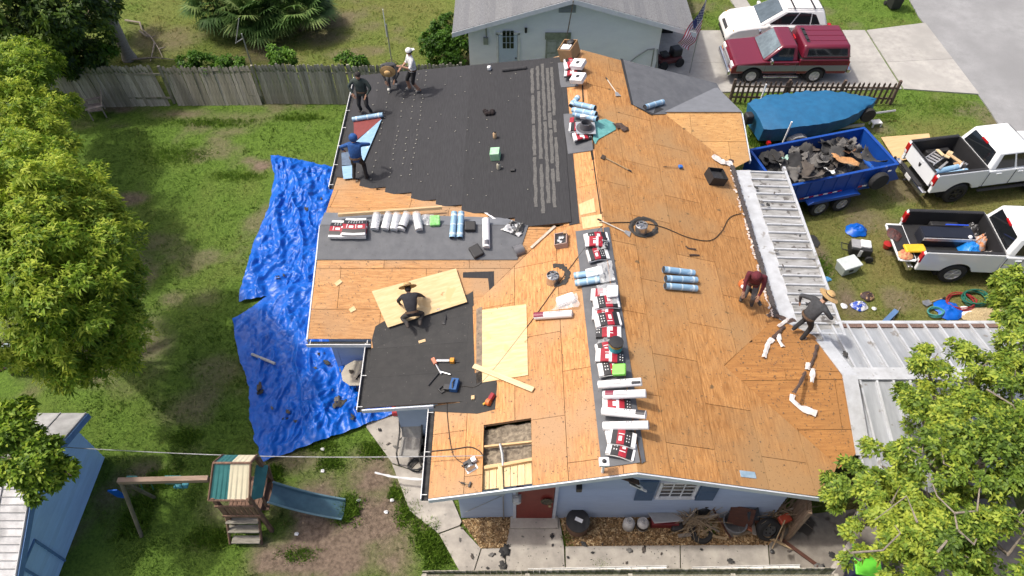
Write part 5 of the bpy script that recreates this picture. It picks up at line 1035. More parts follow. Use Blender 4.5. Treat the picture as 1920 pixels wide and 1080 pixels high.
sw = MB().lathe([(.2, -.10), (.33, -.10), (.36, -.05), (.36, .05), (.33, .10), (.2, .10)], 28, T(4.05, -W0 - .18, 1.15), 'Y').build('spare_wheel', tyre, tr, smooth=True); MB().lathe([(.2, 0), (.19, -.08), (.05, -.05), (.01, -.05)], 20, T(4.05, -W0 - .18, 1.15), 'Y').build('rim', blackp, sw)
MB().prism([(L0, -.4, .5), (L0, -W0 + .4, .5), (L0 + 1.25, -W0 / 2 - .06, .5), (L0 + 1.25, -W0 / 2 + .06, .5)], [(L0, -.4, .62), (L0, -W0 + .4, .62), (L0 + 1.25, -W0 / 2 - .06, .62), (L0 + 1.25, -W0 / 2 + .06, .62)]).build('tongue', blackp, tr)
MB().box((L0 + .25, -W0 / 2, .85), (.42, .8, .5)).build('pump_box', blackp, tr, bevel=.03); MB().tube([(L0 + .8, -W0 / 2 - .15, 0), (L0 + .8, -W0 / 2 - .15, 1.0)], .05, 8).build('jack', blackp, tr)
MB().side([(L0 + .02, .75), (L0 + .45, .75), (L0 + .02, 1.3)], -W0 + .05, -W0 + .10).build('gusset', tbl, tr); MB().box((4.45, -W0 - .065, 1.42), (.14, .012, .06)).build('decal', whl, tr)
# load: a heap nobody could count, and the larger torn sheets one by one
mb = MB(); nxx, nyy = 40, 20
for j in range(nyy + 1):
    for k in range(nxx + 1):
        x, y = .12 + (L0 - .6) * k / nxx, -.12 - (W0 - .24) * j / nyy; mb.v.append((x, y, .95 + .42 * math.sin(math.pi * j / nyy) ** .5 * math.sin(math.pi * min(1, k / nxx * 1.02)) ** .4 + float(fbm(x * 4, y * 4, 5, 4) - .5) * .45))
for j in range(nyy):
    for k in range(nxx): q = j * (nxx + 1) + k; mb.f.append((q, q + nxx + 1, q + nxx + 2, q + 1))
o = mb.build('roofing_debris', M('debris_mix', (.13, .13, .125), (.025, .025, .026), .95, scale=7, bump=1, detail=12, spots=[(6, .64, (.25, .22, .18)), (11, .68, (.4, .4, .38))]), mtx=TM, label='heap of torn black roofing felt filling the blue trailer', cat='debris', kind='stuff')
scr = [M('scrap_black', (.032, .032, .034), (.02, .02, .02), .9, scale=6), M('scrap_dark', (.055, .054, .052), (.035, .035, .035), .9, scale=6), M('scrap_grey', (.16, .155, .145), (.10, .095, .09), .9, scale=5), M('scrap_brown', (.10, .085, .07), (.06, .05, .045), .9, scale=5)]
def torn(seed, sx, sy, curl, n=9):
    g = random.Random(seed); mb = MB(); off = [g.uniform(-.12, .12) for _ in range(n + 1)]; off2 = [g.uniform(-.12, .12) for _ in range(n + 1)]; a = g.uniform(-.6, .6)
    for j in range(n + 1):
        v = j / n - .5
        for k in range(n + 1):
            u = k / n - .5; x = sx * u * (1 + (off[j] if abs(u) > .4 else 0)); y = sy * v * (1 + (off2[k] if abs(v) > .4 else 0)); t_ = u * math.cos(a) + v * math.sin(a)
            mb.v.append((x, y, curl * (t_ * t_ * 2.2 - .15) * (1 + .5 * math.sin(v * 5 + seed)) + .03 * math.sin(u * 9 + seed) * math.cos(v * 7)))
    for j in range(n):
        for k in range(n):
            if (j in (0, n - 1) and k in (0, n - 1)): continue
            q = j * (n + 1) + k; mb.f.append((q, q + 1, q + n + 2, q + n + 1))
    return mb
def thick(o, t=.008): m = o.modifiers.new('thickness', 'SOLIDIFY'); m.thickness = t; return o
for k in range(34):
    u, v = random.uniform(.08, .86), random.uniform(.1, .9); z = 1.08 + .42 * math.sin(math.pi * v) ** .6 * (1 if u < .8 else .7) + random.uniform(0, .12)
    m_ = TM @ T(u * L0, -v * W0, z, random.uniform(0, 360)) @ Matrix.Rotation(random.uniform(-.5, .5), 4, 'X') @ Matrix.Rotation(random.uniform(-.5, .5), 4, 'Y')
    thick(torn(k, random.uniform(.35, .8), random.uniform(.25, .55), random.uniform(.1, .45)).build('torn_felt', random.choice(scr), mtx=m_, smooth=True, label='torn curled sheet of dark roofing felt lying in the heap in the blue trailer', cat='felt scrap', group='torn felt sheets in the trailer'))
def intrailer(px, py, z, name, lb, cat, sx, sy, curl, mat, rz, tx=0, ty=0, seed=1):
    p = P(px, py, z); return thick(torn(seed, sx, sy, curl).build(name, mat, mtx=T(p.x, p.y, z, rz) @ Matrix.Rotation(R(tx), 4, 'X') @ Matrix.Rotation(R(ty), 4, 'Y'), smooth=True, label=lb, cat=cat), .012)
intrailer(1585, 300, 1.62, 'plywood_scrap', 'broken orange plywood scrap near the front of the trailer load', 'plywood', .95, .5, .06, plyW, -18, -12, 6, 3)
intrailer(1555, 320, 1.72, 'white_sheet', 'small bright white sheet bent over in the trailer load', 'panel', .36, .48, .15, white, -20, -30, 10, 5); intrailer(1472, 297, 1.55, 'teal_scrap', 'pale teal membrane scrap at the left of the trailer load', 'scrap', .28, .22, .1, M('teal', (.30, .48, .42)), 10, -20, 0, 7)
intrailer(1466, 310, 1.5, 'white_scrap', 'narrow white paper scrap below the teal membrane in the trailer', 'scrap', .14, .3, .1, white, 5, -30, 0, 8); intrailer(1590, 283, 1.5, 'brown_scrap', 'reddish brown board piece behind the plywood scrap in the trailer', 'scrap', .5, .28, .1, M('rusty_board', (.24, .12, .06), (.14, .07, .04)), 15, -15, 0, 9)
intrailer(1635, 297, 1.5, 'felt_roll_end', 'big dark felt sheet folded up at the front end of the trailer load', 'felt scrap', .85, .55, .35, scr[1], -25, -15, 12, 11); intrailer(1523, 330, 1.72, 'felt_flap', 'long grey felt flap hanging over the near wall of the trailer', 'felt scrap', .95, .5, .3, scr[3], 14, -40, 0, 12)
# ================================================================ COVERED BOAT ON ITS TRAILER
sN, bN = P(1418, 214, 1.1), P(1640, 192, 1.0); BA = math.degrees(math.atan2(bN.y - sN.y, bN.x - sN.x)); BL = (bN - sN).length
BM = T(sN.x, sN.y, 0, BA); bt = thing('covered_boat', 'motor boat under a blue fabric cover on a trailer beside the picket fence', 'boat', BM)
cov = M('boat_cover', (.009, .115, .25), (.007, .088, .20), .65, scale=4, bump=.05); K = 40; J = 18; mb = MB()
for k in range(K + 1):
    t_ = k / K; x = BL * t_; hwid = 1.02 * (1 - max(0, (t_ - .45) / .55) ** 2.0) + .03; hwid *= .80 + .20 * min(1, t_ * 7) ** .6; zg = 1.12 + .06 * t_ ** 2 - .10 * (1 - min(1, t_ * 7)); zr = zg + .17 * math.sin(math.pi * min(1, t_ * .9 + .12)) ** .7 + .02; zl = .34 + .36 * t_ ** 3
    for j in range(J + 1):
        s = -1 + 2 * j / J; a = abs(s); wr_ = float(fbm(x * 3 + s * 2, s * 4 + x, 6, 3) - .5) * .12 + .03 * math.sin(x * 11 + s * 5 + 2 * math.sin(x * 3)) * (a > .5)
        if a < .55: q = a / .55; y = hwid * q; z = zr + (zg - zr) * q ** 1.4
        else: q = (a - .55) / .45; y = hwid * (1 - .18 * q); z = zg + (zl - zg) * q
        mb.v.append((x, (y + wr_) * (1 if s > 0 else -1), z + wr_ * .5))
for k in range(K):
    for j in range(J): q = k * (J + 1) + j; mb.f.append((q, q + J + 1, q + J + 2, q + 1))
mb.f.append(tuple(range(J + 1)))
mb.build('cover', cov, bt, smooth=True)
mo = MB().box((-.28, 0, .95), (.34, .36, .42)).build('outboard_motor', blackp, bt, bevel=.08); MB().box((-.36, 0, .45), (.16, .12, .7)).box((-.42, 0, .15), (.3, .04, .18)).build('lower_unit', blackp, mo, bevel=.02)
for s in (-.55, .55): MB().box((2.3, s, .38), (BL * .9, .07, .1)).build('trailer_rail', steel, bt)
MB().tube([(BL * .85, 0, .42), (BL + 1.15, 0, .45)], .045, 6).build('tongue', steel, bt); MB().tube([(BL - .35, 0, .45), (BL - .1, 0, .95)], .035, 6).build('winch_post', steel, bt)
for s in (-1, 1):
    wheel(bt, 1.45, s * 1.06, .28, .18, steel, 5)
    MB().side([(1.05, .42), (1.1, .58), (1.3, .68), (1.6, .68), (1.8, .58), (1.85, .42), (1.8, .42), (1.72, .55), (1.6, .62), (1.3, .62), (1.18, .55), (1.1, .42)], s * 1.06 - .12, s * 1.06 + .12).build('mudguard', steel, bt)
    MB().tube([(.75, s * 1.2, .4), (.80, s * 1.22, 1.55)], .035, 8).build('guide_post', white, bt); MB().box((.3, s * 1.0, .42), (.12, .16, .12)).build('trailer_lamp', redl, bt)
MB().lathe([(.16, -.09), (.29, -.09), (.31, 0), (.29, .09), (.16, .09)], 24, T(BL - .42, -.42, .75), 'Y').build('spare_tyre', tyre, bt, smooth=True); MB().lathe([(.17, -.05), (.17, -.08), (.03, -.07)], 18, T(BL - .42, -.42, .75), 'Y').build('spare_rim', steel, bt)
p = P(1640, 235); st = thing('step_stool', 'small white plastic step lying on the grass by the boat trailer wheel', 'stool', T(p.x, p.y, 0, 10))
MB().box((0, 0, .18), (.42, .28, .05)).build('top', white, st, bevel=.02)
for x in (-.18, .18):
    for y in (-.12, .12): MB().box((x, y, .09), (.05, .05, .18)).build('leg', white, st)
# trash can by the road
p = P(1673, 14); tc_ = thing('trash_bin', 'black wheeled rubbish bin on the grass by the road at the top edge', 'bin', T(p.x, p.y, 0, 8))
MB().prism([(-.24, -.26, .05), (.24, -.26, .05), (.24, .26, .05), (-.24, .26, .05)], [(-.3, -.34, 1.0), (.3, -.34, 1.0), (.3, .34, 1.0), (-.3, .34, 1.0)]).build('body', blackp, tc_, bevel=.03); MB().box((0, 0, 1.04), (.64, .74, .07)).build('lid', blackp, tc_, bevel=.02)
for x in (-.25, .25): MB().lathe([(.1, -.03), (.1, .03)], 12, T(x, .32, .1), 'X').build('wheel', tyre, tc_)
# ================================================================ PEOPLE
def ik(a, b, hint, l1, l2):
    a, b = Vector(a), Vector(b); d = b - a; L = min(d.length, (l1 + l2) * .995); d.normalize(); h = Vector(hint); h = (h - d * h.dot(d)).normalized()
    x = (l1 * l1 - l2 * l2 + L * L) / (2 * L); y = math.sqrt(max(0, l1 * l1 - x * x)); return a + d * x + h * y
skinm = M('skin', (.36, .20, .13), (.32, .175, .11), .6, scale=8); hairm = M('hair', (.018, .014, .012), rough=.8); strawm = M('straw', (.55, .36, .16), (.40, .25, .10), .85, scale=18, bump=.3)
def cloth(k, c): return M(k, c, tuple(q * .6 for q in c), .9, scale=9, bump=.9)
def person(label, mtx, shirt, pants, shoe, pelvis, chest, head, hands, feet, sleeves='long', legs='long', hat=None, hatm=None, look=(0, 1, 0), knee=(0, 1, 0), elbow=((-.4, -1, -.3), (.4, -1, -.3)), toes=None, group='roofers at work on the roof', sc=1.0):
    root = thing('person', label, 'person', mtx @ Matrix.Diagonal((1.1 * sc, 1.1 * sc, .96 * sc, 1)), group); pv, ch, hd = Vector(pelvis), Vector(chest), Vector(head); V, E, Rd, MT = [], [], [], {}
    def v(p, r): V.append(tuple(p)); Rd.append(r if isinstance(r, tuple) else (r, r)); return len(V) - 1
    def e(a, b, m): E.append((a, b)); MT[(a, b)] = m
    look = Vector(look).normalized(); up = (hd - ch).normalized()
    ip = v(pv, (.165, .13)); mid = v(pv.lerp(ch, .5), (.165, .125)); ic = v(ch, (.19, .125)); e(ip, mid, 0); e(mid, ic, 0)
    nk = v(ch.lerp(hd, .45), .052); e(ic, nk, 3); h0 = v(hd - up * .03, (.075, .085)); h1 = v(hd + up * .08, (.075, .09)); e(nk, h0, 3); e(h0, h1, 3); ns = v(hd + look * .10 - up * .01, .014); e(h0, ns, 3)
    for s, i in ((-1, 0), (1, 1)):
        sh = ch + Vector((s * .19, 0, 0)) + (ch - pv).normalized() * .03; hn = Vector(hands[i]); el = ik(sh, hn, elbow[i], .30, .27)
        if (hn - sh).length > .56: hn = sh + (hn - sh).normalized() * .56
        a = v(sh, .078); b = v(el, .054); c = v(hn, .030); e(ic, a, 0); e(a, b, 0); e(b, c, 0 if sleeves == 'long' else 3)
        d = (hn - el).normalized(); pl_ = v(hn + d * .07, (.038, .022)); e(c, pl_, 3); sd = d.cross(Vector((0, 0, 1)))
        sd = sd.normalized() if sd.length > .1 else Vector((1, 0, 0))
        for q, (o, ln) in enumerate(((-.03, .065), (-.010, .08), (.010, .085), (.03, .07), (.055, .02))):
            f1 = v(hn + d * (.10 if q < 4 else .05) + sd * o, .0095); f2 = v(hn + d * (.10 + ln if q < 4 else .085) + sd * o * 1.15 - Vector((0, 0, .02)), .0085); e(pl_ if q < 4 else c, f1, 3); e(f1, f2, 3)
        hp = pv + Vector((s * .095, 0, -.05)); ft = Vector(feet[i]); an = ft + Vector((0, 0, .08)); kn = ik(hp, an, knee, .44, .43); t = Vector(toes[i]) if toes else Vector((s * .15, 1, 0))
        a = v(hp, .100); b = v(kn, .070); c = v(an, .052); d2 = v(ft + t.normalized() * .15 + Vector((0, 0, .045)), (.045, .035)); hl = v(ft - t.normalized() * .05 + Vector((0, 0, .04)), .038)
        e(ip, a, 1); e(a, b, 1); e(b, c, 1 if legs == 'long' else 3); e(c, d2, 2); e(c, hl, 2)
    me = bpy.data.meshes.new('body'); me.from_pydata(V, E, []); o = bpy.data.objects.new('body', me); COL.objects.link(o)
    m = o.modifiers.new('skin', 'SKIN'); m.use_smooth_shade = True
    for i, r in enumerate(Rd): me.skin_vertices[0].data[i].radius = r
    me.skin_vertices[0].data[ip].use_root = True
    m = o.modifiers.new('sub', 'SUBSURF'); m.levels = m.render_levels = 1
    dg = bpy.context.evaluated_depsgraph_get(); nm = bpy.data.meshes.new_from_object(o.evaluated_get(dg)); bpy.data.objects.remove(o)
    for mm in (shirt, pants, shoe, skinm): nm.materials.append(mm)
    C_ = np.empty(len(nm.polygons) * 3, np.float32); nm.polygons.foreach_get('center', C_); C_ = C_.reshape(-1, 3); best = np.full(len(C_), 9.); mi = np.zeros(len(C_), np.int32); A_ = np.array(V)
    for (a, b), k in MT.items():
        p, q = A_[a], A_[b]; t = np.clip(((C_ - p) @ (q - p)) / max(1e-9, ((q - p) ** 2).sum()), 0, 1); dd = np.linalg.norm(C_ - (p + t[:, None] * (q - p)), axis=1) - min(Rd[a][0], Rd[b][0]) * .8
        w = dd < best; best[w] = dd[w]; mi[w] = k
    nm.polygons.foreach_set('material_index', mi); nm.polygons.foreach_set('use_smooth', np.ones(len(C_), bool)); nm.name = 'body'; link('body', nm, root)
    pm_ = Matrix.Translation(pv + Vector((0, 0, .04))) @ (ch - pv).normalized().to_track_quat('Z', 'Y').to_matrix().to_4x4() @ Matrix.Diagonal((1.22, 1, 1, 1)); MB().lathe([(.135, -.03), (.15, -.03), (.15, .03), (.135, .03)], 18, pm_, cap=False).build('belt', M('tool_belt', (.10, .06, .035), rough=.8), root)
    hm = Matrix.Translation(hd + up * .03) @ up.to_track_quat('Z', 'Y').to_matrix().to_4x4()
    if hat == 'straw':
        MB().lathe([(.10, .07), (.25, .045), (.255, .06), (.115, .09), (.10, .17), (.06, .20), (.001, .20)], 22, hm, cap=False).build('straw_hat', strawm, root, smooth=True); MB().lathe([(.118, .085), (.112, .115)], 20, hm, cap=False).build('hat_band', hairm, root)
    elif hat == 'cap': MB().lathe([(.105, .02), (.10, .08), (.06, .125), (.001, .135)], 18, hm, cap=False).prism([hm @ Vector(p) for p in ((-.07, .06, .035), (.07, .06, .035), (.05, .19, .02), (-.05, .19, .02))], [hm @ Vector(p) for p in ((-.07, .06, .05), (.07, .06, .05), (.05, .19, .035), (-.05, .19, .035))]).build('cap', hatm, root, smooth=True)
    elif hat == 'hood': MB().sphere(hd + up * .03 - look * .035, .128, 14, 9, (1, 1, 1.12)).build('hood', shirt, root, smooth=True)
    else: MB().sphere(hd + up * .055 - look * .028, .098, 14, 9).build('hair', hairm, root, smooth=True)
    if hat in ('straw', 'cap'): MB().sphere(hd + up * .02 - look * .03, .092, 12, 8).build('hair', hairm, root, smooth=True)
    return root
def foot(pl, px, py): return pl.at(px, py)
def stand(pl, px, py, rz, lift=.0): o = pl.at(px, py); return T(o.x, o.y, o.z + lift, rz)
gp = M('black_trousers', (.022, .022, .024), (.014, .014, .015), .9, scale=9); shoeg = M('grey_shoe', (.42, .41, .38), (.3, .29, .27), .8); shoeb = M('dark_shoe', (.05, .04, .035), rough=.8); shoew = M('white_shoe', (.62, .6, .55), rough=.7)
person('bareheaded roofer in a dark green shirt standing at the left gutter watching the roll', stand(PB, 686, 212, 172, .04), cloth('dark_green_shirt', (.045, .062, .055)), gp, shoeb, (0, 0, .92), (0, .03, 1.38), (0, .08, 1.62), ((-.22, .20, .95), (.22, .22, .98)), ((-.22, .05, .02), (.16, -.05, 0)), look=(0, 1, -.4), elbow=((-1, -.2, 0), (1, -.2, 0)))
person('roofer in a wide straw hat bent double nailing the felt near the wooden fence', stand(PB, 737, 166, 180, .04), cloth('charcoal_shirt', (.06, .062, .068)), cloth('grey_work_trousers', (.10, .10, .105)), shoew, (0, -.30, .78), (0, .12, 1.08), (0, .36, 1.06), ((-.18, .35, .62), (.12, .38, .60)), ((-.10, -.15, .05), (.10, .1, 0)), hat='straw', look=(0, .5, -1), elbow=((-1, 0, .3), (1, 0, .3)))
person('man in a white cap, white T-shirt and black shorts standing on the felt', stand(PB, 779, 172, 112, .04), cloth('white_tshirt', (.76, .76, .76)), gp, shoeg, (0, 0, .94), (0, .02, 1.42), (0, .05, 1.67), ((-.18, .38, 1.28), (.12, .34, 1.02)), ((-.10, -.12, .0), (.14, .14, .0)), sleeves='short', legs='short', hat='cap', hatm=white, look=(0, 1, -.3), elbow=((-.5, -1, -.6), (.5, -1, -.6)), group='roofers at work on the roof')
person('roofer in a blue hooded jacket with both arms out unrolling the pale blue roll', stand(PB, 676, 337, 2, .04), cloth('blue_hoodie', (.02, .09, .30)), gp, shoeb, (0, 0, .90), (0, .12, 1.33), (0, .22, 1.54), ((-.40, .34, .95), (.26, .42, 1.06)), ((-.18, -.02, .0), (.20, .0, .0)), hat='hood', look=(0, 1, -.5), elbow=((-1, -.1, .2), (1, -.1, .2)))
person('roofer in a black shirt and straw hat kneeling on the loose plywood sheet', stand(Pl((0, 0, 2.85), (1, 0, 2.85), (0, 1, 2.85)), 774, 596, 12), cloth('black_shirt', (.030, .030, .036)), cloth('dark_work_trousers', (.045, .043, .042)), shoeb, (0, -.02, .30), (0, .34, .60), (0, .54, .68), ((-.30, .50, .10), (.40, .62, .10)), ((-.17, -.22, .02), (.17, -.20, .02)), hat='straw', sc=.9, look=(0, .7, -.7), knee=(0, 1, .1), toes=((0, -1, 0), (0, -1, 0)), elbow=((-1, 0, .2), (1, 0, .2)))
person('roofer in a maroon hooded jacket stooping with an orange leaf blower by the right eave', stand(PE, 1398, 566, 158), cloth('maroon_hoodie', (.13, .018, .028)), cloth('grey_jeans', (.12, .115, .12)), shoeb, (0, -.05, .88), (0, .10, 1.34), (.02, .30, 1.50), ((-.20, .40, .80), (.16, .42, .78)), ((-.14, .0, .0), (.12, -.02, .05)), hat='hood', look=(0, .7, -.7), elbow=((-1, -.2, 0), (1, -.2, 0)))
person('roofer in a straw hat and dark shirt standing beside the white metal patio cover', stand(PSN, 1494, 630, -62), cloth('slate_shirt', (.055, .058, .064)), gp, shoew, (0, .03, .90), (.02, .18, 1.34), (.03, .32, 1.55), ((-.40, .10, 1.02), (.30, .46, .98)), ((-.16, -.02, .06), (.14, .0, -.02)), hat='straw', look=(0, .8, -.6), elbow=((-1, -.6, .2), (1, -.4, 0)))
# ================================================================ MATERIALS AND TOOLS LYING ABOUT
def lifted(pl, h):
    if isinstance(pl, (int, float)): return Pl((0, 0, pl + h), (1, 0, pl + h), (0, 1, pl + h))
    q = Pl.__new__(Pl); q.n = pl.n.copy(); q.p = pl.p + pl.n * h; return q
def seg(pl, a, b, lift=0.0):
    q = lifted(pl, lift); p0, p1 = q.at(*a), q.at(*b); x = (p1 - p0); L = x.length; x.normalize(); n = q.n; x = (x - n * x.dot(n)).normalized(); y = n.cross(x)
    m = Matrix((x, y, n)).transposed().to_4x4(); m.translation = (p0 + p1) / 2; return m, L
rblue = M('roll_blue', (.26, .42, .58), (.20, .35, .50), .45, scale=3, stretch=(1, 4, 4), spots=[(5, .66, (.42, .55, .66))]); rwhite = M('roll_white', (.78, .78, .78), (.68, .68, .69), .5, scale=3); rend = M('roll_end', (.035, .035, .038), rough=.8); rlab = M('maroon_label', (.22, .03, .06), rough=.5); rtxt = M('print_grey', (.10, .10, .12), rough=.6); rdk = M('print_black', (.03, .03, .035), rough=.5)
plastic = M('clear_film', (.72, .74, .76), (.6, .62, .64), .2, scale=8, alpha=.38, bump=.3)
def roll(label, pl, a, b, r, kind='blue', group=None, name='roll', sag=0):
    m, L = seg(pl, a, b, r); t = thing(name, label, 'roll', m, group); rm = dict(blue=rblue, white=rwhite, black=felt)[kind]
    MB().lathe([(r, -L / 2), (r, L / 2)], 22, axis='X', cap=False).build('wrap', rm, t, smooth=True)
    for s in (-1, 1): MB().lathe([(r * .97, s * (L / 2 - .012)), (r * .38, s * (L / 2 - .02)), (r * .36, s * (L / 2 - .12))], 20, axis='X').build('end', rend if kind != 'white' else rwhite, t); MB().lathe([(r * .34, s * (L / 2 - .03)), (.01, s * (L / 2 - .03))], 14, axis='X').build('core', rend, t)
    if kind == 'blue':
        for s in (-.36, .36): MB().lathe([(r + .003, s * L - .03), (r + .003, s * L + .03)], 22, axis='X', cap=False).build('band', M('pale_band', (.55, .66, .74)), t)
        MB().lathe([(r + .002, -.02), (r + .002, .02)], 22, axis='X', cap=False).build('band', M('pale_band', (.55, .66, .74)), t)
    return t, L, r
def printed(t, L, r, x0, x1, a0, a1, mat, nm='label'):
    mb = MB(); K = 6
    for k in range(K): b0, b1 = R(a0 + (a1 - a0) * k / K), R(a0 + (a1 - a0) * (k + 1) / K); q = r + .004; mb.add([(x, -math.cos(b) * q, math.sin(b) * q) for x, b in ((x0 * L, b0), (x1 * L, b0), (x1 * L, b1), (x0 * L, b1))], [(0, 1, 2, 3)])
    return mb.build(nm, mat, t)
GR = 'white rolls laid across the main ridge'
RW = lifted(PW, .17)
whites = [((1122, 722), (1203, 716), 'white boxed roll on the main ridge just below the bright green box', 1, 0), ((1131, 741), (1211, 738), 'white roll with a maroon label at its left end on the main ridge', 0, 1), ((1129, 771), (1211, 778), 'white roll tilted down to the right with a dark label at its right end', 0, 2), ((1131, 799), (1216, 797), 'plain white roll lowest of those on the main ridge', 0, 0)]
for a, b, lb, bx_, lab in whites:
    t, L, r = roll(lb, RW, a, b, .10, 'white', GR, 'white_roll')
    for x in (.02, .06, .14): printed(t, L, r, x, x + .018, 95, 125, rtxt, 'print')
    printed(t, L, r, -.2, .12, 60, 66, rtxt, 'print')
    if lab == 1: printed(t, L, r, -.44, -.24, 60, 150, rlab)
    if lab == 2: printed(t, L, r, .28, .49, 60, 140, rdk)
    if bx_: printed(t, L, r, .28, .49, 40, 80, rdk)
t, L, r = roll('white roll with a maroon end label lying below the white bag on the plywood', PW, (1002, 593), (1073, 588), .10, 'white', None, 'white_roll'); printed(t, L, r, -.5, -.24, 40, 170, rlab); printed(t, L, r, -.1, .3, 95, 105, rtxt, 'print')
t, L, r = roll('long white roll standing across the grey ridge strip beside the black box', PWS, (911, 411), (912, 464), .11, 'white', None, 'white_roll'); printed(t, L, r, .28, .44, 60, 140, rtxt, 'print')
for k, (a, b, lb) in enumerate((((707, 404), (702, 430), 'first white plastic wrapped roll from the shingle bundles on the wing'), ((729, 403), (721, 430), 'second white plastic wrapped roll from the shingle bundles on the wing'), ((745, 404), (738, 431), 'white wrapped roll with a small end hole, left of the banded roll'), ((763, 403), (752, 431), 'white wrapped roll with a black band, rightmost of the close four'), ((781, 403), (786, 431), 'white wrapped roll lying alone left of the green wrapped packet'))):
    t, L, r = roll(lb, PWS, a, b, .115, 'white', 'white wrapped rolls on the wing ridge', 'white_roll')
    MB().lathe([(r + .012, -L * .62), (r + .02, -L * .2), (r + .01, L * .1)], 14, axis='X', cap=False).build('plastic_wrap', plastic, t, smooth=True)
    if k == 3: MB().lathe([(r + .005, L * .28), (r + .005, L * .40)], 20, axis='X', cap=False).build('black_band', rend, t)
GB = 'pale blue underlayment rolls on the roof'
for a, b, pl, lb in (((852, 398), (848, 446), PWS, 'blue roll, left of the pair lying across the grey wing ridge'), ((865, 398), (862, 446), PWS, 'blue roll, right of the pair lying across the grey wing ridge'), ((1244, 505), (1301, 512), PE, 'top blue roll of the three lying on the right slope'), ((1248, 522), (1306, 525), PE, 'middle blue roll with a torn end of the three on the right slope'), ((1247, 536), (1306, 541), PE, 'bottom blue roll of the three lying on the right slope'), ((1209, 201), (1243, 191), PE, 'single blue roll on the grey felt at the far right corner'),
                     ((1077, 517), (1125, 511), lifted(PW, .06), 'upper blue roll poking out left of the ridge bundles'), ((1079, 531), (1125, 524), lifted(PW, .05), 'lower blue roll poking out left of the ridge bundles'), ((1074, 206), (1118, 214), lifted(PW, .22), 'blue roll lying on top of the far ridge pile'), ((1072, 193), (1116, 203), lifted(PW, .10), 'farthest blue roll of the far ridge pile'), ((1076, 213), (1120, 223), lifted(PW, .12), 'nearest blue roll of the far ridge pile beside the collar'), ((1071, 199), (1084, 182), lifted(PW, .12), 'blue roll standing crosswise behind the far ridge pile')): roll(lb, pl, a, b, .092, 'blue', GB, 'blue_roll')
roll('black felt roll lying at the far edge of the felted slope', PB, (942, 132), (987, 127), .07, 'black', None, 'felt_roll')
# the roll being laid: red faced sheet folded back into a triangle
t, L, r = roll('pale blue roll being unrolled by the blue hooded roofer beside the left gutter', lifted(PB, .05), (661, 224), (718, 215), .085, 'blue', None, 'laid_roll')
u_ = lambda px, py, h=.06: PB.at(px, py) + PB.n * h
o = MB().slab([u_(665, 268, .05), u_(664, 228, .07), u_(714, 223, .07), u_(716, 228, .06)][::-1], PB.n, .006).build('red_sheet', M('red_sheet', (.20, .035, .032), (.16, .028, .026), .7, scale=8), label='dark red face of the sheet partly unrolled below the pale blue roll', cat='roofing sheet')
o = MB().slab([u_(664, 272), u_(717, 226, .075), u_(683, 306, .08), u_(668, 300, .07)][::-1], PB.n, .006).build('blue_sheet', rblue, label='pale blue triangle of sheet folded back beside the hooded roofer', cat='roofing sheet')
for q, lb in (([(641, 289), (662, 285), (664, 312), (642, 312)], 'short grey blue sheet end left of the hooded roofer'), ([(642, 314), (664, 312), (663, 336), (645, 338)], 'pale blue curled sheet end at the gutter below the hooded roofer')): MB().slab([u_(*p, .055) for p in q][::-1], PB.n, .008).build('sheet_end', M('roll_grey_blue', (.10, .15, .22), (.07, .1, .15), .6) if 'grey' in lb else rblue, label=lb, cat='roofing sheet')
# ---------------------------------------------------------------- shingle bundles draped over the ridges
bred = M('wrap_red', (.36, .02, .035), (.26, .015, .025), .4, scale=5); bblk = M('wrap_black', (.025, .025, .027), rough=.4); bwht = M('wrap_white', (.76, .76, .76), rough=.45); basp = M('shingle_grey', (.16, .15, .14), (.09, .085, .08), .95, scale=30)
def bent(x0, x1, y0, y1, h0, h1, slope=.30):
    """a slab from x0 to x1 bent over a ridge at x = 0"""
    mb = MB(); xs = [x0 + (x1 - x0) * k / 7 for k in range(8)]; z = lambda x: -slope * (math.sqrt(x * x + .03) - .17)
    for x in xs: mb.v += [(x, y0, z(x) + h0), (x, y1, z(x) + h0), (x, y1, z(x) + h1), (x, y0, z(x) + h1)]
    for k in range(7):
        for j in range(4): mb.f.append((k * 4 + j, k * 4 + (j + 1) % 4, k * 4 + 4 + (j + 1) % 4, k * 4 + 4 + j))
    mb.f += [(0, 1, 2, 3), (31, 30, 29, 28)]; return mb
def make_bundle(v):
    t = thing('shingle_bundle', '', 'shingles', Matrix()); L = .64; w = .38; h = .085
    bent(-L / 2, L / 2, -w / 2, w / 2, 0, h).build('bundle', basp, t, bevel=.008)
    cut = ((-.33, -.27, bwht), (-.27, -.14, bblk), (-.14, .04, bred), (.04, .22, bblk), (.22, .33, bwht)) if v == 0 else ((-.33, -.22, bwht), (-.22, -.02, bred), (-.02, .05, bwht), (.05, .18, bred), (.18, .33, bblk))
    for a, b, m in cut: bent(a, b, -w / 2 - .003, w / 2 + .003, .004, h + .006).build('wrapper', m, t)
    for k in range(6):
        x = (.09 if v == 0 else .24) + (k % 2) * .06; y = -.11 + (k // 2) * .08; bent(x, x + .022, y, y + .03, h + .004, h + .009).build('print', bwht, t)
    bent(-.10, -.02, -.11, .02, h + .004, h + .009).build('print', bwht, t)
    bent(-.11, .03, .07, .09, h + .004, h + .009).build('print', bwht, t)
    for s in (-1, 1): bent(-.31, .31, s * (w / 2 - .02), s * (w / 2 + .012), h * .1, h * .5).build('wrapper_end', bwht if v == 0 else bblk, t)
    return t
protos = [make_bundle(0), make_bundle(1)]; used = [False, False]
def bundle(v, mtx, label, group):
    if not used[v]: used[v] = True; protos[v].matrix_world = mtx; tag(protos[v], label, None, group); return protos[v]
    return dup(protos[v], mtx, label, group)
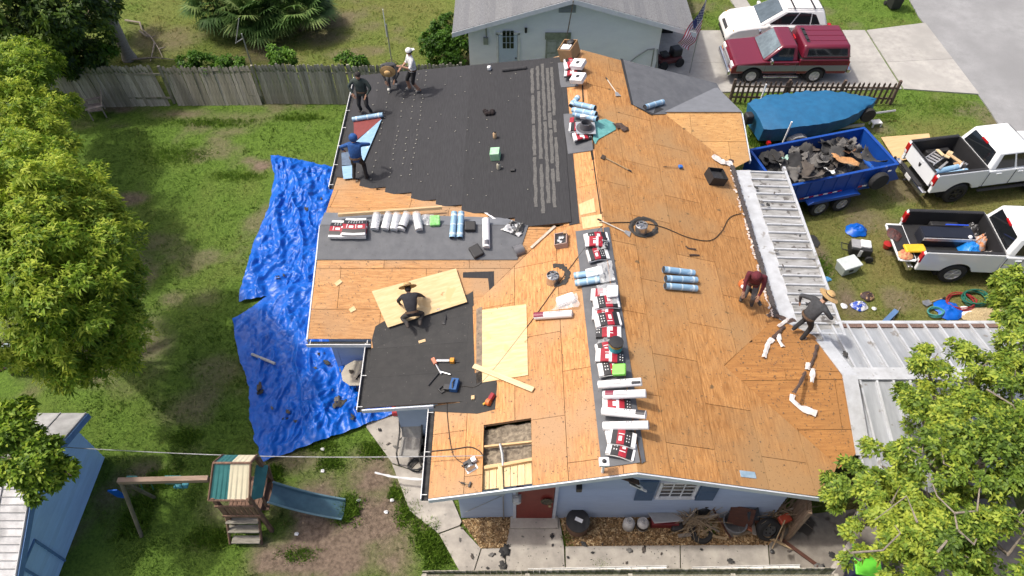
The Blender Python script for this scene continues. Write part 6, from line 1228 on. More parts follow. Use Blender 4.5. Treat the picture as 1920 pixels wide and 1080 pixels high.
def ridge_bundle(py, dx, h, rz=0, v=0, label='', group='shingle bundles along the main ridge'):
    k = (py - 100) / 772; px = 1090 + 115 * k; y = P(px, py, 3.98).y; bundle(v, Matrix.Translation((ridge_x(y) + dx - .19 + random.uniform(-.05, .05), y, 3.97 + h)) @ Matrix.Rotation(R(rz * 2.2 + (180 if random.random() < .35 else 0)), 4, 'Z') @ Matrix.Diagonal((random.uniform(.85, 1.05), random.uniform(.9, 1.12), 1, 1)), label, group)
for py, dx, h, rz, v, lb in ((447, -.14, .0, 3, 0, 'farthest shingle bundle of the long ridge stack, its end turned to the plywood'), (459, -.16, .09, -2, 1, 'white ended shingle bundle second from the far end of the long ridge stack'), (478, -.10, .0, 4, 0, 'shingle bundle with a curled white end just above the plastic covered rolls'), (556, -.06, .02, -3, 1, 'shingle bundle showing under the clear plastic below the two blue rolls'), (572, -.08, .10, 2, 0, 'shingle bundle with white end just above the red wrapped ones'), (590, -.14, .0, -3, 1, 'red and black wrapped shingle bundle with a white flap on its left'),
                              (604, -.06, .09, 3, 0, 'shingle bundle with bold red wrapper behind the teal bucket'), (622, -.12, .01, -2, 1, 'shingle bundle directly behind the teal bucket'), (655, -.16, .0, 4, 0, 'shingle bundle directly in front of the teal bucket'), (672, -.12, .08, -3, 1, 'shingle bundle with red print between teal bucket and green box'), (690, -.16, .0, 2, 0, 'shingle bundle under the bright green box'), (757, -.08, .0, -2, 1, 'shingle bundle almost hidden between the white rolls'), (820, -.10, .0, 3, 1, 'lower shingle bundle of the pair at the near end of the ridge'), (826, -.04, .09, -6, 0, 'upper shingle bundle of the pair at the near end of the ridge'), (842, -.12, .0, -8, 0, 'nearest shingle bundle of the ridge with layered white ends')): ridge_bundle(py, dx, h, rz, v, lb)
for py, dx, h, rz, v, lb in ((118, -.22, .0, 2, 0, 'shingle bundle under the white boxes on the far ridge'), (138, -.2, .0, -3, 1, 'shingle bundle at the near end of the far ridge stack'), (128, -.18, .1, 3, 1, 'shingle bundle on top of the far ridge stack'), (240, -.22, .0, -3, 0, 'shingle bundle under the grey pipe collar'), (256, -.2, .0, 4, 1, 'shingle bundle with layered white ends just below the grey pipe collar')): ridge_bundle(py, dx, h, rz, v, lb, 'shingle bundles on the far ridge')
for px, h, rz, v, lb in ((634, .0, 88, 0, 'leftmost shingle bundle on the grey wing ridge'), (655, .0, 92, 1, 'middle shingle bundle on the grey wing ridge, low in the stack'), (660, .09, 86, 0, 'middle shingle bundle on the grey wing ridge, topmost of its stack'), (678, .0, 90, 1, 'rightmost shingle bundle on the grey wing ridge next to the white rolls'), (676, .09, 94, 0, 'shingle bundle lying on the rightmost one of the wing ridge')):
    c = PWS.at(px, 420); bundle(v, Matrix.Translation((c.x, 14.33, 3.52 + h)) @ Matrix.Rotation(R(rz), 4, 'Z'), lb, 'shingle bundles on the wing ridge')
# ---------------------------------------------------------------- clear plastic sheets and bags
def film(name, label, pl, pts, h, amp, seed, mat=plastic, cat='plastic sheet', n=12):
    g = np.array([[tuple(lifted(pl, h).at(*p)) for p in pts]]).reshape(4, 3); mb = MB()
    for j in range(n + 1):
        for k in range(n + 1):
            u, v = k / n, j / n; p = g[0] * (1 - u) * (1 - v) + g[1] * u * (1 - v) + g[2] * u * v + g[3] * (1 - u) * v
            e = float(fbm(u * 5 + seed, v * 5, seed, 4)); p = p + np.array([(float(fbm(v * 4, seed, seed, 3)) - .5) * .12 * (u in (0, 1)), 0, amp * (e - .45) * 2.2 * (.3 + min(u, 1 - u, v, 1 - v) * 2.5)]); mb.v.append(tuple(p))
    for j in range(n):
        for k in range(n): q = j * (n + 1) + k; mb.f.append((q, q + 1, q + n + 2, q + n + 1))
    return mb.build(name, mat, smooth=True, label=label, cat=cat)
film('plastic_sheet', 'crumpled clear plastic draped over the ridge bundles above the blue rolls', PW, [(1128, 530), (1156, 524), (1147, 488), (1120, 494)], .25, .14, 3); film('plastic_sheet', 'clear plastic covering the bundles just below the pair of blue rolls', PW, [(1122, 572), (1162, 568), (1156, 530), (1120, 535)], .24, .1, 5)
film('plastic_sheet', 'torn clear plastic trailing off the bundles beside the teal bucket', PW, [(1120, 650), (1150, 646), (1148, 622), (1122, 626)], .14, .1, 31); film('plastic_sheet', 'clear plastic flap over the bundle at the far end of the long ridge stack', PW, [(1112, 470), (1136, 466), (1132, 446), (1114, 452)], .2, .1, 33)
def packet(name, label, pl, px, py, qx, qy, size, mat, lift=.0, cat='box', bev=.03, group=None):
    m = frame(lifted(pl, lift), px, py, qx, qy); o = MB().box((0, 0, size[2] / 2), size).build(name, mat, bevel=bev, mtx=m, label=label, cat=cat, group=group); return o
packet('white_packet', 'white packet in clear film on the ridge bundles beside the blue rolls', PW, 1115, 512, 1145, 505, (.46, .28, .10), rwhite, .14, 'packet'); packet('white_packet', 'square white packet under clear plastic below the blue rolls', PW, 1149, 548, 1170, 546, (.30, .36, .08), rwhite, .27, 'packet')
packet('white_bag', 'white bag in clear film lying above the maroon labelled roll', PW, 1062, 565, 1085, 557, (.52, .30, .16), rwhite, .0, 'bag', .07); film('plastic_sheet', 'clear plastic film around the white bag on the plywood', PW, [(1034, 582), (1086, 575), (1082, 549), (1052, 558)], .12, .12, 9)
for k, (px, py, lb) in enumerate(((1085, 124, 'farther of two white cartons stacked on the far ridge bundles'), (1085, 150, 'nearer of two white cartons stacked on the far ridge bundles'))):
    o = packet('white_carton', lb, PW, px, py, px + 20, py + 1, (.46, .42, .16), rwhite, .24, 'carton', .008); MB().box((0, 0, .164), (.12, .14, .006)).build('printed_mark', rdk, o)
crd = M('cardboard', (.42, .26, .13), (.36, .21, .10), .85, scale=4)
def open_box(name, label, pl, px, py, qx, qy, size, mat, inner, lift=.0, cat='box', th=.02):
    m = frame(lifted(pl, lift), px, py, qx, qy); t = thing(name, label, cat, m); sx, sy, sz = size
    MB().box((0, 0, .012), (sx - .01, sy - .01, .02)).build('bottom', mat, t); MB().box((0, 0, sz * .55), (sx - .06, sy - .06, .04)).build('contents', inner, t)
    for s in (-1, 1): MB().box((s * (sx / 2 - th / 2), 0, sz / 2), (th, sy, sz)).build('side', mat, t); MB().box((0, s * (sy / 2 - th / 2), sz / 2), (sx - 2 * th - .004, th, sz)).build('side', mat, t)
    return t
t = open_box('cardboard_box', 'open brown cardboard box standing at the far end of the main ridge', PW, 1070, 106, 1090, 107, (.52, .62, .5), crd, M('box_dark', (.03, .03, .035)), .05)
MB().box((0, -.1, .44), (.36, .26, .14)).build('white_pack', rwhite, t, bevel=.02); MB().lathe([(.13, .46), (.13, .56), (.05, .6)], 14, T(.08, .12, 0)).build('black_cap', blackp, t)
t = open_box('nail_box', 'open cardboard box of nail coils on the plywood near the long ridge strip', PW, 1054, 455, 1072, 452, (.36, .44, .2), M('pale_card', (.42, .30, .26), (.34, .24, .2), .85), M('box_dark', (.03, .03, .035)))
for x, y in ((-.06, -.04), (.05, .05), (.0, -.1), (-.02, .06)): MB().lathe([(.05, .13), (.05, .17), (.02, .175)], 10, T(x, y, 0)).build('nail_coil', M('galv', (.5, .5, .5), metal=.7, rough=.35), t)
MB().box((.14, .2, .2), (.1, .12, .04)).build('flap', crd, t)
open_box('black_crate', 'open black plastic crate near the right eave by the torn flashing', PE, 1338, 338, 1360, 340, (.56, .50, .32), blackp, M('crate_dark', (.05, .05, .055), (.01, .01, .01), scale=20))
# bucket on the ridge
m = Matrix.Translation(lifted(PW, .18).at(1153, 655)); t = thing('bucket', 'round tub with a black lid and teal label among the ridge bundles', 'bucket', m)
MB().lathe([(.15, 0), (.165, .30)], 22).build('body', M('tub_yellow', (.50, .33, .07)), t, smooth=True); MB().lathe([(.166, .05), (.170, .22)], 22, cap=False).build('label', M('teal_label', (.03, .33, .38)), t, smooth=True); MB().lathe([(.175, .29), (.175, .33), (.05, .345), (.001, .345)], 22, cap=False).build('lid', blackp, t, smooth=True)
packet('green_box', 'bright green plastic box on the shingle bundles above the white rolls', PW, 1162, 696, 1180, 695, (.32, .30, .12), M('bright_green', (.22, .62, .10), rough=.4), .22, 'box', .03)
# pipe collar
m = Matrix.Translation(lifted(PW, .2).at(1098, 240)); t = thing('pipe_collar', 'grey cone shaped pipe collar standing on bundles at the far ridge', 'collar', m)
MB().lathe([(.30, 0), (.30, .012), (.20, .02), (.17, .22), (.155, .22), (.18, .02)], 22, cap=False).build('cone', M('lead_grey', (.10, .10, .11), (.07, .07, .08), .5, scale=5), t, smooth=True); MB().box((0, 0, 0), (.62, .6, .012)).build('flange', M('zinc_grey', (.34, .36, .39), (.28, .3, .33), .45), t)
packet('white_box', 'small white printed box behind the grey pipe collar', PW, 1098, 220, 1115, 218, (.32, .14, .1), rwhite, .2, 'box', .01); packet('red_packet', 'red and white packet left of the grey pipe collar', PW, 1073, 230, 1074, 215, (.36, .14, .08), bred, .12, 'packet', .01)
# teal membrane beside it
pts = [(1112, 228), (1135, 224), (1152, 232), (1155, 244), (1122, 262), (1116, 272), (1112, 262)]
MB().slab([PE.v(*q, .03) for q in pxs(PE, pts)][::-1] if False else [PE.v(*q, .03) for q in reversed(pxs(PE, pts))], PE.n, .006).build('teal_membrane', M('teal_membrane', (.16, .42, .40), (.10, .30, .29), .6, scale=6), label='torn teal membrane patch right of the grey pipe collar', cat='membrane')
def debris_strip(name, label, pl, pts, w, mat, seed, lift=.02, cat='flashing', both=None, step=.09, zamp=.04):
    g = random.Random(seed); q = [lifted(pl, lift).at(*p) for p in pts]; mb = MB(); n_ = pl.n if not isinstance(pl, (int, float)) else Vector((0, 0, 1)); path = []
    for a, b in zip(q, q[1:]):
        k = max(1, int((b - a).length / step)); path += [a.lerp(b, j / k) for j in range(k)]
    path.append(q[-1]); l = []
    for i, p in enumerate(path):
        d = (path[min(i + 1, len(path) - 1)] - path[max(0, i - 1)]).normalized(); s = d.cross(n_).normalized(); ww = w * g.uniform(.65, 1.2) / 2; h = g.uniform(0, zamp); l.append((p - s * ww + n_ * (h + g.uniform(0, .02)), p + s * ww + n_ * h, p + n_ * (h + .03)))
    for a in l: mb.v += [tuple(k) for k in a]
    for i in range(len(l) - 1): b_ = i * 3; mb.f += [(b_, b_ + 2, b_ + 5, b_ + 3), (b_ + 2, b_ + 1, b_ + 4, b_ + 5)]
    o = mb.build(name, mat, label=label, cat=cat); return thick(o, .006)
rust = M('rusty_tin', (.10, .065, .05), (.05, .03, .025), .85, scale=9)
debris_strip('torn_scrap', 'dark torn scrap of felt at the tip of the teal membrane', PE, [(1152, 238), (1164, 236), (1174, 246)], .28, rust, 2, cat='scrap')
whm = M('bent_white_metal', (.72, .69, .66), (.5, .45, .42), .5, scale=6)
for k, (pts, w, m_, lb) in enumerate((([(1432, 672), (1440, 645), (1448, 636)], .14, whm, 'bent white flashing strip left of the hatted man, lower left piece'), ([(1448, 636), (1462, 622), (1470, 612)], .10, rust, 'rusty flashing strip lying just left of the hatted man'), ([(1460, 626), (1461, 640), (1468, 651)], .12, whm, 'short hooked white flashing piece by the feet of the hatted man'), ([(1458, 614), (1477, 600)], .11, whm, 'small white flashing offcut at the corner of the patio cover'), ([(1437, 594), (1452, 582), (1456, 592), (1478, 604), (1490, 600)], .20, rust, 'rusty torn corner flashing where the eave meets the patio cover'), ([(1436, 593), (1448, 583)], .16, whm, 'white torn flashing at the inner corner of the patio cover'), ([(1532, 648), (1526, 672), (1518, 690)], .09, rust, 'dark bent tin strip leading down to the white flashing'), ([(1516, 682), (1513, 694)], .16, whm, 'small white tin piece above the long bent flashing'), ([(1524, 692), (1522, 718)], .12, whm, 'upright white tin strip right of the long bent flashing'), ([(1510, 698), (1500, 720), (1488, 738)], .09, rust, 'dark rusty upper run of the long bent flashing'), ([(1486, 740), (1484, 750), (1500, 764), (1530, 776)], .15, whm, 'long bent white flashing on the orange gable slope'), ([(1336, 292), (1352, 304), (1372, 308)], .26, whm, 'crumpled white flashing near the black crate at the right eave'), ([(1368, 303), (1396, 300), (1400, 306)], .18, rust, 'rusty torn flashing at the top corner of the patio cover'))):
    debris_strip('flashing_strip', lb, PSN if 1430 < pts[0][0] and pts[0][1] < 700 else (PSS if pts[0][0] > 1430 else PE), pts, w, m_, 40 + k, .03)
# ---------------------------------------------------------------- timber and sheets lying loose
lum = M('fresh_lumber', (.60, .43, .24), (.50, .33, .17), .8, scale=4, stretch=(.6, 5, 5)); lumw = M('pale_lumber', (.66, .53, .32), (.55, .42, .23), .8, scale=4, stretch=(.6, 5, 5))
def board(name, label, pl, a, b, w, h, mat, lift=.01, cat='board'):
    m, L = seg(pl, a, b, lift + h / 2); return MB().box((0, 0, 0), (L, w, h)).build(name, mat, bevel=.004, mtx=m, label=label, cat=cat)
board('timber_board', 'long fresh timber lying over the shingle bundles on the wing ridge', lifted(PWN, .16), (634, 403), (829, 389), .10, .09, lum); board('timber_board', 'pale timber lying across the loose plywood sheet and the plywood deck', PW, (888, 686), (1000, 731), .14, .045, lumw, .03); board('timber_board', 'short weathered grey timber lying diagonally above the nail box', PW, (996, 465), (1041, 424), .09, .04, M('grey_lumber', (.50, .44, .36), (.36, .30, .24), .85, scale=5))
fresh = M('fresh_plywood', (.70, .53, .30), (.57, .40, .195), .75, scale=3.2, stretch=(.5, 3.5, 1), detail=8, spots=[(1.8, .60, (.62, .42, .20)), (2.4, .69, (.42, .25, .11))])
def sheet(label, pts, pl, lift, th=.02, mat=fresh):
    q = [lifted(pl, lift).at(*p) for p in pts]; c = sum(q, Vector()) / 4; n = (q[1] - q[0]).cross(q[2] - q[1]).normalized(); n = n if n.z > 0 else -n
    m = Matrix((((q[1] - q[0]).normalized()), n.cross((q[1] - q[0]).normalized()), n)).transposed().to_4x4(); m.translation = c; mi = m.inverted()
    loc = [mi @ p for p in q]
    if loc[0].x * loc[1].y - loc[1].x * loc[0].y < 0: loc.reverse()
    return MB().slab(loc, (0, 0, 1), th).build('loose_plywood', mat, bevel=.003, mtx=m, label=label, cat='plywood')
PK = Pl(PWS.at(697, 545) + Vector((0, 0, .06)), PWS.at(855, 503) + Vector((0, 0, .06)), PWS.at(876, 566) + Vector((0, 0, .06)))
sheet('pale loose plywood sheet under the kneeling roofer', [(727, 614), (876, 566), (855, 503), (697, 546)], PK, .03); sheet('pale loose plywood sheet lying flat right of the black patio roof', [(904, 717), (990, 703), (987, 570), (904, 581)], PW, .03)
sheet('plywood sheet lying on the grass between the trailer and the white pickup', [(1681, 303), (1752, 287), (1742, 250), (1652, 257)], 0, .10, .02, M('ground_plywood', (.60, .42, .22), (.5, .33, .16), .8, scale=3, stretch=(.5, 3, 1)))
# ---------------------------------------------------------------- roof vents with their tar rings
tar = M('tar', (.022, .022, .022), (.05, .045, .04), .85, scale=12, lo=.3, hi=.75, bump=.4); galv = M('galvanised', (.62, .63, .64), (.42, .43, .44), .3, metal=.85, scale=6)
def roof_vent(label, pl, px, py, ring, rl):
    c = pl.at(px, py + 10); t = thing('roof_vent', label, 'vent', Matrix.Translation(c)); t['wl'] = (0, 0, 0)
    mi = Matrix.Translation(-c)
    MB().lathe([(.17, -.05), (.17, .24), (.175, .27), (.16, .285)], 24, cap=False).build('pipe', galv, t, smooth=True); MB().lathe([(.15, .20), (.02, .24)], 20, cap=False).build('inside', M('vent_inner', (.40, .40, .41), metal=.4, rough=.4), t)
    for k in range(6): a = k * 1.047; MB().box((math.cos(a) * .08, math.sin(a) * .08, .255), (.16, .022, .02), Matrix.Rotation(a, 4, 'Z')).build('vane', galv, t)
    t.pop('wl', None) if hasattr(t, 'pop') else None
    debris_strip('tar_ring', rl, pl, ring, .16, tar, px, .006, 'tar', zamp=.006, step=.06)
def ringpts(cx, cy, rx, ry, a0, a1, n=22): return [(cx + rx * math.cos(R(a0 + (a1 - a0) * k / n)), cy + ry * math.sin(R(a0 + (a1 - a0) * k / n))) for k in range(n + 1)]
roof_vent('round galvanised roof vent on the right slope beside the ridge', PE, 1201, 424, ringpts(1207, 426, 24, 16, 0, 350), 'black tar ring around the vent on the right slope'); roof_vent('round galvanised roof vent on the left slope near the nail box', PW, 1036, 518, ringpts(1044, 516, 20, 18, -110, 100), 'broken black tar ring around the vent on the left slope')
# ---------------------------------------------------------------- tools
hndl = M('tool_handle', (.40, .30, .18), (.28, .2, .11), .7, scale=6); toolb = M('tool_black', (.03, .03, .032), rough=.5)
def pole_tool(name, label, pl, a, b, r, hm, head, cat):
    m, L = seg(pl, a, b, .03); t = thing(name, label, cat, m); MB().tube([(-L / 2, 0, .01), (L / 2 - .1, 0, .01)], r, 8).build('handle', hm, t); MB().tube([(-L / 2, 0, .01), (-L / 2 + .12, 0, .01)], r * 1.5, 8).build('grip', toolb, t)
    head(t, L); return t
def scraper_head(t, L): MB().prism([(L / 2 - .12, -.05, 0), (L / 2 + .06, -.11, -.01), (L / 2 + .06, .11, -.01), (L / 2 - .12, .05, 0)], [(L / 2 - .12, -.05, .03), (L / 2 + .06, -.11, .01), (L / 2 + .06, .11, .01), (L / 2 - .12, .05, .03)]).build('blade', steel, t)
def broom_head(t, L): MB().box((L / 2 - .02, 0, .0), (.14, .20, .05)).build('bristles', M('bristle', (.07, .05, .035)), t, bevel=.02)
def shovel_head(t, L): MB().prism([(L / 2 - .14, -.09, 0), (L / 2 + .1, -.12, -.01), (L / 2 + .16, 0, -.01), (L / 2 + .1, .12, -.01), (L / 2 - .14, .09, 0)], [(L / 2 - .14, -.09, .02), (L / 2 + .1, -.12, .01), (L / 2 + .16, 0, .01), (L / 2 + .1, .12, .01), (L / 2 - .14, .09, .02)]).build('blade', galv, t)
pole_tool('shingle_scraper', 'tear off scraper lying on the right slope below the far ridge', PE, (1136, 146), (1158, 178), .016, M('pale_handle', (.62, .58, .5)), scraper_head, 'scraper'); pole_tool('broom', 'broom with dark bristles lying on the right slope', PE, (1184, 322), (1130, 294), .016, hndl, broom_head, 'broom'); pole_tool('shingle_scraper', 'long handled scraper lying across the ridge above the shingle bundles', PE, (1120, 411), (1178, 438), .018, M('pale_handle', (.62, .58, .5)), scraper_head, 'scraper')
pole_tool('hammer', 'claw hammer lying near the opening cut in the roof deck', PW, (864, 905), (885, 910), .014, hndl, lambda t, L: MB().box((L / 2 - .05, 0, .02), (.04, .13, .04)).build('head', toolb, t), 'hammer'); pole_tool('shovel', 'flat shovel lying on the lawn below the open pickup', 0, (1772, 558), (1738, 568), .018, hndl, shovel_head, 'shovel')
pole_tool('chalk_line_tool', 'blue headed magnet tool lying on the right slope near the crate', PE, (1244, 313), (1275, 314), .008, M('brown_rod', (.3, .2, .12)), lambda t, L: MB().box((L / 2, 0, .04), (.14, .12, .08)).build('head', M('tool_blue', (.04, .16, .5)), t, bevel=.02), 'tool')
for px, a, lb in ((1290, 10, 'upper of two rusty pry marks of bent tin on the right slope'), (1297, -5, 'lower of two rusty bent tin scraps on the right slope')): debris_strip('tin_scrap', lb.replace('pry marks of bent tin', 'bent tin scraps'), PE, [(px - 6, 463 if a > 0 else 480), (px, 466 if a > 0 else 479), (px + 14, 469 if a > 0 else 479)], .05, rust, px, .01, 'scrap')
org = M('tool_orange', (.62, .15, .04), rough=.4)
# leaf blower held by the maroon roofer
m = Matrix.Translation(PE.at(1388, 556) + Vector((0, 0, .55))); t = thing('leaf_blower', 'orange leaf blower held by the maroon hooded roofer', 'blower', m)
MB().sphere((0, 0, 0), .19, 16, 10, (1, .8, .85)).build('housing', org, t, smooth=True); MB().lathe([(.12, -.16), (.08, -.20)], 14, axis='Y').build('intake', toolb, t); MB().tube([(.08, -.05, -.05), (.28, -.2, -.25), (.45, -.42, -.42)], [.06, .05, .045], 10).build('nozzle', toolb, t, smooth=True); MB().tube([(-.1, 0, .16), (0, 0, .25), (.12, 0, .16)], .02, 8).build('handle', toolb, t); MB().sphere((-.1, -.12, .04), .06).build('tank', rwhite, t)
# saw, framing tools, nailers
def motor_tool(name, label, pl, px, py, ang, parts, cat, lift=.0):
    t = thing(name, label, cat, frame(pl, px, py, ang=ang, lift=lift))
    for nm, shape, mat in parts:
        mb = MB(); k = shape[0]
        if k == 'b': mb.box(*shape[1:])
        elif k == 't': mb.tube(*shape[1:])
        elif k == 'c': mb.lathe([(shape[2], -shape[3]), (shape[2], shape[3])], 18, T(*shape[1]), 'Y')
        mb.build(nm, mat, t, bevel=.012 if k == 'b' else 0)
    return t
motor_tool('circular_saw', 'silver circular saw lying beside the opening in the deck', PW, 884, 877, 25, (('motor', ('b', (-.02, .06, .1), (.2, .16, .14)), toolb), ('guard', ('c', (0, -.06, .11), .11, .02), galv), ('foot_plate', ('b', (0, 0, .01), (.3, .22, .02)), galv), ('handle', ('t', [(-.14, .05, .1), (-.16, .05, .2), (-.02, .05, .2)], .02, 6), toolb), ('battery', ('b', (.14, .1, .1), (.12, .12, .1)), rwhite)), 'saw')
motor_tool('nail_gun', 'red and yellow nail gun lying at the edge of the grey felt', PW, 919, 756, 60, (('magazine', ('c', (-.02, 0, .09), .09, .05), org), ('body', ('b', (.12, 0, .09), (.22, .1, .12)), M('tool_red', (.30, .02, .03))), ('handle', ('t', [(.08, 0, .08), (-.12, .12, .06)], .028, 8), M('tool_yellow', (.60, .36, .04)))), 'nail gun')
motor_tool('nail_gun', 'orange and silver nail gun lying on the black patio roof, nearer the plywood', PP, 842, 679, -5, (('body', ('b', (-.15, 0, .06), (.36, .07, .08)), galv), ('head', ('b', (.1, 0, .07), (.12, .13, .12)), M('tool_amber', (.66, .28, .03))), ('hose', ('t', [(.16, 0, .05), (.28, -.02, .04)], .015, 6), toolb)), 'nail gun')
motor_tool('pole_saw', 'orange handled cutting tool with a dark shaft on the black patio roof', PP, 822, 692, -62, (('shaft', ('t', [(-.2, 0, .05), (.22, 0, .05)], .025, 8), galv), ('grip', ('b', (-.24, 0, .06), (.2, .1, .1)), M('tool_salmon', (.62, .22, .13))), ('arm', ('t', [(.12, 0, .05), (.36, .2, .05)], .022, 8), galv), ('bar', ('t', [(.12, 0, .05), (.30, -.36, .04), (.34, -.44, .04)], .02, 8), toolb)), 'saw')
motor_tool('battery_tool', 'blue and black power tool with a coiled strap on the black patio roof', PP, 853, 727, 80, (('body', ('b', (.02, 0, .1), (.34, .2, .16)), M('tool_deep_blue', (.02, .09, .26))), ('battery', ('b', (-.06, .18, .08), (.16, .16, .12)), toolb), ('strap', ('t', [(-.1, .2, .03), (-.2, .3, .03), (-.12, .4, .04), (0, .34, .03)], .03, 6), toolb), ('handle', ('t', [(.14, 0, .18), (.0, .02, .24), (-.12, 0, .18)], .02, 6), toolb)), 'power tool')
motor_tool('grinder', 'silver cutting tool beside the foot of the kneeling roofer', PP, 820, 588, 10, (('blade', ('c', (.06, 0, .08), .12, .012), galv), ('body', ('b', (-.06, .04, .07), (.24, .1, .1)), toolb), ('rod', ('t', [(-.15, 0, .05), (-.45, -.04, .03)], .014, 6), galv)), 'saw')
motor_tool('pry_bar', 'black pry bar right of the kneeling roofer', PP, 837, 596, 82, (('shaft', ('t', [(-.2, 0, .03), (.12, .02, .03), (.18, -.02, .06)], .03, 8), toolb), ('claw', ('b', (-.2, .02, .03), (.1, .1, .04)), toolb)), 'pry bar')
board('wood_chip', 'small tan wood offcut on the black patio roof', PP, (785, 642), (798, 638), .09, .03, lum, cat='offcut'); board('wood_chip', 'small upright tan wood block by the felt edge', PW, (887, 749), (887, 742), .09, .05, lum, cat='offcut'); board('plywood_offcut', 'small triangular pale offcut on the wing plywood, upper', PWS, (629, 534), (640, 526), .12, .015, fresh, cat='offcut'); board('plywood_offcut', 'small square pale offcut on the wing plywood, lower', PWS, (656, 583), (666, 577), .13, .015, fresh, cat='offcut')
# on the wing ridge strip
packet('black_box', 'small black plastic box right of the two blue rolls', PWS, 882, 427, 900, 427, (.32, .30, .16), blackp, .0, 'box', .03); packet('black_box', 'tilted black plastic vent box at the edge of the grey strip', PWS, 893, 473, 908, 465, (.32, .38, .14), blackp, .0, 'box', .03)
packet('green_packet', 'green packet in clear wrapping left of the blue rolls', PWS, 816, 416, 834, 415, (.30, .34, .12), M('packet_green', (.10, .42, .06), (.3, .55, .25), .35, scale=14), .0, 'packet', .03); film('plastic_sheet', 'clear plastic film tail beside the green packet', PWS, [(792, 420), (812, 424), (812, 402), (790, 402)], .07, .06, 13)
film('torn_bag', 'torn black and white plastic bag beside the long white roll', PWS, [(940, 430), (974, 444), (984, 420), (958, 414)], .08, .16, 17, M('bag_white', (.62, .62, .62), (.03, .03, .03), .35, scale=4, lo=.48, hi=.52), 'bag'); film('white_scrap', 'pale blue white sheet offcut on the grey strip behind the long roll', PWN, [(903, 396), (925, 410), (930, 410), (912, 398)], .03, .02, 19, rwhite, 'scrap')
MB().lathe([(.17, -.14), (.17, .14)], 14, Matrix(), 'X', False).build('vent_hood', M('vent_hood_grey', (.14, .14, .15), rough=.4), mtx=frame(PWS, 973, 470, ang=25, lift=.0), label='black curved vent hood lying right of the grey strip', cat='vent hood', smooth=True)
# on the black felt
mt_ = frame(PB, 918, 214, lift=.04); t = thing('rag', 'crumpled black rag lying on the felted slope', 'rag', mt_); mb = MB()
for k in range(9): mb.sphere((random.uniform(-.16, .16), random.uniform(-.1, .1), .05), random.uniform(.06, .1), 8, 5)
mb.build('cloth', M('rag_black', (.022, .014, .014), (.012, .01, .01), .95, scale=14), t)
packet('green_box', 'pale green box standing on the felted slope', lifted(PB, .04), 930, 295, 948, 294, (.30, .34, .28), M('box_green', (.24, .52, .26), (.36, .58, .40), .5, scale=5), .0, 'box', .01)
def bottle(label, px, py, m_, h=.26): t = thing('bottle', label, 'bottle', Matrix.Translation(PB.at(px, py) + Vector((0, 0, .04)))); MB().lathe([(.06, 0), (.065, .02), (.065, h * .7), (.035, h * .85)], 14).build('body', m_, t, smooth=True); MB().lathe([(.035, h * .85), (.035, h)], 12).build('cap', blackp, t)
bottle('tan bottle on the felt above the pale green box', 928, 260, M('bottle_tan', (.55, .38, .22))); bottle('clear plastic drink bottle on the felt below the pale green box', 935, 318, M('bottle_clear', (.50, .47, .38), (.3, .28, .2), .3, scale=9)); packet('white_cup', 'white paper cup at the far edge of the felt', lifted(PB, .04), 918, 131, 926, 131, (.14, .14, .16), rwhite, .0, 'cup', .04); packet('black_case', 'small black tool case on the felt near the clear bottle', lifted(PB, .04), 962, 320, 970, 320, (.16, .12, .07), blackp, .0, 'case', .02)
# air hoses and cords
def cordline(name, label, pts, r, mat, cat='hose'):
    mb = MB(); q = [lifted(pl, .025).at(a, b) for a, b, pl in pts]; p2 = []
    for i in range(len(q) - 1):
        p0, p1, p2_, p3 = q[max(0, i - 1)], q[i], q[i + 1], q[min(len(q) - 1, i + 2)]
        for k in range(6): t = k / 6; p2.append(.5 * ((2 * p1) + (p2_ - p0) * t + (2 * p0 - 5 * p1 + 4 * p2_ - p3) * t * t + (3 * p1 - p0 - 3 * p2_ + p3) * t ** 3))
    p2.append(q[-1]); mb.tube(p2, r, 6).build(name, mat, label=label, cat=cat, smooth=True)
hz = M('hose_black', (.03, .025, .02), rough=.6)
cordline('air_hose', 'thin dark air hose running from the patio roof over the ridge bundles', [(832, 728, PP), (868, 724, PP), (905, 715, PW), (990, 610, PW), (1055, 520, PW), (1108, 450, PW), (1128, 424, PW)], .010, hz); cordline('air_hose', 'thin dark air hose curving over the right slope to the patio cover', [(1134, 418, PE), (1190, 417, PE), (1240, 425, PE), (1290, 445, PE), (1330, 451, PE), (1352, 435, PE), (1368, 408, PE), (1390, 400, PE)], .012, hz)
cordline('extension_cable', 'dark power cord looping over the near left roof corner to the saw', [(840, 738, PW), (838, 770, PW), (846, 840, PW), (858, 862, PW), (880, 873, PW)], .009, hz, 'cord'); cordline('extension_cable', 'black cable entering the roof opening from the left gutter', [(806, 846, PW), (850, 842, PW), (880, 838, PW), (898, 845, PW), (906, 855, PW)], .014, hz, 'cord')
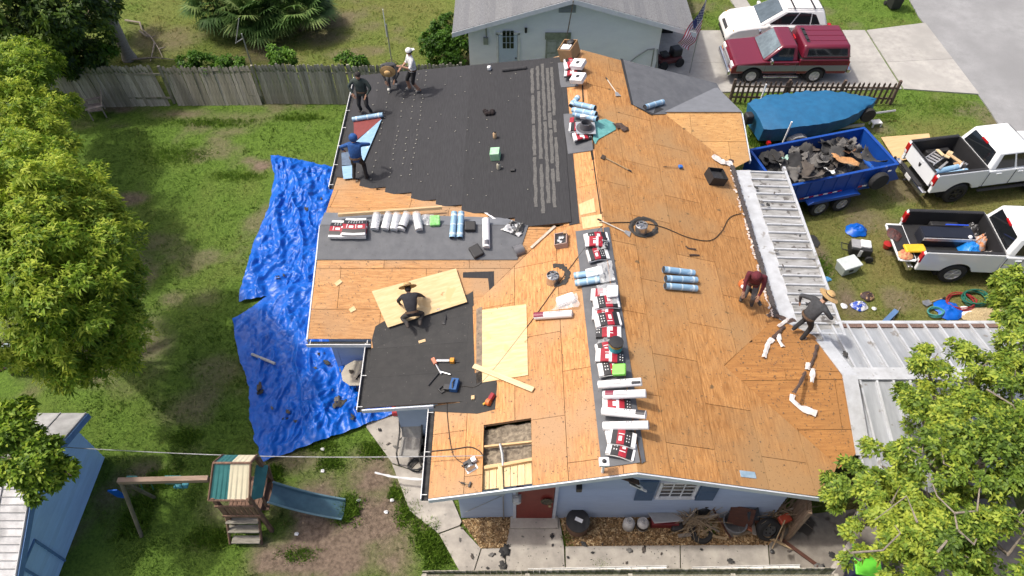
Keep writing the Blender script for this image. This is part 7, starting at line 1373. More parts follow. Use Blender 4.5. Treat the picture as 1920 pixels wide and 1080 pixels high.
# tile of sky blue flashing at the front eave and a mast bracket
packet('tin_plate', 'small grey blue tin plate lying at the front eave of the right slope', PE, 1402, 890, 1420, 892, (.40, .16, .02), M('tin_blue', (.30, .40, .48), (.2, .3, .38), .4), .0, 'tin plate', .005)
t = thing('service_mast', 'short white service mast with a square head at the front edge of the roof', 'mast', Matrix.Translation(PW.at(1130, 885))); MB().tube([(0, 0, -.1), (-.02, .0, .45)], .035, 8).build('pipe', rwhite, t); MB().box((-.02, 0, .50), (.22, .2, .08)).build('head', rwhite, t, bevel=.01); MB().sphere((-.02, 0, .55), .05).build('insulator', toolb, t)
def ff(px, py, off): return onfront(px, py, off)
a, b = ff(1098, 904, -.2), ff(1112, 896, -.2); MB().tube([a, b], .035, 6).build('soffit_scrap', rwhite, label='small white trim scrap hanging beside the red door', cat='trim')
t = thing('hanging_soffit', 'torn dark soffit and white trim hanging above the left shutter', 'soffit', Matrix.Translation(ff(1180, 900, -.25))); o_ = ff(1180, 900, -.25)
for pa, pb, w, m_ in (((1152, 889), (1198, 905), .12, rust), ((1180, 902), (1200, 912), .10, toolb), ((1182, 908), (1212, 921), .05, rwhite), ((1192, 905), (1205, 916), .06, rwhite)): a, b = ff(*pa, -.3) - o_, ff(*pb, -.3) - o_; MB().box((a + b) / 2, ((b - a).length, w, .03), (b - a).to_track_quat('X', 'Z').to_matrix().to_4x4()).build('torn_board', m_, t)
# ================================================================ AROUND THE HOUSE
gal = lambda px, py, rz=0, z=0.0: T(*P(px, py, z)[:2], z, rz)
# patio chair, table, clutter on the left patio
chm = M('chair_sling', (.32, .31, .29), (.25, .24, .22), .8, scale=12); chf = M('chair_frame', (.07, .065, .06), rough=.4)
t = thing('patio_chair', 'grey reclining sling chair on the concrete under the left eave', 'chair', gal(772, 850, 178, .045))
MB().slab([(-.27, -.30, .38), (.27, -.30, .38), (.27, .28, .42), (-.27, .28, .42)], (0, 0, 1), .03).build('seat', chm, t); MB().prism([(-.27, -.32, .38), (.27, -.32, .38), (.27, -.29, .38), (-.27, -.29, .38)], [(-.27, -.66, 1.0), (.27, -.66, 1.0), (.27, -.63, 1.0), (-.27, -.63, 1.0)]).build('backrest', chm, t)
for s in (-.31, .31): MB().tube([(s, -.64, .98), (s, -.33, .60), (s, .30, .62), (s, .36, .4), (s, .36, 0)], .025, 7).build('arm_frame', chf, t); MB().tube([(s, -.2, .42), (s, -.5, 0)], .025, 7).build('leg', chf, t)
t = thing('patio_table', 'round beige table half under the black patio roof with felt scraps on it', 'table', gal(676, 722, 0, .03)); MB().lathe([(.44, .66), (.46, .68), (.44, .70)], 10).build('table_top', M('table_beige', (.46, .42, .34), (.38, .34, .28), .7, scale=4), t, bevel=.01)
for k in range(4): MB().tube([(.3 * math.cos(k * 1.57), .3 * math.sin(k * 1.57), .66), (.36 * math.cos(k * 1.57), .36 * math.sin(k * 1.57), 0)], .025, 7).build('leg', chf, t)
for px, py, m_, lb in ((659, 697, scr[3], 'dark felt scrap on the left side of the beige table'), (674, 704, scr[0], 'thin curved felt sliver on the beige table')): p = P(px, py, .75); thick(torn(px, .16 if px < 670 else .06, .12 if px < 670 else .3, .05, 4).build('table_scrap', m_, mtx=T(p.x, p.y, .75, -30), label=lb, cat='felt scrap'))
t = thing('garden_hose', 'dark coiled hose and fittings on the concrete below the patio chair', 'hose', gal(782, 875, 0, .05)); pts = [(.24 * math.cos(a * .5) * (1 + .1 * math.sin(a)), .16 * math.sin(a * .5) * (1 + .12 * math.cos(a * 1.3)), .03 + a * .004) for a in range(40)]; MB().tube(pts, .022, 6).build('coil', toolb, t, smooth=True)
t = thing('plant_pot', 'dark round pots standing against the wall beside the patio chair', 'pots', gal(797, 850, 0, .045))
for x, y, r in ((.0, 0, .14), (.02, .36, .16), (.03, .7, .15)): MB().lathe([(r * .7, 0), (r, .3), (r * .9, .3), (r * .85, .22)], 16, T(x, y), cap=False).build('pot', toolb, t)
debris_strip('white_trim', 'long bent white trim strip sticking out over the walkway', 0.4, [(703, 886), (735, 894), (770, 898), (800, 899)], .06, rwhite, 3, .1, 'trim', zamp=.005)
packet('red_box', 'small red box on the ground at the corner of the lower tarp', 0.05, 743, 772, 752, 771, (.22, .3, .2), M('box_red', (.45, .03, .04)), .0, 'box')
# along the front wall
t = thing('planter_barrel', 'black lidded brown planter barrel with a white label beside the red door', 'planter', gal(1081, 990)); MB().lathe([(.24, 0), (.30, .2), (.29, .45), (.27, .5)], 22).build('barrel', M('barrel_brown', (.16, .09, .06), (.11, .06, .04), .8, scale=6), t, smooth=True); MB().lathe([(.31, .49), (.31, .54), (.1, .57), (.001, .57)], 22, cap=False).build('lid', blackp, t, smooth=True); MB().box((.02, .0, .572), (.2, .1, .008), rz=-25).build('label', rwhite, t)
for px, lb, g_ in ((1177, 'white propane gas cylinder, left of two against the front wall', 0), (1203, 'white propane gas cylinder with a black band, right of two', 1)):
    t = thing('gas_cylinder', lb, 'gas cylinder', gal(px, 988), 'gas cylinders by the front wall'); MB().lathe([(.11, 0), (.155, .06), (.155, .30), (.10, .38), (.03, .40)], 20).build('tank', M('tank_white', (.58, .57, .54), (.46, .44, .42), .5, scale=5), t, smooth=True); MB().lathe([(.09, .40), (.09, .46)], 14, cap=False).build('collar', rwhite, t); MB().tube([(0, 0, .4), (0, 0, .47)], .025, 8).build('valve', galv, t)
    if g_: MB().lathe([(.158, .12), (.158, .26)], 20, cap=False).build('band', toolb, t)
t = thing('storage_tote', 'clear grey plastic lid board leaning on red crates by the front wall', 'tote', gal(1243, 985, 0)); mm_ = Matrix.Rotation(R(-38), 4, 'X') @ Matrix.Rotation(R(8), 4, 'Z'); MB().box((0, .05, .46), (.78, .5, .03), mm_).build('lid', M('grey_translucent', (.42, .42, .41), (.34, .34, .34), .3, scale=4), t, bevel=.02); MB().box((.02, .12, .14), (.72, .42, .26)).build('red_crate', M('crate_red', (.20, .02, .025), rough=.5), t, bevel=.02); MB().box((.34, -.08, .1), (.3, .24, .2)).build('black_motor', toolb, t, bevel=.04)
brn = M('drawer_brown', (.10, .04, .025), (.06, .025, .018), .5, scale=4, stretch=(1, 5, 1))
t = thing('broken_drawer', 'dark brown wooden drawer front tipped in the junk pile by the front wall', 'drawer', gal(1380, 990, -14)); MB().box((0, .1, .55), (.62, .03, .55), Matrix.Rotation(R(-35), 4, 'X')).build('panel', brn, t); MB().box((0, .25, .45), (.6, .3, .03), Matrix.Rotation(R(-20), 4, 'X')).build('back', toolb, t)
MB().box((0, 0, 0), (.34, .03, .4), Matrix.Rotation(R(-30), 4, 'X')).build('slate_panel', M('slate_panel', (.06, .07, .08), rough=.5), mtx=T(*P(1413, 968, .55)[:2], .55, 25), label='dark grey square panel leaning right of the brown drawer', cat='panel'); MB().box((0, 0, 0), (.13, .4, .05), Matrix.Rotation(R(-25), 4, 'X')).build('red_brick_tile', M('terracotta', (.30, .10, .05), (.22, .07, .04), .8), mtx=T(*P(1408, 985, .3)[:2], .3, -30), label='terracotta slab leaning above the grey tub', cat='slab')
t = thing('grey_tub', 'grey plastic tub tipped on its side in the junk pile', 'tub', gal(1372, 992, 0) @ Matrix.Translation((0, 0, .2)) @ Matrix.Rotation(R(-8), 4, 'X')); MB().lathe([(.2, -.2), (.29, .2), (.31, .2), (.31, .22), (.28, .22), (.19, -.17)], 22, cap=False).build('tub', M('tub_grey', (.17, .175, .185), rough=.5), t, smooth=True); MB().lathe([(.19, -.16), (.001, -.16)], 20, cap=False).build('base', M('tub_grey', (.17, .175, .185)), t)
t = thing('old_tyre', 'car tyre on a black rim standing against the junk pile', 'tyre', gal(1434, 1000, 10) @ Matrix.Translation((0, 0, .30)) @ Matrix.Rotation(R(-28), 4, 'X')); MB().lathe([(.19, -.1), (.30, -.1), (.33, -.05), (.33, .05), (.30, .1), (.19, .1)], 28, axis='Y', cap=False).build('tyre', tyre, t, smooth=True); MB().lathe([(.195, -.02), (.18, -.07), (.05, -.05), (.001, -.05)], 20, axis='Y', cap=False).build('rim', M('rim_grey', (.06, .062, .065), rough=.5), t)
for k in range(5): MB().lathe([(.02, -.075), (.02, -.05)], 8, T(math.cos(k * 1.257) * .1, 0, math.sin(k * 1.257) * .1), 'Y').build('wheel_hole', dark, t)
t = thing('old_tyre', 'bare black tyre lying half buried under the dead fronds', 'tyre', gal(1313, 1000, 0) @ Matrix.Translation((0, 0, .1)) @ Matrix.Rotation(R(8), 4, 'X')); MB().lathe([(.18, -.08), (.28, -.08), (.31, 0), (.28, .08), (.18, .08)], 26, cap=False).build('tyre', tyre, t, smooth=True)
t = thing('orange_cart', 'small orange red cart frame in the junk pile', 'cart', gal(1460, 988, 20)); MB().box((0, 0, .55), (.32, .22, .14)).build('tray', M('cart_orange', (.42, .07, .03), (.3, .05, .03), .5), t, bevel=.03); MB().tube([(-.15, -.1, .5), (-.1, -.1, 0)], .02, 6).tube([(.15, .1, .5), (.2, .1, 0)], .02, 6).build('legs', toolb, t)
frd = M('dead_frond', (.36, .28, .18), (.22, .16, .10), .95, scale=10)
for k, (px, py, lb) in enumerate(((1300, 988, 'dry brown palm fronds heaped over the tyre by the front wall'), (1458, 972, 'dry brown branches sprouting above the orange cart'))):
    t = thing('dead_fronds', lb, 'fronds', gal(px, py)); g = random.Random(k)
    for j in range(80):
        a = g.uniform(0, 6.28); e_ = g.uniform(-.1, .8); L = g.uniform(.35, .95); d = Vector((math.cos(a) * math.cos(e_), math.sin(a) * math.cos(e_) * .6, math.sin(e_))); o = Vector((g.uniform(-.25, .25), g.uniform(-.12, .12), g.uniform(.2, .5))); MB().tube([o, o + d * L * .6, o + d * L - Vector((0, 0, .12))], [.012, .008, .003], 4, cap=False).build('frond', frd, t)
    for a, b in (((-.3, 0, .2), (-.1, .1, 1.0)), ((-.05, .05, .3), (.5, .05, .75)), ((.3, -.05, .3), (.6, -.2, .2))): MB().tube([a, b], .03, 6).build('stick', barkg, t)
t = thing('black_bag', 'black rubbish bag slumped against the wall under the window', 'bag', gal(1312, 974)); MB().sphere((0, .1, .38), .26, 12, 8, (.9, .7, 1.1)).build('bag', M('bag_black', (.016, .016, .017), rough=.3, bump=.5), t, smooth=True); MB().sphere((.05, .1, .68), .07, 8, 6).build('knot', M('bag_black', (.016,) * 3), t)
for k, (px, py, rz, L, tx) in enumerate(((1330, 992, 35, .7, 20), (1352, 985, -50, .9, 35), (1395, 998, 15, .6, 10), (1410, 992, 70, .8, 40), (1345, 1003, -10, .55, 5), (1425, 985, -30, .9, 30), (1470, 995, 60, .7, 15), (1290, 1000, 10, .5, 8), (1460, 1012, -25, .9, 3), (1500, 1030, -40, 1.1, 2))):
    p = P(px, py, .25); MB().box((0, 0, 0), (L, random.uniform(.05, .12), .025)).build('scrap_board', (hndl, brn, frd, M('scrap_grey_wood', (.25, .22, .19)))[k % 4], mtx=T(p.x, p.y, .08 + tx * .008, rz) @ Matrix.Rotation(R(tx), 4, 'Y'), label='loose scrap board in the junk pile below the front window', cat='board', group='scrap boards in the junk pile')
# leaning wooden gate
gw_ = M('gate_wood', (.27, .19, .125), (.15, .10, .065), .9, scale=5, stretch=(5, 5, .7), bump=.3, rnd=.15); t = thing('wooden_gate', 'old brown board gate standing open at the right front corner', 'gate', gal(1479, 1014, 80, .0))
for k in range(5): MB().box((.08 + k * .15, 0, .95), (.14, .025, 1.8)).build('gate_board', gw_, t)
for zz in (.3, 1.6): MB().box((.38, .04, zz), (.76, .05, .1)).build('rail', gw_, t)
MB().box((.02, .06, .95), (.09, .09, 1.9)).build('post', gw_, t)
t = thing('rake', 'thin rake with a dark head leaning across the carport floor', 'rake', Matrix()); MB().tube([P(1472, 975, .9), P(1448, 1028, .06)], .016, 6).build('handle', hndl, t); MB().sphere(P(1448, 1034, .08), .06, 8, 6, (1, 1, .5)).build('head', toolb, t); t['wl'] = (0, 0, 0)
# green bin in the corner
t = thing('wheelie_bin', 'bright green wheeled bin lid with a dark handle under the olive tree', 'bin', T(*P(1626, 1052, 1.0)[:2], 0, -10)); MB().prism([(-.22, -.24, .05), (.22, -.24, .05), (.22, .24, .05), (-.22, .24, .05)], [(-.28, -.33, .95), (.28, -.33, .95), (.28, .33, .95), (-.28, .33, .95)]).build('body', M('navy_bin', (.02, .03, .10), rough=.5), t, bevel=.03); MB().box((0, 0, 1.0), (.62, .74, .07)).build('lid', M('lid_green', (.16, .62, .05), (.12, .52, .04), .4, scale=4), t, bevel=.03); MB().box((-.05, .22, 1.045), (.28, .12, .02)).build('handle', toolb, t)
for s in (-.2, .2): MB().lathe([(.1, -.03), (.1, .03)], 14, T(s, .3, .1), 'X').build('wheel', tyre, t)
board('fence_rail', 'weathered leaning rail at the lower right beside the green bin', 0, (1556, 1075), (1600, 1010), .12, .1, M('rail_grey', (.42, .38, .33), (.3, .27, .23), .9), .9, 'rail')
# right hand lawn
t = thing('cooler', 'pale grey picnic cooler on the lawn below the black generator', 'cooler', gal(1585, 507, 20)); MB().prism([(-.30, -.20, 0), (.30, -.20, 0), (.30, .20, 0), (-.30, .20, 0)], [(-.34, -.24, .36), (.34, -.24, .36), (.34, .24, .36), (-.34, .24, .36)]).build('body', M('cooler_grey', (.45, .50, .48), (.38, .43, .41), .5), t, bevel=.03); MB().box((0, 0, .405), (.72, .52, .08)).build('lid', M('cooler_lid', (.56, .61, .60), rough=.45), t, bevel=.03); MB().box((-.05, -.245, .25), (.16, .02, .08)).build('latch', toolb, t)
t = thing('generator', 'black wheeled generator with a white tank on the lawn', 'generator', gal(1606, 478, -12)); MB().box((0, 0, .32), (.72, .46, .36)).build('engine', blackp, t, bevel=.05); MB().box((.12, .04, .54), (.34, .34, .1)).build('tank', rwhite, t, bevel=.03); MB().box((-.2, 0, .53), (.3, .4, .06)).build('panel', M('panel_grey', (.3, .3, .31), rough=.4), t, bevel=.01); MB().box((-.02, -.24, .32), (.1, .02, .3)).build('white_stripe', rwhite, t)
for s in (-.2, .2): MB().lathe([(.08, -.04), (.13, -.04), (.13, .04), (.08, .04)], 16, T(.34, s * 1.4, .13), 'Y').build('wheel', tyre, t)
MB().tube([(-.36, -.15, .3), (-.62, -.15, .34), (-.62, .15, .34), (-.36, .15, .3)], .018, 6).build('handle', toolb, t)
def heap(name, label, px, py, rx, ry, h, mat, seed, cat, z0=0.0, rz=0):
    mb = MB(); n, k_ = 26, 9
    for j in range(k_ + 1):
        for i in range(n):
            a = 6.283 * i / n; q = j / k_; e = float(fbm(math.cos(a) * 2 + seed, math.sin(a) * 2 + q * 2.5, seed, 4)); rr = q * (.7 + .65 * e); mb.v.append((rx * rr * math.cos(a), ry * rr * math.sin(a), max(.0, h * (1 - q ** 1.6) * (.4 + 1.2 * float(fbm(rr * 5 * math.cos(a), rr * 5 * math.sin(a) + seed, seed + 3, 3))) + .01)))
    for j in range(k_):
        for i in range(n): mb.f.append((j * n + i, (j + 1) * n + i, (j + 1) * n + (i + 1) % n, j * n + (i + 1) % n))
    p = P(px, py, z0); return mb.build(name, mat, smooth=True, mtx=T(p.x, p.y, z0, rz), label=label, cat=cat)
heap('folded_tarp', 'small crumpled blue tarp on the lawn above the black generator', 1606, 432, .38, .34, .24, tb, 4, 'tarp'); heap('folded_tarp', 'small crumpled blue tarp among the coloured hoses on the lawn', 1778, 582, .48, .42, .16, tb, 6, 'tarp'); heap('bright_scrap', 'bright blue plastic scrap at the edge of the patio cover', 1547, 524, .2, .12, .1, M('bright_blue', (.10, .36, .66)), 7, 'plastic'); heap('blue_white_bag', 'blue and white bag lying on the lawn left of the blue bar', 1611, 574, .26, .22, .18, M('bag_blue', (.70, .70, .70), (.02, .07, .42), .4, scale=5, lo=.47, hi=.53), 8, 'bag'); heap('dark_bag', 'dark helmet shaped tool bag on the lawn above the blue white bag', 1627, 556, .22, .2, .2, M('bag_brown', (.5, .32, .16), (.05, .03, .03), .7, scale=7, lo=.5, hi=.58), 9, 'bag'); heap('straw_heap', 'pale heap of straw and twigs beside the olive sapling', 1840, 590, .8, .28, .10, M('straw_pale', (.52, .42, .24), (.30, .22, .11), .95, scale=26, bump=1), 12, 'straw')
t = thing('red_cup', 'red bucket lying on the lawn by the open tailgate', 'bucket', gal(1661, 464)); MB().lathe([(.10, 0), (.15, .2)], 16).build('bucket', M('bucket_red', (.50, .03, .03), rough=.4), t, smooth=True); MB().lathe([(.13, .19), (.001, .195)], 14, cap=False).build('contents', M('tan_fill', (.5, .35, .2)), t)
board('blue_bar', 'blue metal bar lying on the lawn near the carport gutter', 0, (1657, 606), (1680, 583), .16, .12, M('bar_blue', (.10, .19, .36), rough=.5), .02, 'bar'); pole_tool('stick', 'thin pale stick leaning out of the blue bar on the lawn', 0, (1672, 604), (1690, 572), .012, barkg, lambda t, L: None, 'stick'); heap('white_scrap', 'small white paper scrap on the lawn right of the blue white bag', 1639, 579, .08, .07, .05, rwhite, 13, 'scrap'); heap('white_scrap', 'white paper scrap in the bare soil beside the patio cover', 1582, 574, .1, .12, .06, rwhite, 14, 'scrap'); heap('felt_scrap', 'dark felt scrap on the lawn below the trailer wheels', 1524, 452, .2, .3, .03, scr[0], 15, 'felt scrap')
def coil(label, px, py, r, mat, n=5, sq=.7): p = P(px, py); t = thing('hose_coil', label, 'hose', T(p.x, p.y, 0, 15)); MB().tube([(r * (1 + .12 * math.sin(a * 1.7 + r)) * math.cos(a), r * sq * (1 + .1 * math.cos(a * 1.3)) * math.sin(a), .03 + .006 * a) for a in [k * .35 for k in range(18 * n)]], .022, 6).build('coil', mat, t, smooth=True)
coil('dark green hose coiled on the lawn behind the small tarp', 1825, 562, .42, M('hose_green', (.01, .12, .08))); coil('red hose coil spread on the lawn behind the small tarp', 1800, 568, .48, M('hose_red', (.28, .02, .02)), 3); coil('thin teal hose loops left of the small tarp', 1752, 588, .26, M('hose_teal', (.06, .26, .22)), 3); t = thing('white_dish', 'round white dish lying right of the small crumpled tarp', 'lid', gal(1812, 586)); MB().lathe([(.24, 0), (.25, .03), (.2, .05), (.001, .055)], 20, cap=False).build('lid', rwhite, t, smooth=True)
# flag and pole, aerial masts, lawn chair, gas grill at the left
fb0 = P(1293, 137); t = thing('flagpole', 'thin grey flagpole standing on the driveway edge', 'flagpole', T(fb0.x, fb0.y)); MB().tube([(0, 0, 0), (0, 0, 4.2)], .03, 8).build('pole', steel, t)
fl = thing('flag', 'American flag with stars and stripes hanging from the flagpole', 'flag', T(fb0.x, fb0.y, 0)); hz0, hz1 = 3.35, 2.45
fq = (P(1322, 8, 3.3), P(1318, 44, 2.55), P(1291, 92, 1.15), P(1271, 82, 1.75)); org_ = Vector((fb0.x, fb0.y, 0)); 
ry = lambda px, py, y: Vector((0, 0, CH)) + ray(px, py) * (y / ray(px, py).y) - org_
A0, A1, B0, B1 = ry(1322, 4, 27.2), ry(1314, 56, 27.2), ry(1270, 80, 25.75), ry(1290, 94, 26.0)
def fpt(u, v): p = A0.lerp(A1, v).lerp(B0.lerp(B1, v), u); return p + Vector((.03, -.10, .03)) * math.sin(u * 9 + v * 4) * (u + .15) - Vector((0, 0, .10)) * math.sin(math.pi * u)
fr_, fw_, fb2 = M('flag_red', (.40, .02, .05), rough=.8), M('flag_white', (.74, .72, .72), rough=.8), M('flag_blue', (.02, .035, .16), rough=.8)
def fpatch(nm, u0, u1, v0, v1, m_, off=0, n=10):
    mb = MB()
    for k in range(n + 1): u = u0 + (u1 - u0) * k / n; d = Vector((0, -off, off * .4)); mb.v += [tuple(fpt(u, v0) + d), tuple(fpt(u, v1) + d)]
    for k in range(n): mb.f.append((k * 2, k * 2 + 1, k * 2 + 3, k * 2 + 2))
    return mb.build(nm, m_, fl, smooth=True)
for k in range(13): fpatch('stripe', 0 if k > 6 else .42, 1, k / 13, (k + 1) / 13, fr_ if k % 2 == 0 else fw_)
fpatch('canton', 0, .42, 0, 7 / 13, fb2)
for r_ in range(5):
    for c_ in range(6): u, v = .03 + c_ * .065, .04 + r_ * .1; fpatch('star', u, u + .032, v, v + .045, fw_, .012, 1)
def mast(label, base, top_px, top_h, arms):
    b = P(*base); t = thing('aerial_mast', label, 'aerial', T(b.x, b.y)); MB().tube([(0, 0, 0), (.0, 0, top_h)], .03, 7).build('pole', steel, t)
    for a, c in arms: MB().tube([a, c], .02, 6).build('arm', rwhite if 'white' in label else steel, t)
b = P(478, 140); mast('leaning grey clothes line mast with a slanting arm behind the fence', (478, 140), None, 2.0, (((-.35, -.05, 1.6), (.1, 0, 2.7)), ((-.4, 0, 1.55), (.02, 0, 1.8)))); mast('white topped thin mast behind the straw hatted roofer', (735, 118), None, 1.9, (((-.05, 0, 1.3), (-.05, 0, 2.6)),))
t = thing('lawn_chair', 'weathered grey wooden lawn chair in front of the wooden fence', 'chair', gal(189, 214, 115)); cw = M('chair_wood', (.36, .30, .27), (.24, .2, .18), .9, scale=6)
for k in range(4): MB().box((-.22 + k * .145, .08, .36 - 0), (.13, .5, .025), Matrix.Rotation(R(8), 4, 'X')).build('seat_slat', cw, t); MB().box((-.22 + k * .145, -.30, .66), (.13, .025, .72), Matrix.Rotation(R(22), 4, 'X')).build('back_slat', cw, t)
for s in (-.33, .33): MB().box((s, .06, .56), (.12, .68, .03)).build('arm', cw, t); MB().box((s, .32, .28), (.07, .04, .56)).build('leg', cw, t); MB().box((s, -.2, .28), (.07, .04, .56)).build('leg', cw, t)
t = thing('gas_grill', 'grey domed grill half hidden under the left tree', 'grill', gal(48, 690, 15)); MB().box((0, 0, .45), (.6, .5, .7)).build('cabinet', M('grill_grey', (.35, .42, .44), (.28, .34, .36), .4), t, bevel=.05); MB().lathe([(.32, .8), (.33, .9), (.24, 1.05), (.02, 1.12)], 18).build('hood', M('grill_grey', (.35, .42, .44)), t, smooth=True); MB().box((.5, .05, .8), (.35, .4, .05)).build('shelf', rwhite, t)
for s in (-.22, .22): MB().lathe([(.1, -.04), (.1, .04)], 14, T(s, -.22, .1), 'Y').build('wheel', tyre, t)
heap('brown_tarp', 'dark brown covered heap at the left edge under the tree', 2, 672, .5, .5, .6, M('brown_cover', (.06, .025, .018), rough=.6), 18, 'cover')
# ================================================================ PICKUP LOADS AND SCATTERED SCRAPS
def inbed(Mx, x, y, z, rz=0): return Mx @ T(x, y, z, rz)
lad = thing('ladder', 'folded aluminium step ladder lying in the bed of the towing pickup', 'ladder', inbed(M1, .95, .25, 1.2, 32) @ Matrix.Rotation(R(12), 4, 'Y'))
for s in (-.2, .2): MB().box((0, s, 0), (1.3, .03, .07)).build('rail', alu, lad)
for k in range(5): MB().box((-.5 + k * .25, 0, 0), (.08, .4, .03)).build('rung', alu, lad)
for k, (x, y, rz, L, lb) in enumerate(((1.0, -.40, 8, 1.05, 'upper pale blue roll in the bed of the towing pickup'), (1.15, -.64, 6, 1.1, 'pale blue roll against the near side of the towing pickup bed'))):
    t = thing('blue_roll', lb, 'roll', inbed(M1, x, y, 1.16, rz), 'blue rolls in the pickup bed'); MB().lathe([(.1, -L / 2), (.1, L / 2)], 18, axis='X').build('wrap', rblue, t, smooth=True); MB().lathe([(.05, L / 2 + .004), (.01, L / 2 + .004)], 12, axis='X').build('core', rend, t)
for k, (x, y, z, rz, L, w, m_, lb) in enumerate(((1.5, .3, 1.02, 40, .7, .18, lumw, 'pale plank sticking up in the bed of the towing pickup'), (1.55, .05, 1.05, -50, .6, .14, lum, 'tan plank across the ladder in the towing pickup bed'), (1.2, .4, 1.06, 80, .5, .12, lumw, 'short plank by the far wall of the towing pickup bed'), (1.65, -.2, .96, 20, .5, .22, crd, 'brown board piece by the bulkhead of the towing pickup bed'), (1.0, -.2, 1.0, 35, .95, .08, steel, 'grey metal strip lying beside the ladder in the towing pickup bed'))):
    MB().box((0, 0, 0), (L, w, .04)).build('plank', m_, bevel=.004, mtx=inbed(M1, x, y, z + .2, rz) @ Matrix.Rotation(R(14), 4, 'Y'), label=lb, cat='plank')
t = thing('tool_heap', 'jumble of clear bottles and fittings at the cab end of the towing pickup bed', 'tools', inbed(M1, 1.72, -.45, 1.1))
for k in range(7): MB().lathe([(.04, 0), (.04, .14), (.02, .18)], 10, T(random.uniform(-.2, .2), random.uniform(-.25, .25), 0)).build('bottle', rwhite if k % 2 else galv, t)
# open pickup
t = thing('tool_chest', 'long black tool chest with a silver edge in the open pickup bed', 'tool chest', inbed(M2, 1.35, .12, .87)); MB().box((0, 0, .2), (1.7, .55, .4)).build('body', M('chest_black', (.015, .017, .026), rough=.3), t, bevel=.02); MB().box((0, -.285, .34), (1.7, .03, .12)).build('edge', alu, t); MB().box((0, 0, .415), (1.66, .5, .03)).build('lid', M('chest_black', (.015, .017, .026)), t, bevel=.01); MB().sphere((.66, -.2, .43), .07).build('latch', rwhite, t)
MB().box((0, 0, 0), (.70, .36, .10)).build('yellow_case', M('case_yellow', (.72, .46, .03), (.62, .38, .02), .4), bevel=.05, mtx=inbed(M2, .22, -.42, 1.02, 4), label='bright yellow plastic case lying on the lowered tailgate hinge', cat='case')
def heapm(name, label, mtx, rx, ry, h, mat, seed, cat):
    o = heap(name, label, 960, 540, rx, ry, h, mat, seed, cat); o.matrix_world = mtx; return o
heapm('blue_bag', 'bright blue plastic sheet bundled in the open pickup bed', inbed(M2, 2.05, -.42, .88), .36, .46, .45, M('sheet_blue', (.02, .22, .62), (.01, .15, .5), .35, scale=6), 21, 'plastic'); heapm('orange_heap', 'orange and white tangle of gear by the cab of the open pickup', inbed(M2, 2.45, -.05, .9), .26, .3, .5, M('gear_orange', (.6, .25, .1), (.45, .4, .38), .7, scale=8, lo=.48, hi=.54), 22, 'gear'); heapm('dark_gear', 'black and white tangle of gear in the far corner of the open pickup bed', inbed(M2, 2.4, .5, .9), .3, .38, .4, M('gear_dark', (.5, .5, .5), (.03, .03, .03), .6, scale=9, lo=.55, hi=.6), 23, 'gear'); heapm('grey_gear', 'grey bags and bottles against the near cab corner of the open pickup bed', inbed(M2, 2.5, -.65, .9), .28, .28, .3, M('gear_grey', (.4, .38, .36), (.06, .06, .06), .7, scale=10), 24, 'gear'); heapm('orange_coil', 'small orange coil between yellow case and blue sheet', inbed(M2, 1.05, -.55, .87), .22, .14, .1, org, 25, 'cord'); heapm('tan_gear', 'tan and red tool belt on the lowered tailgate', inbed(M2, -.08, -.62, .9), .26, .24, .14, M('belt_tan', (.55, .36, .16), (.4, .08, .05), .7, scale=9), 26, 'tool belt'); heapm('dark_belt', 'black and rusty tool belt on the far side of the lowered tailgate', inbed(M2, -.2, .3, .9), .22, .3, .12, M('belt_dark', (.10, .03, .025), (.03, .02, .02), .7, scale=9), 27, 'tool belt')
MB().tube([(0, 0, 0), (.75, 0, 0)], .025, 8).build('blue_level', M('level_blue', (.02, .08, .6)), mtx=inbed(M2, 1.35, .42, 1.35, 0), label='bright blue level lying behind the black tool chest', cat='level')
heap('red_sticker_rag', 'small red rag near the front door sill of the open pickup', 1877, 498, .08, .08, .05, M('rag_red', (.5, .06, .1)), 28, 'rag')
# felt scraps on the tarp and the walkway: copies of four torn shapes
sc = [torn(60 + k, .20, .15, .05, 4).mesh('felt_scrap', scr[k % 4], True) for k in range(4)]
def scrap(px, py, z, s, lb, grp, k):
    p = P(px, py, z); o = bpy.data.objects.new('felt_scrap', sc[k % 4]); COL.objects.link(o); o.matrix_world = T(p.x, p.y, z, random.uniform(0, 360)) @ Matrix.Rotation(random.uniform(-.15, .15), 4, 'X') @ Matrix.Diagonal((s, s * random.uniform(.6, 1.1), s, 1)); m_ = o.modifiers.new('thickness', 'SOLIDIFY'); m_.thickness = .006; tag(o, lb, 'felt scrap', grp)
for k, (px, py, s) in enumerate(((602, 663, .9), (613, 680, 1), (640, 692, .9), (586, 706, .8), (572, 725, .7), (594, 738, 1.5), (618, 731, .8), (486, 726, 1.2), (488, 735, .9), (640, 756, 1.4), (632, 748, .9), (628, 760, .8), (585, 778, .9), (660, 782, .9), (612, 778, .7), (540, 772, .6), (535, 785, .7), (555, 790, .6), (510, 765, .5), (590, 690, .6), (520, 520, .8), (575, 392, .9), (588, 378, .9), (600, 372, .8), (578, 495, .7), (532, 516, .6), (562, 440, .5), (660, 740, .9), (672, 766, .9), (605, 748, .7), (650, 765, .7))): scrap(px, py, .17, s * 1.25, 'dark torn shingle scrap lying on the blue tarps', 'shingle scraps on the blue tarps', k)
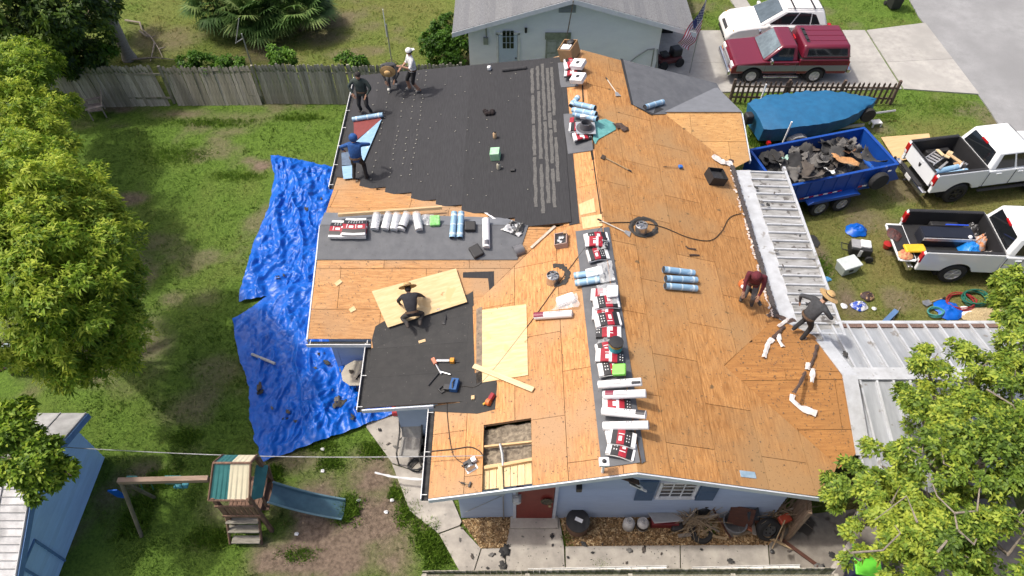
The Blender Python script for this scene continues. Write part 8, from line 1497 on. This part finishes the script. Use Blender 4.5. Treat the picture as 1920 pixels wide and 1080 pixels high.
for k, (px, py, s) in enumerate(((946, 1033, 1.8), (943, 1062, 1.4), (922, 1040, .9), (885, 1043, .7), (1035, 1005, .7), (1095, 1020, .9), (1180, 1032, .8), (1207, 1030, 1.0), (1111, 1036, .5), (1370, 1052, .9), (862, 1012, .5), (866, 990, .4), (1000, 985, .4), (1036, 1022, .4), (980, 1006, .4), (1240, 1038, .4), (1315, 1030, .4), (914, 1065, .4), (1535, 1065, 1.6), (1480, 1032, .6), (1560, 1040, .9), (757, 855, .5), (742, 838, .8), (728, 832, .6), (712, 806, .6), (776, 838, .5), (1590, 880, .8), (1175, 1055, .4), (1065, 1045, .4), (1130, 1020, .35))): scrap(px, py, .075, s, 'dark torn shingle scrap lying on the concrete walkway', 'shingle scraps on the walkways', k)
for k, (px, py, s) in enumerate(((1515, 570, .9), (1418, 352, .8), (1427, 378, .8), (1452, 362, .6), (1440, 384, .7), (1500, 545, .6), (1575, 720, 1.4), (1600, 758, 1.8), (1562, 660, 1.0), (1585, 664, .9), (1455, 470, .7), (1468, 498, .5), (1420, 540, .4), (1500, 442, .6))): scrap(px, py, 2.50 if px < 1540 else 2.68, s, 'dark torn shingle scrap lying on the white metal roofs', 'shingle scraps on the white metal roofs', k)
for k, (px, py) in enumerate(((672, 938), (724, 960), (556, 1001), (605, 883), (735, 938), (790, 885), (605, 842), (1505, 975))): heap('paper_scrap', 'small white paper scrap littering the bare soil near the walkway', px, py, .06, .05, .04, rwhite, 70 + k, 'litter')['group'] = 'white paper scraps on the soil'
def crumbs(name, polys, n, mat, lift, smin, smax, pls):
    vs_, fs_ = [], []
    for poly, pl in zip(polys, pls):
        X = [p[0] for p in poly]; Y = [p[1] for p in poly]; x = rng.uniform(min(X), max(X), n); y = rng.uniform(min(Y), max(Y), n); k = inside(x, y, poly); x, y = x[k], y[k]
        for a, b in zip(x, y):
            s = rng.uniform(smin, smax); t = rng.uniform(0, 6.28); q = len(vs_); z = pl.z(a, b) + lift
            vs_ += [(a + math.cos(t + w) * s * rng.uniform(.5, 1), b + math.sin(t + w) * s * rng.uniform(.4, 1), z + rng.uniform(0, .012)) for w in (0, 2, 4.2)]; fs_.append((q, q + 1, q + 2))
    return link(name, npmesh(name, np.array(vs_), np.array(fs_), mat), kind='stuff')
crumbs('roof_grit', [[(-1.9, 6.7), (2.4, 6.7), (2.4, 14), (-1, 11.5)], [(2.9, 6.7), (7.2, 6.7), (7.3, 22.5), (2.9, 22.5)], [(5.6, 9.9), (8.3, 9.7), (8.3, 8), (7.9, 7.6)], [(5.6, 9.95), (8.2, 9.8), (7.8, 11.3), (7.4, 11.6)], [(-5.5, 11.2), (-3.6, 11.2), (0, 14), (-5.5, 14)]], 420, scr[3], .024, .008, .03, [PW, PE, PSS, PSN, PWS])
G0 = Pl((0, 0, 0), (1, 0, 0), (0, 1, 0))
crumbs('walk_grit', [[(-1.4, 5.5), (6, 5.5), (6, 6.6), (-1.4, 6.6)]], 160, scr[0], .056, .008, .03, [G0])
